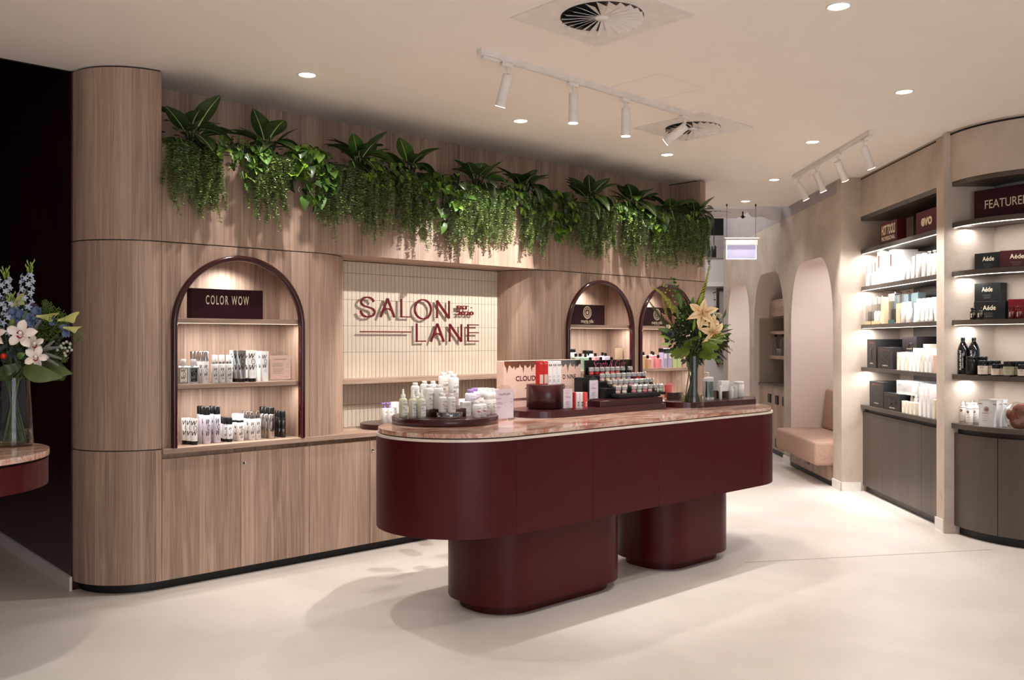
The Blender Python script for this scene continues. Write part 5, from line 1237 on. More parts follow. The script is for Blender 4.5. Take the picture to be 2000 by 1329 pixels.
# third shelf
def gset(w, h, capm, inner):
    def f():
        def inn():
            o_ = [('top_card', MB().box(-w/2+.001, w/2-.001, .0, .001, h*.74, h).mesh('c', 'white_card')), ('base_card', MB().box(-w/2, w/2, -.001, 0, 0, h*.12).mesh('c', capm))]
            for k, m_ in enumerate(inner):
                x = (k-(len(inner)-1)/2)*w/len(inner); rr_ = min(.018, w/len(inner)*.42)
                o_.append(('bottle', MB().lathe([(rr_, .01), (rr_, h*.42), (rr_*.5, h*.5)], 12, 0, x, .03).mesh('b', m_)))
            o_.append(('ribbon', MB().tube([(-w*.2, .03, h), (0, .03, h+.012), (w*.2, .03, h)], .003, 5).mesh('r', 'rose_gold'))); return o_
        return clearset(w, .08, h, inn)()
    return f
for i, (p0, p1, inner) in enumerate(((1690, 1701, ('black_card', 'charcoal_card')), (1702, 1713, ('cream_card', 'white_plastic')), (1713.5, 1719, ('cream_card',)))):
    w_ = bw(p0, p1, .03)*.97; wshelf('gift_set', gset(w_, .245, 'apricot', inner)(), 'clear gift box with ribbon on the third shelf, %s from the left' % ORD[i+1], 'box', (p0+p1)/2, .03, Zs3)
goldp = parts('gold', p_box(.075, .05, .24, 'kraft', [(4, 0, .15, .04, .02, 'rose_gold', 0)])); wshelf('gift_box', goldp, 'tall gold gift box on the third shelf', 'box', 1723.5, .03, Zs3); wshelf('gift_box', goldp, 'tall gold gift box behind the front gold one', 'box', 1729, .10, Zs3)
w_ = bw(1734, 1748, .03); wshelf('gift_set', gset(w_*.9, .262, 'teal', ('steel_dark', 'charcoal_card'))(), 'clear gift box with teal edges beside the gold ones', 'box', 1741, .03, Zs3)
def giftbag():
    mb = MB().bbox(-.07, .07, 0, .07, 0, .265, .002)
    return [('bag', mb.mesh('bag', 'tealcard')), ('handle', MB().tube([(-.03, .03, .265), (-.02, .03, .29), (.02, .03, .29), (.03, .03, .265)], .003, 5).mesh('h', 'rose_gold'))]
for i, px in enumerate((1751, 1768, 1786)): wshelf('gift_bag', parts('gb', giftbag), 'pale teal gift bag with handle at the back of the third shelf, %s' % ('left', 'middle', 'right')[i], 'bag', px, .20, Zs3)
wshelf('gift_box', parts('bei', p_box(.09, .04, .17, 'kraft', [(6, 0, .15, .04, .018, 'apricot', 0)])), 'beige carton in front of the teal gift bags', 'box', 1754, .04, Zs3)
bD = with_print(eb(.175, .026, .045, .018), .026, .09, 'red_ink'); lab3 = 'on the third shelf'
for px, pt_, nm, lab in ((1766, bD, 'care_bottle', 'white bottle with red print, left of two '+lab3), (1776, bD, 'care_bottle', 'white bottle with red print, right of two '+lab3), (1787, parts('wcn', p_box(.04, .04, .16, 'white_card', [(5, 0, .13, .02, .012, 'rose_gold', 0)])), 'small_carton', 'narrow white carton between bottles and tubes '+lab3),
                     (1793, tubeW2, 'squeeze_tube', 'white tube, first of four '+lab3), (1803, tubeW2, 'squeeze_tube', 'white tube, second of four '+lab3), (1811.5, tubeW2, 'squeeze_tube', 'white tube, third of four '+lab3), (1819.5, tubeW2, 'squeeze_tube', 'white tube, fourth of four '+lab3),
                     (1829, parts('pkb', p_box(.075, .05, .19, 'white_card', [(3, 0, .06, .05, .015, 'rose_plastic', 0)])), 'gift_box', 'white and pink gift carton by the pier '+lab3)):
    wshelf(nm, pt_, lab, 'tube' if 'tube' in nm else ('box' if 'box' in nm or 'carton' in nm else 'bottle'), px, .045, Zs3)
for i, px in enumerate((1797, 1806, 1815, 1824, 1833)): wshelf('care_bottle', eb(.20, .024, .04, .02), 'white bottle in the rear row of the third shelf, %s from the left' % ORD[i+1], 'bottle', px, .13, Zs3)
# fourth shelf: dark tool boxes
HT = [('HOT', -.22, .88, .13, .05, 'rose_gold', .03), ('TOOLS', .08, .88, .3, .03, 'rose_gold', 0)]
def toolbox(w, d, h, big, pic, mat='charcoal_card'):
    pr = [(t_[0], t_[1]*w, t_[2]*h, t_[3]*w*1.3, .012, t_[5], t_[6]) for t_ in HT]+[(big, 0, .16*h, w*.34, .014, 'ivory_ink', .01)]
    out = p_box(w, d, h, mat, pr)()
    mb = MB()
    if pic == 'wand': mb.bbox(-.005, .005, -.003, 0, h*.28, h*.62, .002); mb.bbox(-.03, .01, -.003, 0, h*.62, h*.68, .002)
    if pic == 'iron': mb.merge(MB().bbox(-w*.3, w*.3, -.003, 0, -.008, .008, .002), Matrix.Translation((0, 0, h*.48)) @ Matrix.Rotation(.35, 4, 'Y'))
    if pic == 'dryer': mb.merge(MB().lathe([(.034, 0), (.034, .003)], 16), Matrix.Translation((-w*.12, 0, h*.5)) @ Matrix.Rotation(PI/2, 4, 'X')); mb.bbox(-w*.12, w*.25, -.003, 0, h*.42, h*.56, .002)
    if mb.v: out.append(('tool_print', mb.mesh('tool', 'steel_dark')))
    return out
def tb_(p0, p1, b, z, h, d, big, pic, lab, mat='charcoal_card'):
    w_ = bw(p0, p1, b); put('tool_box', toolbox(w_, d, h, big, pic, mat), lab, 'box', W.at((p0+p1)/2, b), b, z, W)
tb_(1693.5, 1711, .02, Zs4, .265, .30, 'airbar', 'wand', 'tall charcoal tool box at the left of the fourth shelf')
tb_(1714, 1743.5, .02, Zs4, .192, .27, 'evolve', 'iron', 'charcoal tool box with a straightener picture on the fourth shelf')
tb_(1726, 1732, .20, Zs4+.0, .26, .12, 'airbar', 'wand', 'tall charcoal tool box behind the straightener box')
tb_(1762, 1790, .10, Zs4+.165, .122, .22, 'brush', 'dryer', 'charcoal tool box with a round picture stacked high on the fourth shelf')
wshelf('tool_box', parts('tbx', p_box(.16, .22, .163, 'charcoal_card')), 'plain charcoal box under the stacked one on the fourth shelf', 'box', 1776, .10, Zs4)
wshelf('gift_box', parts('crb', p_box(.12, .08, .055, 'cream_card', [(2, .02, .035, .08, .01, 'pale_label', 0)])), 'cream carton with bow on top of the stacked charcoal box', 'box', 1809, .11, Zs4+.17)
wshelf('display_block', [('block', MB().bbox(-.10, .10, 0, .10, 0, .169, .002).mesh('b', 'white_card'))], 'white carton block under the cream carton with bow', 'box', 1808, .10, Zs4)
lab4 = 'on the fourth shelf, %s from the left'
cr = parts('cr', p_box(.05, .05, .15, 'cream_card', [(6, 0, .12, .035, .008, 'ink_soft', 0)])); cr2 = parts('cr2', p_box(.048, .05, .155, 'white_card', [(5, 0, .12, .035, .008, 'ink_soft', 0)]))
for i, (px, k) in enumerate(((1754, cr), (1762, cr2), (1769.5, cr), (1777, cr2), (1785, cr2), (1792.5, cr2), (1800, cr), (1808, cr2), (1816, cr2), (1826, parts('cr3', p_box(.06, .05, .14, 'blush', [(1, 0, .07, .02, .01, 'ink', 0)]))))):
    wshelf('care_carton', k, ('cream' if k is cr else 'white' if k is cr2 else 'blush')+' carton '+lab4 % ORD[i+1], 'box', px, .03, Zs4, 'cartons on the fourth shelf')
for i, px in enumerate((1788, 1796, 1804, 1812, 1820, 1828, 1836)): wshelf('care_bottle', eb(.19, .022, .035, .018), 'white bottle behind the cartons on the fourth shelf, %s from the left' % ORD[i+1], 'bottle', px, .09, Zs4)
# on the low cabinet
tb_(1698, 1725, .03, Zs5, .235, .26, 'volumiser', None, 'large charcoal tool box at the left on the low cabinet')
tb_(1726, 1758, .02, Zs5, .150, .26, 'volume', 'dryer', 'charcoal tool box with a hair dryer picture on the low cabinet', 'black_card')
w_ = bw(1752, 1783, .04); wshelf('tool_box', p_box(w_, .24, .115, 'white_card', [('HOT TOOLS', -w_*.3, .08, .07, .016, 'ink_soft', 0), (3, .02, .05, .08, .01, 'ink_soft', 0)])(), 'white tool box lying on top of the dryer box', 'box', 1766, .06, Zs5+.1505, rz=.0)
smb = parts('smb', p_box(.04, .04, .10, 'cream_card', [(5, 0, .08, .026, .008, 'ink_soft', 0)])); tl = parts('tl', p_box(.045, .045, .235, 'white_card', [(6, 0, .17, .03, .01, 'ink_soft', 0)]))
for i, px in enumerate((1763, 1770.5, 1777.5, 1785.5)): wshelf('small_carton', smb, 'small cream carton on the low cabinet, %s of four' % ORD[i+1], 'box', px, .02, Zs5, 'small cream cartons')
for i, px in enumerate((1796.5, 1805, 1813)): wshelf('tall_carton', tl, 'tall white carton on the low cabinet, %s of three' % ('left', 'middle', 'right')[i], 'box', px, .02, Zs5)
for i, px in enumerate((1783, 1790)): wshelf('care_bottle', eb(.16, .02, .03, .016), 'white bottle behind the small cream cartons, %s' % ('left one', 'right one')[i], 'bottle', px, .10, Zs5)
for i, px in enumerate((1803, 1811, 1819, 1827, 1835)): wshelf('care_bottle', eb(.26, .023, .04, .02), 'tall white bottle in the rear row of the low cabinet, %s from the left' % ORD[i+1], 'bottle', px, .10, Zs5)
for i, px in enumerate((1823, 1831)): wshelf('care_carton', parts('ccx', p_box(.045, .045, .15, 'cream_card', [(3, 0, .12, .03, .01, 'ink_soft', 0)])), 'cream carton by the pier on the low cabinet, %s' % ('left one', 'right one')[i], 'box', px, .02, Zs5)
# ================================================================== CURVED SHELVES
def cput(name, pts, lab, cat, px, r, z, group=None, face=None):
    """stand a thing on the curved shelf at radius r so that it is seen along photo column px"""
    k = (px-CX)/F_PX; best = None
    for i in range(900):
        a = math.radians(180+i*.1); x = C2.o[0]+r*math.cos(a); y = C2.o[1]+r*math.sin(a); e = abs(x-k*y)
        if best is None or e < best[0]: best = (e, a, x, y)
    e, a, x, y = best
    fr = Frame(x, y, -45 if face is None else face)
    return put(name, pts, lab, cat, 0, 0, z, fr, group)
feat = p_box(.50, .05, .225, 'sign_dark')(); mb = MB(); place_text(text_mb('FEATURED', .33, .062, 5, .0), mb, -.0, .115, -.0008); feat.append(('label_print', mb.mesh('p', 'ivory_ink')))
cput('brand_board', feat, 'burgundy board reading FEATURED on the top curved shelf', 'sign', 1966, .53, 2.319, face=-62)
def aede(w, h, d, m): return p_box(w, d, h, m, [('A\u00e9de', 0, h*.66, w*.42, h*.26, 'ivory_ink', .01), (2, 0, h*.36, w*.36, .008, 'ink_soft', 0), (2, 0, h*.22, w*.28, .006, 'ink_soft', 0)])
cput('tea_box', aede(.215, .130, .06, 'aede_green')(), 'black-green boxed set alone on the second curved shelf, left one', 'box', 1930, .52, 1.9545, face=-62)
cput('tea_box', aede(.215, .130, .06, 'aede_red')(), 'dark red boxed set on the second curved shelf', 'box', 1986, .52, 1.9545, face=-40)
cput('tea_box', aede(.20, .135, .08, 'aede_green')(), 'black-green boxed set stacked on another, third curved shelf', 'box', 1928, .50, 1.5925+.1365, face=-62)
cput('tea_box', aede(.24, .136, .10, 'aede_green')(), 'black-green boxed set at the bottom of the stack, third curved shelf', 'box', 1932, .50, 1.5925, face=-62)
cput('tea_box', p_box(.16, .06, .145, 'wine_glass')(), 'dark red box behind the red jars on the third curved shelf', 'box', 1993, .47, 1.5925, face=-45)
def pilljar(m_):
    def f():
        lb = MB(); place_text(text_mb('A\u00e9de', .034, .013, 1, .02), lb, 0, .032, 0, .0235, -.35, 0, PI/2); lines(lb, 0, .05, .02, 3, .006, .0012, 0, .0235, 0, .2, .5)
        return [('body', MB().lathe([(.020, 0), (.0225, .003), (.0225, .055), (.016, .066), (.015, .070)], SEG).mesh('b', m_)), ('lid', MB().lathe([(.0165, .070), (.0175, .072), (.0175, .086), (.016, .088)], SEG).mesh('l', m_)), ('label_print', lb.mesh('p', 'ivory_ink'))]
    return f
for i, px in enumerate((1901, 1915)): cput('supplement_jar', parts('pj1', pilljar('black_gloss')), 'black glass supplement jar on the third curved shelf, %s one' % ('left', 'right')[i], 'jar', px, .62, 1.5925)
for i, px in enumerate((1976, 1991)): cput('supplement_jar', parts('pj2', pilljar('wine_glass')), 'dark red supplement jar on the third curved shelf, %s one' % ('left', 'right')[i], 'jar', px, .63, 1.5925)
def apo():
    r = .040; lb = MB(); place_text(text_mb("/a.po.te'ca.ri/", .15, .021, 3, .015), lb, 0, .105, 0, r+.001, -.12, 0, PI/2); place_text(text_mb('beautiful hair care', .11, .008, 2, .0), lb, 0, .100, 0, r+.001, .26, 0, PI/2)
    return [('body', MB().lathe([(r-.004, 0), (r, .004), (r, .165), (r*.93, .19), (r*.7, .218), (r*.42, .238), (.013, .246), (.013, .252)], 24).mesh('b', 'black_gloss')), ('cap', MB().lathe([(.0145, .250), (.015, .252), (.015, .270), (.0135, .272)], 16).mesh('c', 'black_plastic')), ('label_print', lb.mesh('p', 'white_card'))]
cput('apothecary_bottle', parts('apo', apo), 'large glossy black bottle on the fourth curved shelf, left one', 'bottle', 1879, .62, 1.1905); cput('apothecary_bottle', parts('apo', apo), 'large glossy black bottle on the fourth curved shelf, right one', 'bottle', 1902, .56, 1.1905)
jb = parts('jb', p_jar(.036, .135, 'black_plastic', 'black_plastic', .022)); jw = parts('jw', p_jar(.032, .108, 'black_gloss', 'black_plastic', .026, 'pale_label')); js = parts('js', p_jar(.027, .085, 'black_gloss', 'black_plastic', .024, 'pale_label')); jo = parts('jo', p_jar(.034, .106, 'black_gloss', 'black_plastic', .026, 'olive_label'))
l4 = 'on the fourth curved shelf'
for px, r, k, lab in ((1897, .655, jb, 'matt black canister in front of the black bottles '+l4), (1919, .60, jb, 'matt black canister behind the pale labelled jar '+l4), (1919.5, .665, jw, 'black jar with large pale label '+l4), (1934, .60, jw, 'black jar with pale label, rear left '+l4), (1946, .60, jw, 'black jar with pale label, rear right '+l4),
                  (1944.5, .67, js, 'small black jar with pale label, front '+l4), (1956, .63, js, 'small black jar with pale label, behind the front one '+l4), (1970, .67, jo, 'black jar with olive label, front '+l4), (1984, .61, jo, 'black jar with olive label, second '+l4), (1992, .58, jo, 'black jar with olive label, rear '+l4), (1996, .67, js, 'small black jar with pale label at the right edge '+l4)):
    cput('product_jar', k, lab, 'jar', px, r, 1.1905)
def foam(pump):
    def f():
        r = .025; out = [('body', MB().lathe([(r-.002, 0), (r, .002), (r, .118), (r-.006, .126)], SEG).mesh('b', 'white_plastic')), ('copper_rings', MB().lathe([(r+.0004, .010), (r+.0004, .014)], SEG).lathe([(r+.0004, .114), (r+.0004, .118)], SEG).mesh('r', 'rose_gold'))]
        if pump: out.append(('pump', MB().lathe([(.016, .126), (.018, .138), (.008, .142), (.007, .152)], 14).bbox(-.022, .008, -.006, .006, .150, .160, .002).mesh('p', 'white_plastic')))
        else: out.append(('clear_cap', MB().lathe([(.019, .126), (.019, .168), (.016, .171)], 16).mesh('c', 'clear_plastic'))); out.append(('foamer', MB().lathe([(.013, .126), (.012, .150), (.005, .156)], 12).mesh('f', 'white_plastic')))
        mb = MB(); n = 16; mb.strip([[((r+.001)*math.sin(q*.010*math.cos(2*PI*i/n)/r-.15), -(r+.001)*math.cos(q*.010*math.cos(2*PI*i/n)/r-.15), .094+q*.010*math.sin(2*PI*i/n)) for i in range(n+1)] for q in (1, .3)], 0, False); lines(mb, 0, .074, .026, 2, .02, .0015, 0, r+.001)
        out.append(('label_print', mb.mesh('p', 'rose_gold'))); return out
    return f
Zc5 = .8265
cput('foam_bottle', parts('fo1', foam(False)), 'white foamer bottle with copper rings and clear cap on the curved cabinet, left', 'bottle', 1879, .62, Zc5); cput('foam_bottle', parts('fo2', foam(True)), 'white pump bottle with copper rings on the curved cabinet, front', 'bottle', 1893.5, .655, Zc5)
cput('foam_bottle', parts('fo2', foam(True)), 'white pump bottle with copper rings on the curved cabinet, right of the front one', 'bottle', 1906, .60, Zc5); cput('foam_bottle', parts('fo1', foam(False)), 'white foamer bottle with clear cap behind the front pump bottle', 'bottle', 1890, .55, Zc5)
def silver_pouch():
    out = pouch('pouch_silver', .135, .19, .05, 'rose_gold')(); mb = MB(); n = 20
    mb.strip([[(q*.018*math.cos(2*PI*i/n), 0, .125+q*.018*math.sin(2*PI*i/n)) for i in range(n+1)] for q in (1, .8)], 0, False); mb.strip([[(q*.010*math.cos(2*PI*i/n), 0, .125+q*.010*math.sin(2*PI*i/n)) for i in range(n+1)] for q in (1, .35)], 0, False)
    lines(mb, 0, .095, .06, 1, .01, .003); lines(mb, 0, .075, .05, 3, .016, .0015)
    mb.v = [(x, -.026*max(0, 1-(z/.19)**1.5)-.0035, z) for x, y, z in mb.v]; out.append(('label_print', mb.mesh('p', 'rose_gold'))); return out
sp = parts('spo', silver_pouch)
for px, r, lab in ((1929, .66, 'front'), (1941, .60, 'middle'), (1950, .54, 'rear')): cput('silver_pouch', sp, 'silver stand-up pouch with copper rings on the curved cabinet, %s one' % lab, 'pouch', px, r, Zc5, face=-60)
def mitt():
    bm = bmesh.new()
    def lump(c, s_):
        g = bmesh.ops.create_icosphere(bm, subdivisions=3, radius=1)
        for v in g['verts']: v.co = Vector((c[0]+v.co.x*s_[0], c[1]+v.co.y*s_[1], c[2]+v.co.z*s_[2]))
    lump((0, 0, .06), (.062, .022, .07)); lump((0.01, 0, .12), (.055, .02, .055)); lump((-.062, 0, .095), (.02, .016, .035))
    me = bpy.data.meshes.new('mitt'); bm.to_mesh(me); bm.free(); me.materials.append(M['terracotta'])
    md = bpy.data.objects.new('tmp', me); COL.objects.link(md); r_ = md.modifiers.new('r', 'REMESH'); r_.mode = 'VOXEL'; r_.voxel_size = .006; r_.use_smooth_shade = True
    bpy.context.view_layer.update(); m2 = bpy.data.meshes.new_from_object(md.evaluated_get(bpy.context.evaluated_depsgraph_get())); bpy.data.objects.remove(md)
    bm = bmesh.new(); bmesh.ops.create_icosphere(bm, subdivisions=3, radius=1); rnd = random.Random(4)
    for v in bm.verts:
        k = 1+rnd.uniform(-.05, .05); v.co = Vector((v.co.x*.095*k, v.co.y*.032*k, .092+v.co.z*.092*k)); v.co.z = max(v.co.z, .0005)
    mb_ = bpy.data.meshes.new('bag'); bm.to_mesh(mb_); bm.free(); mb_.materials.append(M['clear_plastic'])
    return [('mitt', m2), ('plastic_bag', mb_)]
mt = mitt(); m0 = mt[0][1]
if not m0.materials: m0.materials.append(M['terracotta'])
cput('tanning_mitt', mt, 'terracotta mitt in a crinkled clear bag on the curved cabinet', 'mitt', 1990, .62, Zc5+.001, face=-45)
# ================================================================== PLANTS
def leafm(L, Wd, mat, rib=None, droop=.25, fold=.25, seg=6, tip=1.6, waves=0, lobes=0, name='leaf'):
    """leaf along +x from 0, blade lies in xy, droops towards -z; centre rib on request"""
    mb = MB(); rows = []
    for j in range(seg+1):
        t = j/seg; x = L*(t-.18*droop*t*t); z = -droop*L*t*t*.7
        w = Wd*.5*max(.02, (math.sin(PI*min(1, t**.75)*.97+.03))**.8)*(1 if t < .7 else 1)
        if lobes and j % 2 == 0 and 0 < j < seg: w *= .55
        wv = waves*math.sin(j*2.1)
        rows.append([(x, -w, z+w*fold+wv), (x, -w*.5, z+w*fold*.35), (x, 0, z), (x, w*.5, z+w*fold*.35), (x, w, z+w*fold-wv)])
    mb.strip(rows, 0, True)
    if rib:
        rr_ = [[(r_[2][0], -Wd*.035*(1-j/seg*.85), r_[2][2]+.0016), (r_[2][0], Wd*.035*(1-j/seg*.85), r_[2][2]+.0016)] for j, r_ in enumerate(rows)]
        mb.strip(rr_, 1, True); mb.strip([[(a[0], -a[1], a[2]-.0032), (b_[0], -b_[1], b_[2]-.0032)] for a, b_ in rr_], 1, True)
    return mb.mesh(name, [mat]+([rib] if rib else []))
RL = random.Random(11)
BIG = [leafm(.185, .105, m_, 'leaf_rib', d, .22, 8) for m_ in ('leaf_dark', 'leaf_dark', 'leaf_mid') for d in (.25, .6)]
HEART = [leafm(.085, .070, m_, None, d, .35, 5) for m_ in ('leaf_mid', 'leaf_lime', 'leaf_dark') for d in (.3, .8)]
MINI = [leafm(.062, .052, m_, 'leaf_rib' if k else None, .5, .3, 6, lobes=1) for m_ in ('leaf_mid', 'leaf_lime', 'leaf_dark') for k in (0, 1)]
def stemmesh(p0, p1, sag, r, m_='stem_dark', seg=5):
    p0, p1 = Vector(p0), Vector(p1)
    return MB().tube([p0.lerp(p1, i/4)+Vector((0, 0, sag*math.sin(PI*i/4))) for i in range(5)], [r*(1-.12*i) for i in range(5)], seg, 0, False).mesh('stem', m_)
def aim_leaf(me, par, p, az, el, roll=0, sc=1.0, name='leaf'):
    o = obj(name, me, par, p); o.rotation_euler = (roll, -el, az); o.scale = (sc, sc, sc); return o
PB = -.02       # plants hang just in front of the planter
def rosette(a, z, sc, lab):
    t = athing('broad_leaf_plant', lab, 'plant', a, .045, 2.575, group='broad-leaved plants along the planter box')
    n = RL.randint(13, 15)
    st_ = MB()
    for k in range(n):
        f_ = k/(n-1); az = -PI/2+(f_-.5)*2*PI*.98*(1 if k % 2 else .8)+RL.uniform(-.2, .2); el = (.95, .15, .55, -.25)[k % 4]+RL.uniform(-.15, .15)
        if math.sin(az) > .1: el = max(el, .9)            # leaves towards the wall stand up
        hgt = .085+.05*RL.random()*sc
        p = Vector((.05*math.cos(az), .04*math.sin(az)-.01, hgt))
        st_.tube([(0, 0, -.06), (p.x*.5, p.y*.5, hgt*.4), p], .004, 4)
        aim_leaf(RL.choice(BIG), t, p, az, el-.1, RL.uniform(-.3, .3), sc*RL.uniform(.8, 1.08))
    for k in range(5):     # hanging leaves over the front edge
        az = -PI/2+RL.uniform(-.8, .8); aim_leaf(RL.choice(BIG), t, Vector((RL.uniform(-.12, .12), -.06, RL.uniform(.02, .09))), az, -.55-RL.random()*.5, RL.uniform(-.3, .3), sc*.95)
    obj('stem', st_.mesh('stem', 'stem_dark'), t)
for px, sc, w_ in ((372, 1.02, 'at the left end beside the curved column'), (521, 1.0, 'above the big arch, second from the left'), (700, .98, 'third from the left along the planter'), (798, .98, 'fourth from the left along the planter'), (930, .98, 'above the left part of the sign recess'),
                   (1022, 1.0, 'above the right part of the sign recess'), (1151, 1.05, 'above the middle arch'), (1235, 1.05, 'between the middle and right arches'), (1308, .98, 'above the right arch'), (1356, .9, 'at the right end of the planter')):
    rosette(A.at(px, .05), 0, sc*1.2, 'dark broad-leaved plant with pale ribs, '+w_)
TINY = []
for m_ in range(3): pass
def trailing(p0, p1, ybot, lab, dense=1.0, lo=.7):
    a0, a1 = A.at(p0, -.06), A.at(p1, -.06); ac = (a0+a1)/2; Y = A.xy(ac, -.06)[1]
    zb = EYE+(CY-ybot)*Y/F_PX
    t = athing('trailing_vine', lab, 'plant', ac, -.03, 2.57, group='small-leaved vines hanging from the planter box')
    n = max(6, int((a1-a0)/.0078*dense)); depth = 2.57-zb
    nr = max(2, int((a1-a0)/.055)); rope = [((a0-ac)+(a1-a0)*(k+.5)/nr+RL.uniform(-.012, .012), RL.uniform(.72, 1.0)) for k in range(nr)]; rope[nr//2] = (rope[nr//2][0], 1.0)
    for sidx in range(n):
        rx, rl = rope[sidx % nr]; x = rx+RL.gauss(0, .013); e = 1-min(.5, abs(x-rx)*14)
        Ls = depth*rl*e*RL.uniform(.8, 1.0)+.04; yo = -RL.uniform(.0, .105)
        mb = MB(); ph = RL.random()*6; amp = RL.uniform(.004, .016); path = []
        m_ = int(Ls/.0105)
        for j in range(m_+1):
            f_ = j/m_; z = .05-Ls*f_-.0
            path.append(Vector((x+amp*math.sin(ph+f_*5)*f_*2, .05+(yo-.05)*min(1, f_*5)+.008*math.cos(ph+f_*7), z if f_ > .0 else .03)))
        mb.tube(path[::3]+[path[-1]], .0012, 3, 0, False)
        mi = 1 if RL.random() < .62 else 0
        for j, p in enumerate(path):
            for sgn in (-1, 0, 1):
                az = ph+j*1.9+sgn*2.1+RL.uniform(-.4, .4); l = .025*(1-.3*(j/m_))*RL.uniform(.8, 1.2); w_ = l*.52
                d = Vector((math.cos(az), math.sin(az), RL.uniform(-.6, .25))).normalized(); sd = d.cross(Vector((0, 0, 1))).normalized()*w_; up = Vector((0, 0, .15*l))
                mb.add([p, p+d*l*.55+sd+up, p+d*l, p+d*l*.55-sd+up], [(0, 1, 2), (0, 2, 3)], 1 if (RL.random() < .75-.35*(j/m_)) else 2)
        o = obj('strand', mb.mesh('strand', ['stem', 'leaf_grey', 'leaf_pale'] if mi else ['stem', 'leaf_olive', 'leaf_pale']), t); o['kind'] = 'stuff'
for p0, p1, yb, lab, dn_ in ((328, 436, 448, 'wide dense vine at the left end beside the curved column', 1.1), (482, 560, 465, 'vine with two long tails above the big arch', .9), (612, 700, 480, 'vine left of the sign recess with grey-green tails', 1), (690, 762, 492, 'long vine above the left corner of the tiled recess', .9),
                             (775, 850, 508, 'vine above the word on the sign, left of the lime leaves', .8), (868, 942, 512, 'bright vine above the middle of the sign recess', 1.1), (935, 1000, 512, 'bright vine above the right half of the sign recess', 1.0), (1018, 1066, 522, 'narrow vine right of the bright pair', 1),
                             (1098, 1138, 505, 'short vine beside the lime heart leaves over the middle arch', .8), (1139, 1196, 526, 'vine hanging over the middle arch', 1.1), (1212, 1256, 532, 'vine between the middle and right arches', 1), (1268, 1300, 535, 'vine above the left half of the right arch', 1), (1300, 1334, 538, 'vine above the right arch', 1), (1336, 1380, 540, 'vine at the right end of the planter', 1.1)):
    trailing(p0, p1, yb, 'small-leaved '+lab, dn_)
def climber(p0, p1, y1, kind, lab, nleaf):
    a0, a1 = A.at(p0, -.08), A.at(p1, -.08); ac = (a0+a1)/2; Y = A.xy(ac, -.08)[1]; zb = EYE+(CY-y1)*Y/F_PX
    t = athing('climbing_plant', lab, 'plant', ac, -.03, 2.57, group='lime-leaved climbers on the planter box'); dep = 2.6-zb
    vines = 5; st_ = MB()
    for k in range(vines):
        x0 = (a0-ac)*.8+(a1-a0)*.8*k/(vines-1); Lk = dep*(1-.4*abs(k-2)/2)*RL.uniform(.8, 1); path = []
        for j in range(9):
            f_ = j/8; path.append(Vector((x0+(RL.uniform(-.02, .02)+.03*(k-2))*f_, .04-.10*min(1, f_*4)-.02*RL.random(), .07-Lk*f_+.05*math.sin(min(1, f_*4)*PI))))
        st_.tube(path, .0022, 4, 0, False)
        for j in range(int(nleaf*1.5)//vines):
            f_ = (j+RL.random()*.7)/(int(nleaf*1.5)//vines); q = path[min(8, int(f_*8))]
            az = -PI/2+RL.uniform(-1.5, 1.5)
            aim_leaf(RL.choice(HEART if kind == 'heart' else MINI), t, q+Vector((RL.uniform(-.02, .02), -.01, 0)), az, RL.uniform(-1.3, .1), RL.uniform(-.5, .5), RL.uniform(.75, 1.25)*(1-.15*f_))
    obj('stem', st_.mesh('stem', 'stem'), t)
for p0, p1, yb, kind, lab, n_ in ((568, 640, 448, 'heart', 'climber with large lime heart-shaped leaves right of the big arch', 50), (828, 898, 460, 'heart', 'climber with lime heart-shaped leaves above the sign', 45), (1058, 1115, 500, 'heart', 'climber with lime heart-shaped leaves above the right jamb', 55), (1262, 1296, 480, 'heart', 'climber with lime heart-shaped leaves above the right arch', 30),
                              (430, 512, 385, 'mini', 'variegated split-leaf climber above the big arch', 60), (725, 790, 400, 'mini', 'variegated split-leaf climber above the left of the sign recess', 50), (985, 1045, 440, 'mini', 'variegated split-leaf climber above the right of the sign recess', 50), (1196, 1246, 445, 'mini', 'variegated split-leaf climber between the two right arches', 45), (1330, 1368, 470, 'mini', 'variegated split-leaf climber near the right end of the planter', 35), (590, 625, 300, 'heart', 'upright clump of lime leaves behind the big climber', 20)):
    climber(p0, p1, yb, kind, lab, n_)
moss = MB()
for i in range(900):
    a = RL.uniform(.02, 5.12); p = Vector((a, RL.uniform(-.05, .12), RL.uniform(.50, .66))); az = RL.random()*6.28; l = .05
    d = Vector((math.cos(az), math.sin(az), RL.uniform(-.5, .5))); s_ = Vector((-d.y, d.x, 0))*.35; moss.add([p, p+(d*.5+s_)*l, p+d*l, p+(d*.5-s_)*l], [(0, 1, 2), (0, 2, 3)], RL.randint(0, 1))
o = obj('foliage_filler', moss.mesh('filler', ['leaf_deep', 'leaf_dark']), None, A.P(0, 0, Z2), (0, 0, A.th)); tag(o, 'dark green filler foliage lying along the top of the planter box', 'foliage', None, 'stuff')
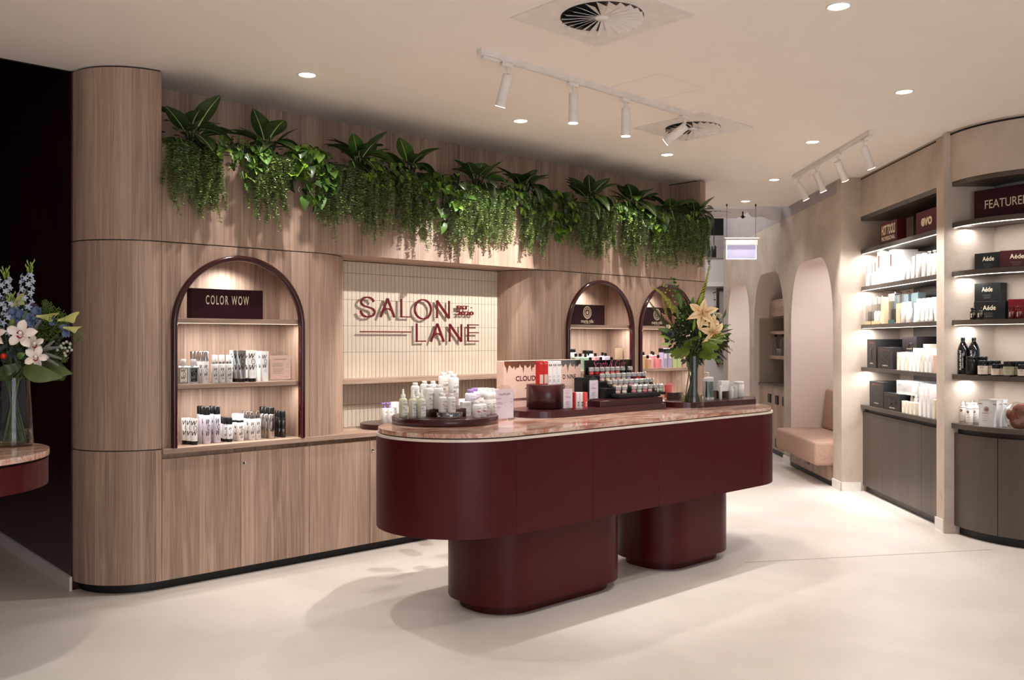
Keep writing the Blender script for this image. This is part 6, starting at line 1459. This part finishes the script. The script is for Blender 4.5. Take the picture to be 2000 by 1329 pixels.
# ================================================================== BOUQUETS
def petal(L, Wd, mat, curl=.4, cup=.25, rib=None, seg=6):
    mb = MB(); rows = []
    for j in range(seg+1):
        t = j/seg; x = L*math.sin(t*1.2)/math.sin(1.2)*(1-.12*curl*t*t); z = L*(.35*t-curl*t*t*t)
        w = Wd*.5*max(.02, math.sin(PI*(.10+.90*min(1, t*1.02)))**(.8 if t < .45 else 1.25))
        rows.append([(x, -w, z+w*cup), (x, -w*.45, z), (x, 0, z-.002), (x, w*.45, z), (x, w, z+w*cup)])
    mb.strip(rows, 0, True)
    if rib: mb.strip([[(r_[2][0], -Wd*.05*(1-j/seg*.7), r_[2][2]+.0015), (r_[2][0], Wd*.05*(1-j/seg*.7), r_[2][2]+.0015)] for j, r_ in enumerate(rows)], 1, True)
    return mb.mesh('petal', [mat]+([rib] if rib else []))
class Bouquet:
    def __init__(s, name, lab, x, y, z, px, py):
        s.t = thing(name, lab, 'flowers', (x, y, z)); s.o = Vector((x, y, z)); s.k = y/F_PX; s.px = px; s.py = py
    def q(s, px, py, d=0):
        y = s.o.y+d; return Vector(((px-CX)/F_PX*y-s.o.x, d, EYE+(CY-py)/F_PX*y-s.o.z))
    def part(s, name, me, p=(0, 0, 0), rot=(0, 0, 0), sc=1, par=None, label=None):
        o = obj(name, me, par or s.t, p, rot); o.scale = (sc, sc, sc)
        if label: o['label'] = label
        return o
    def stem(s, p, r=.0022, mat='stem', root=None, bow=.02):
        b = root or Vector((RL.uniform(-.02, .02), RL.uniform(-.015, .015), s.neck)); m = b.lerp(p, .5)+Vector((RL.uniform(-bow, bow), 0, 0))
        s.part('stem', MB().tube([b, b.lerp(m, .6), m, p], r, 5, 0, False).mesh('stem', mat))
def facing(dx, dz, dy=-1):
    """rotation that turns +z towards the given direction (default: to the camera side)"""
    return Vector((dx, dy, dz)).to_track_quat('Z', 'Y').to_euler()
def lily(B, px, py, d, R_, face, roll, mats=('lily', 'lily_rib')):
    p = B.q(px, py, d); f = B.part('lily', None, p, face); pm = petal(R_, R_*.44, mats[0], .85, .5, mats[1], 12)
    for k in range(6): B.part('petal', pm, (0, 0, 0), (0, -.55 if k % 2 else -.30, roll+k*PI/3), 1 if k % 2 == 0 else .95, f)
    mb = MB()
    for k in range(6): a = k*PI/3+.5; mb.tube([(0, 0, 0), (.012*math.cos(a), .012*math.sin(a), R_*.35), (.02*math.cos(a), .02*math.sin(a), R_*.55)], .0012, 4).ball((.02*math.cos(a), .02*math.sin(a), R_*.55), .003, 0, 6, 4)
    B.part('stamen', mb.mesh('stamen', 'lily_rib'), (0, 0, 0), (0, 0, 0), 1, f); B.stem(p)
    return f
def bud(B, px0, py0, px1, py1, r, mat, d=0, name='bud', stem=True):
    a, b = B.q(px0, py0, d), B.q(px1, py1, d); n = 7
    B.part(name, MB().tube([a.lerp(b, i/n) for i in range(n+1)], [r*max(.08, math.sin(PI*(.06+.90*i/n))**.8) for i in range(n+1)], 10).mesh('bud', mat))
    if stem: B.stem(a)
def spike(B, pts, r0, r1, mat, d=0, n=150, l=.010, name='flower_spike', mats=None):
    P = [B.q(*p, d) for p in pts]; mb = MB(); mb.tube(P, .0016, 4); m_ = len(P)-1
    for i in range(n):
        f_ = i/n; g_ = f_*m_; j = min(m_-1, int(g_)); p = P[j].lerp(P[j+1], g_-j); r = r0+(r1-r0)*f_; az = i*2.4
        ax = (P[-1]-P[0]).normalized(); u_ = ax.cross(Vector((0, 1, 0))).normalized(); v_ = ax.cross(u_)
        dv = (u_*math.cos(az)+v_*math.sin(az)+ax*.5).normalized(); q_ = p+dv*r*.25; sd = dv.cross(ax).normalized()*l*.62*(1.2-f_*.7)
        ll_ = max(r, .003)
        mb.add([q_, q_+dv*ll_*.5+sd, q_+dv*ll_, q_+dv*ll_*.5-sd], [(0, 1, 2), (0, 2, 3)], i % 2)
    B.part(name, mb.mesh('spike', mats or [mat, mat])); B.stem(P[0])
def eucalyptus(B, pts, r, d=0, mat='leaf_mid', name='eucalyptus_sprig', pair=True):
    P = [B.q(*p, d) for p in pts]; f = B.part(name, MB().tube(P, .0013, 4).mesh('twig', 'stem'))
    n = 10; disc = MB(); disc.add([(0, 0, 0)]+[(r+r*math.cos(2*PI*i/n), r*math.sin(2*PI*i/n), .12*r*math.cos(4*PI*i/n)) for i in range(n)], [(0, 1+i, 1+(i+1) % n) for i in range(n)], 0, True); dm_ = disc.mesh('leaf', mat)
    m_ = len(P)
    for i, p in enumerate(P):
        for sg_ in (1, -1): B.part('leaf', dm_, p, (RL.uniform(-1.2, -.4), RL.uniform(-.4, .4), (0 if sg_ > 0 else PI)+RL.uniform(-.6, .6)), 1-.45*i/m_, f)
    B.stem(P[0])
def monstera(B, px, py, w, ang, tilt, mat, d=-.06, label=None, lobes=5, depth=.5):
    n = 110; pts = []
    for i in range(n+1):
        a = -2.75+5.5*i/n; r = .5*w*(1-.28*abs(a)/2.75)*(1.0+.15*math.cos(a))
        if lobes and 4 < i < n-4: r *= 1-(1-depth)*math.exp(-((((i/n*lobes*2) % 1)-.5)/.10)**2)
        pts.append((r*math.cos(a)+.12*w, r*math.sin(a)*.9, -.35*abs(r*math.sin(a))**1.2-.12*r))
    mb = MB(); mb.add([(-.05*w, 0, .02)]+pts, [(0, i+1, i+2) for i in range(n)], 0, True)
    mb.strip([[(x, -.002, .019-.12*max(0, x)+.001), (x, .002, .019-.12*max(0, x)+.001)] for x in (-.05*w, .2*w, .5*w)], 1, False)
    B.part('broad_leaf', mb.mesh('monstera', [mat, 'leaf_rib']), B.q(px, py, d), (tilt, 0, ang), 1, None, label)
def strap_leaf(B, p0, p1, w, mat, d=-.02, bend=.02, d2=None):
    a, b = B.q(*p0, d), B.q(*p1, d if d2 is None else d2); ax = (b-a).normalized(); sd = ax.cross(Vector((0, 1, 0))).normalized(); rows = []
    for i in range(8):
        t = i/7; p = a.lerp(b, t)+Vector((0, -bend*math.sin(PI*t), 0)); ww = w*.5*max(.04, math.sin(PI*(.12+.86*t)))
        rows.append([p-sd*ww+Vector((0, -.3*ww, 0)), p, p+sd*ww+Vector((0, -.3*ww, 0))])
    B.part('leaf', MB().strip(rows).mesh('strap', mat))
def filler(B, px, py, rx, ry, n, mats, l=.035, dr=.07, name='greenery', rib=False, d0=0):
    c = B.q(px, py, d0); mb = MB()
    for i in range(n):
        while True:
            v_ = Vector((RL.uniform(-1, 1), RL.uniform(-1, 1), RL.uniform(-1, 1)))
            if v_.length < 1: break
        p = c+Vector((v_.x*rx*B.k, v_.y*dr, v_.z*ry*B.k)); dv = (v_+Vector((RL.uniform(-.5, .5), RL.uniform(-.5, .3), RL.uniform(-.3, .6)))).normalized(); s_ = dv.cross(Vector((RL.random(), 1, RL.random()))).normalized()*l*.26; e = l*RL.uniform(.6, 1.2)
        m_ = dv.cross(s_).normalized()*l*.08
        mb.add([p, p+dv*e*.5+s_+m_, p+dv*e, p+dv*e*.5-s_+m_, p+dv*e*.5], [(0, 1, 4), (1, 2, 4), (2, 3, 4), (3, 0, 4)], RL.randrange(len(mats)))
    o = B.part(name, mb.mesh('filler', list(mats))); o['kind'] = 'stuff'
def sprig(B, p0, p1, n, l, mat, d=0, name='fern_sprig', w=.12, tilt=.7):
    a, b = B.q(*p0, d), B.q(*p1, d-.02); mb = MB().tube([a, a.lerp(b, .5)+Vector((0, -.01, .005)), b], .0012, 4); ax = (b-a).normalized(); u_ = ax.cross(Vector((0, 1, 0))).normalized(); v_ = ax.cross(u_)
    for i in range(n):
        t = (i+.5)/n; p = a.lerp(b, t); az = i*2.4; dv = (u_*math.cos(az)+v_*math.sin(az)*.6+ax*tilt).normalized(); s_ = dv.cross(ax).normalized()*l*w; e = l*(1-.5*t)
        mb.add([p, p+dv*e*.5+s_, p+dv*e, p+dv*e*.5-s_], [(0, 1, 2), (0, 2, 3)])
    B.part(name, mb.mesh('sprig', mat)); B.stem(a)
def vase(lab, x, y, z, r0, r1, h, wl, stems, neck):
    t = thing('glass_vase', lab, 'vase', (x, y, z)); th_ = .003
    prof = [(.001, .0), (r0, 0), (r0+.001, .004)]+[(r0+(r1-r0)*(i/8), .004+(h-.004)*i/8) for i in range(1, 9)]
    obj('glass', MB().lathe(prof, 40).mesh('vase', 'glass'), t); obj('rim', MB().tube([((r1-.001)*math.cos(2*PI*i/32), (r1-.001)*math.sin(2*PI*i/32), h) for i in range(33)], .0018, 6, 0, False).mesh('rim', 'clear_plastic'), t)
    rw = r0+(r1-r0)*(wl/h)-th_-.0006
    obj('water', MB().lathe([(.001, .0125), (r0-th_-.0006, .0125), (rw, wl), (.001, wl)], 40).mesh('water', 'water'), t)
    return t
# --- lily bouquet on the island
vx, vy = wpos(1353, 797.5, ZI); vy += .078; vx = (1353-CX)/F_PX*vy
vase('clear glass vase of lilies near the far end of the island', vx, vy, ZI, .079, .074, .352, .082, 0, 0)
B = Bouquet('lily_bouquet', 'tall bouquet of peach lilies and green foliage in the vase on the island', vx, vy, ZI, 1353, 799); B.neck = .335
rs = random.Random(3)
for i in range(26):
    a = rs.uniform(0, 6.28); r = .068*math.sqrt(rs.random()); a2 = a+PI*rs.uniform(.45, 1.15); r2 = .03+.03*rs.random()
    p0, p2 = Vector((r*math.cos(a), r*math.sin(a), .016)), Vector((r2*math.cos(a2), r2*math.sin(a2), .345+.06*rs.random()))
    B.part('stem', MB().tube([p0, p0.lerp(p2, .5), p2], rs.choice((.0028, .004, .0052)), 6).mesh('stem', rs.choice(('stem', 'stem_dark', 'stem_dark', 'leaf_deep'))))
filler(B, 1350, 636, 40, 40, 700, ('leaf_deep', 'leaf_dark', 'leaf_mid', 'leaf_dark'), .033, .12)
filler(B, 1328, 655, 32, 28, 200, ('leaf_dark', 'leaf_deep', 'leaf_blue'), .045, .10)
filler(B, 1352, 690, 24, 16, 120, ('leaf_deep', 'leaf_dark'), .05, .08)
filler(B, 1392, 660, 26, 28, 220, ('leaf_dark', 'leaf_deep', 'leaf_mid'), .04, .09)
lily(B, 1372, 614, -.13, .118, facing(-.25, .15), .35); lily(B, 1391, 650, -.14, .102, facing(.10, -.10), .75)
lily(B, 1385, 632, -.10, .085, facing(.3, .05), .1)
bud(B, 1351, 606, 1354, 580, .013, 'leaf_mid', -.09); bud(B, 1364, 596, 1373, 572, .010, 'bud_green', -.10); bud(B, 1354, 646, 1357, 624, .011, 'bud_green', -.12); bud(B, 1368, 660, 1366, 646, .011, 'bud_green', -.13); bud(B, 1324, 622, 1322, 600, .010, 'leaf_olive', -.08)
bud(B, 1310, 632, 1292, 612, .013, 'protea', -.07, 'protea_bud'); bud(B, 1302, 606, 1288, 592, .010, 'protea', -.05, 'protea_bud'); bud(B, 1316, 634, 1314, 616, .012, 'protea', -.07, 'protea_bud')
spike(B, [(1362, 602), (1370, 580), (1378, 555), (1386, 520)], .026, .006, 'foxtail', -.02, 460, .012, mats=['foxtail', 'leaf_lime'])
spike(B, [(1320, 612), (1306, 590), (1292, 573), (1273, 560)], .022, .007, 'foxtail', -.04, 300, .010, mats=['foxtail', 'leaf_pale'])
spike(B, [(1306, 640), (1288, 618), (1276, 600), (1263, 583)], .018, .005, 'leaf_olive', -.03, 260, .010, mats=['leaf_olive', 'leaf_mid'])
spike(B, [(1316, 640), (1304, 625), (1298, 600), (1294, 580)], .016, .006, 'foxtail', -.06, 160, .010, mats=['leaf_lime', 'foxtail'])
bm_ = MB(); 
for (px, py) in ((1298, 556), (1302, 560), (1296, 559), (1303, 566), (1308, 568), (1300, 572), (1314, 578), (1307, 586), (1310, 592), (1318, 590), (1320, 600), (1328, 612), (1332, 617), (1322, 608), (1334, 626)): bm_.ball(B.q(px, py, -.07), .0062, 0, 8, 5)
B.part('green_berries', bm_.mesh('berries', 'bud_green')); B.part('berry_twig', MB().tube([B.q(1298, 556, -.07), B.q(1310, 580, -.07), B.q(1322, 602, -.06), B.q(1335, 640, -.04)], .0018, 5).mesh('twig', 'twig'))
eucalyptus(B, [(1340, 620), (1334, 600), (1330, 588), (1326, 578), (1322, 570), (1320, 560), (1315, 552), (1314, 545)], .019, -.04); eucalyptus(B, [(1398, 640), (1396, 615), (1397, 600), (1395, 585), (1395, 572)], .010, .02, 'leaf_mid')
eucalyptus(B, [(1346, 640), (1340, 624), (1345, 608), (1342, 597)], .017, -.06, 'leaf_dark')
def rose(px, py, r, mat, d, name='rose'):
    f = B.part(name, None, B.q(px, py, d), facing(0, .4)); pm = petal(r*1.3, r*1.5, mat, .1, .5)
    for k in range(9): B.part('petal', pm, (0, 0, 0), (0, -.5-.09*k, k*2.4), 1-.07*k, f)
rose(1402, 619, .028, 'cream_petal', -.08, 'white_rose'); rose(1304, 640, .020, 'cream_petal', -.11, 'white_flower'); rose(1308, 655, .028, 'grey_rose', -.10, 'blue_grey_rose'); rose(1357, 610, .016, 'protea', -.10, 'orange_flower')
monstera(B, 1350, 668, .20, math.radians(-125), .85, 'leaf_monstera', -.14, depth=.68); monstera(B, 1378, 665, .22, math.radians(-60), 1.0, 'leaf_monstera', -.14, depth=.55); monstera(B, 1342, 684, .19, math.radians(-165), .55, 'leaf_monstera', -.11, depth=.8); monstera(B, 1372, 690, .16, math.radians(-20), .45, 'leaf_monstera', -.09, depth=.8)
for p0, p1, w_, m_ in (((1318, 650), (1284, 642), .032, 'leaf_mid'), ((1312, 664), (1286, 654), .018, 'leaf_lime'), ((1312, 672), (1288, 673), .020, 'leaf_pale'), ((1322, 680), (1296, 690), .03, 'leaf_dark'), ((1400, 640), (1424, 636), .022, 'leaf_mid'), ((1398, 652), (1432, 643), .014, 'leaf_dark'), ((1396, 700), (1410, 712), .020, 'leaf_mid'),
                      ((1330, 600), (1326, 572), .026, 'leaf_mid'), ((1412, 622), (1418, 604), .016, 'leaf_mid')): strap_leaf(B, p0, p1, w_, m_, -.08, .01)
for p0, p1 in (((1398, 655), (1434, 668)), ((1398, 662), (1428, 652)), ((1396, 668), (1430, 684)), ((1400, 646), (1426, 634))): sprig(B, p0, p1, 44, .034, 'leaf_olive', -.04, 'fern_sprig', .05)
for p0, p1 in (((1398, 672), (1426, 690)), ((1395, 680), (1418, 702)), ((1392, 690), (1404, 716)), ((1400, 666), (1424, 678))): sprig(B, p0, p1, 70, .020, 'twig', -.05, 'brown_seed_sprig', .22); 
for p0, p1 in (((1392, 684), (1412, 706)), ((1330, 655), (1300, 665))): sprig(B, p0, p1, 60, .022, 'leaf_dark', -.06, 'fern_sprig', .2)
# --- blue and white bouquet on the reception desk
vx, vy = (26-CX)/F_PX*3.92, 3.92
vase('clear glass vase of blue and white flowers on the reception desk', vx, vy, .9802, .080, .064, .30, .075, 0, 0)
B = Bouquet('orchid_bouquet', 'large bouquet of white orchids and pale blue delphiniums on the reception desk', vx, vy, .9802, 26, 866); B.neck = .285
for i in range(20):
    a = rs.uniform(0, 6.28); r = .058*math.sqrt(rs.random()); a2 = a+PI*rs.uniform(.75, 1.15); r2 = .01+.03*rs.random()
    p0, p2 = Vector((r*math.cos(a), r*math.sin(a), .016)), Vector((r2*math.cos(a2), r2*math.sin(a2), .295+.04*rs.random()))
    B.part('stem', MB().tube([p0, p0.lerp(p2, .5), p2], rs.choice((.0025, .0035, .0045)), 6).mesh('stem', rs.choice(('stem', 'stem', 'stem_dark'))))
filler(B, 40, 660, 88, 62, 700, ('leaf_deep', 'leaf_dark', 'leaf_deep', 'leaf_blue'), .034, .13)
filler(B, 92, 632, 40, 34, 1500, ('leaf_olive', 'leaf_mid', 'leaf_dark', 'leaf_lime'), .010, .07, 'feathery_greenery', d0=-.06)
filler(B, 10, 640, 60, 50, 300, ('leaf_dark', 'leaf_blue'), .03, .12)
def floret(n, L, Wd, mat, curl=.5): 
    mb = MB()
    for k in range(n):
        me_ = Matrix.Rotation(2*PI*k/n, 4, 'Z'); rows = []
        for j in range(4):
            t = j/3; w = Wd*.5*max(.1, math.sin(PI*(.1+.85*t))); x = L*t; z = L*(.4*t-curl*t*t)
            rows.append([me_ @ Vector((x, -w, z)), me_ @ Vector((x, 0, z-.001)), me_ @ Vector((x, w, z))])
        mb.strip(rows, 0, True)
    mb.ball((0, 0, .002), .003, 1, 6, 4)
    return mb
FB = floret(5, .015, .009, 'blue_petal').mesh('floret', ['blue_petal', 'cream_petal'])
def delphinium(P, n, spread, d, ytip):
    pts = [B.q(*p, d) for p in P]; f = B.part('delphinium', MB().tube(pts, .0022, 5).mesh('stem', 'stem')); m_ = len(pts)-1
    for i in range(n):
        t = i/n*.80; g_ = t*m_; j = min(m_-1, int(g_)); p = pts[j].lerp(pts[j+1], g_-j); az = i*2.4; r = spread*(1-.35*t)
        q_ = p+Vector((math.cos(az)*r, math.sin(az)*r-.01, .006)); B.part('floret', FB, q_, facing(math.cos(az), .3, math.sin(az)-.9), 1.1-.25*t, f)
    mb = MB()
    for i in range(9):
        az = i*2.4; p = pts[-2].lerp(pts[-1], i/9); e = p+Vector((math.cos(az)*.016, math.sin(az)*.012, .024)); mb.tube([p, p.lerp(e, .6)+Vector((0, 0, -.004)), e, e+Vector((0, 0, .008))], [.0013, .0013, .0034, .0008], 5)
    B.part('closed_buds', mb.mesh('buds', 'bud_green'), (0, 0, 0), (0, 0, 0), 1, f); B.stem(pts[0])
delphinium([(50, 620), (51, 590), (54, 560), (56, 540), (60, 517)], 28, .030, -.06, 0); delphinium([(8, 640), (9, 600), (10, 570), (10, 550), (11, 530)], 30, .032, -.05, 0); delphinium([(-18, 640), (-16, 590), (-12, 540), (-12, 508)], 22, .030, -.02, 0)
delphinium([(28, 660), (22, 630), (20, 600), (22, 580)], 20, .034, -.08, 0)
def iris(px, py, mat, sc, d):
    f = B.part('iris', None, B.q(px, py, d), facing(RL.uniform(-.4, .4), .5)); pm = petal(.042*sc, .026*sc, mat, .5, .5)
    for k in range(9): B.part('petal', pm, (0, 0, 0), (0, (-1.1, -.6, -.1)[k % 3], k*2.2), 1, f)
iris(48, 622, 'iris_petal', 1.15, -.10); iris(80, 615, 'iris_petal', 1.1, -.10); iris(34, 615, 'iris_petal', 1.0, -.10); iris(130, 646, 'iris_petal', .85, -.08); iris(106, 624, 'iris_petal', .8, -.08); iris(70, 604, 'purple_petal', .8, -.06); iris(62, 626, 'iris_petal', 1., -.12)
def calla(px, py, ang, sc, d):
    rows = []
    for j in range(8):
        t = j/7; r = (.005+.020*t**2.2)*sc
        rows.append([(.042*sc*t+.034*sc*t**3*max(0, math.cos(a))**1.5, r*math.sin(a)*(1+.5*t), r*math.cos(a)*(1-.2*t)) for a in [(-2.6+5.2*i/12) for i in range(13)]])
    B.part('calla', MB().strip(rows).mesh('calla', 'calla'), B.q(px, py, d), (0, -ang, 0)); B.stem(B.q(px, py, d))
calla(114, 626, .15, 1.2, -.10); calla(124, 640, -.2, 1.0, -.10); calla(72, 618, -.1, 1.2, -.13); calla(22, 600, .6, 1.0, -.1)
def orchid(px, py, R_, face, roll, d):
    p = B.q(px, py, d); f = B.part('orchid', None, p, face); pm = petal(R_, R_*.58, 'orchid', .35, .4)
    for k in range(5): B.part('petal', pm, (0, 0, 0), (0, .1, roll+k*2*PI/5), 1, f)
    lip = MB().ball((0, .004, .016), .009, 0, 10, 6); q9 = R_/.078; rows = [[(q9*(.010+.001*(i % 2))*math.cos(a), q9*(.012+.001*(i % 2))*math.sin(a)-.004, .014), (q9*(.015+.0022*(i % 2))*math.cos(a), q9*(.019+.003*(i % 2))*math.sin(a)-.004, .024)] for i, a in enumerate([-2.9+5.8*i/22 for i in range(23)])]
    lip.strip(rows, 1, True); B.part('lip', lip.mesh('lip', ['cream_petal', 'orchid_lip']), (0, 0, 0), (0, 0, 0), 1, f); B.stem(p)
orchid(42, 653, .066, facing(.25, .1), 2.7, -.17); orchid(70, 698, .052, facing(.5, .0), 1.2, -.15); orchid(66, 672, .045, facing(.7, -.2), .5, -.13); orchid(-6, 655, .05, facing(-.2, .1), .4, -.14)
for px, py, s_ in ((97, 600, 1.1), (156, 658, 1.1), (128, 700, .9), (124, 736, .8), (90, 592, .7)):
    mb = MB(); c = B.q(px, py, -.07)
    for i in range(26):
        az = i*2.4; r = .022*s_*math.sqrt(i/26); e = c+Vector((r*math.cos(az), -.01, r*math.sin(az))); mb.tube([c+Vector((-.015*s_, .01, -.02*s_)), e], .0007, 3, 0, False); mb.ball(e, .0026*s_, 0, 5, 3)
    B.part('green_umbel', mb.mesh('umbel', 'leaf_olive')); B.stem(c+Vector((-.015*s_, .01, -.02*s_)), .0014)
mb = MB(); tw_ = MB()
for (px, py) in ((124, 671), (130, 668), (137, 672), (121, 680), (127, 680), (136, 679), (140, 684), (132, 686), (126, 690), (119, 676), (128, 695), (112, 684)):
    c = B.q(px, py, -.10); mb.ball(c, .0062, 0, 10, 6); tw_.tube([c, c+Vector((-.03, .02, -.03))], .0015, 4, 0, False)
B.part('brunia_balls', mb.mesh('brunia', 'brunia')); B.part('twig', tw_.mesh('t', 'stem'))
for p0, p1 in (((84, 690), (118, 700)), ((80, 684), (116, 678)), ((78, 690), (104, 668)), ((82, 696), (112, 712)), ((60, 640), (46, 618)), ((66, 648), (78, 628)), ((10, 650), (-8, 636))): sprig(B, p0, p1, 60, .020, 'silver_leaf', -.12, 'silver_sprig', .12, 1.2)
for p0, p1 in (((28, 690), (36, 714)), ((20, 684), (8, 706)), ((34, 680), (52, 706)), ((14, 672), (-4, 690)), ((24, 676), (20, 704))): sprig(B, p0, p1, 60, .018, 'leaf_blue', -.13, 'grey_fern_sprig', .2)
strap_leaf(B, (46, 722), (122, 738), .075, 'leaf_dull', -.12, .03, -.16); strap_leaf(B, (70, 712), (142, 730), .070, 'leaf_dull', -.06, .02, -.10); strap_leaf(B, (40, 714), (-6, 744), .06, 'leaf_dark', -.12, .02); strap_leaf(B, (30, 720), (6, 728), .05, 'leaf_dark', -.14, .02); strap_leaf(B, (44, 640), (54, 606), .016, 'leaf_mid', -.13, .01); strap_leaf(B, (90, 700), (132, 722), .05, 'leaf_dark', -.02, .02)
strap_leaf(B, (36, 700), (50, 690), .03, 'leaf_mid', -.15, .01)
B.part('red_berry', MB().ball((0, 0, 0), .0125, 0, 12, 8).mesh('berry', 'berry_red'), B.q(7, 696, -.16)); bud(B, 22, 640, 26, 622, .013, 'leaf_olive', -.14)
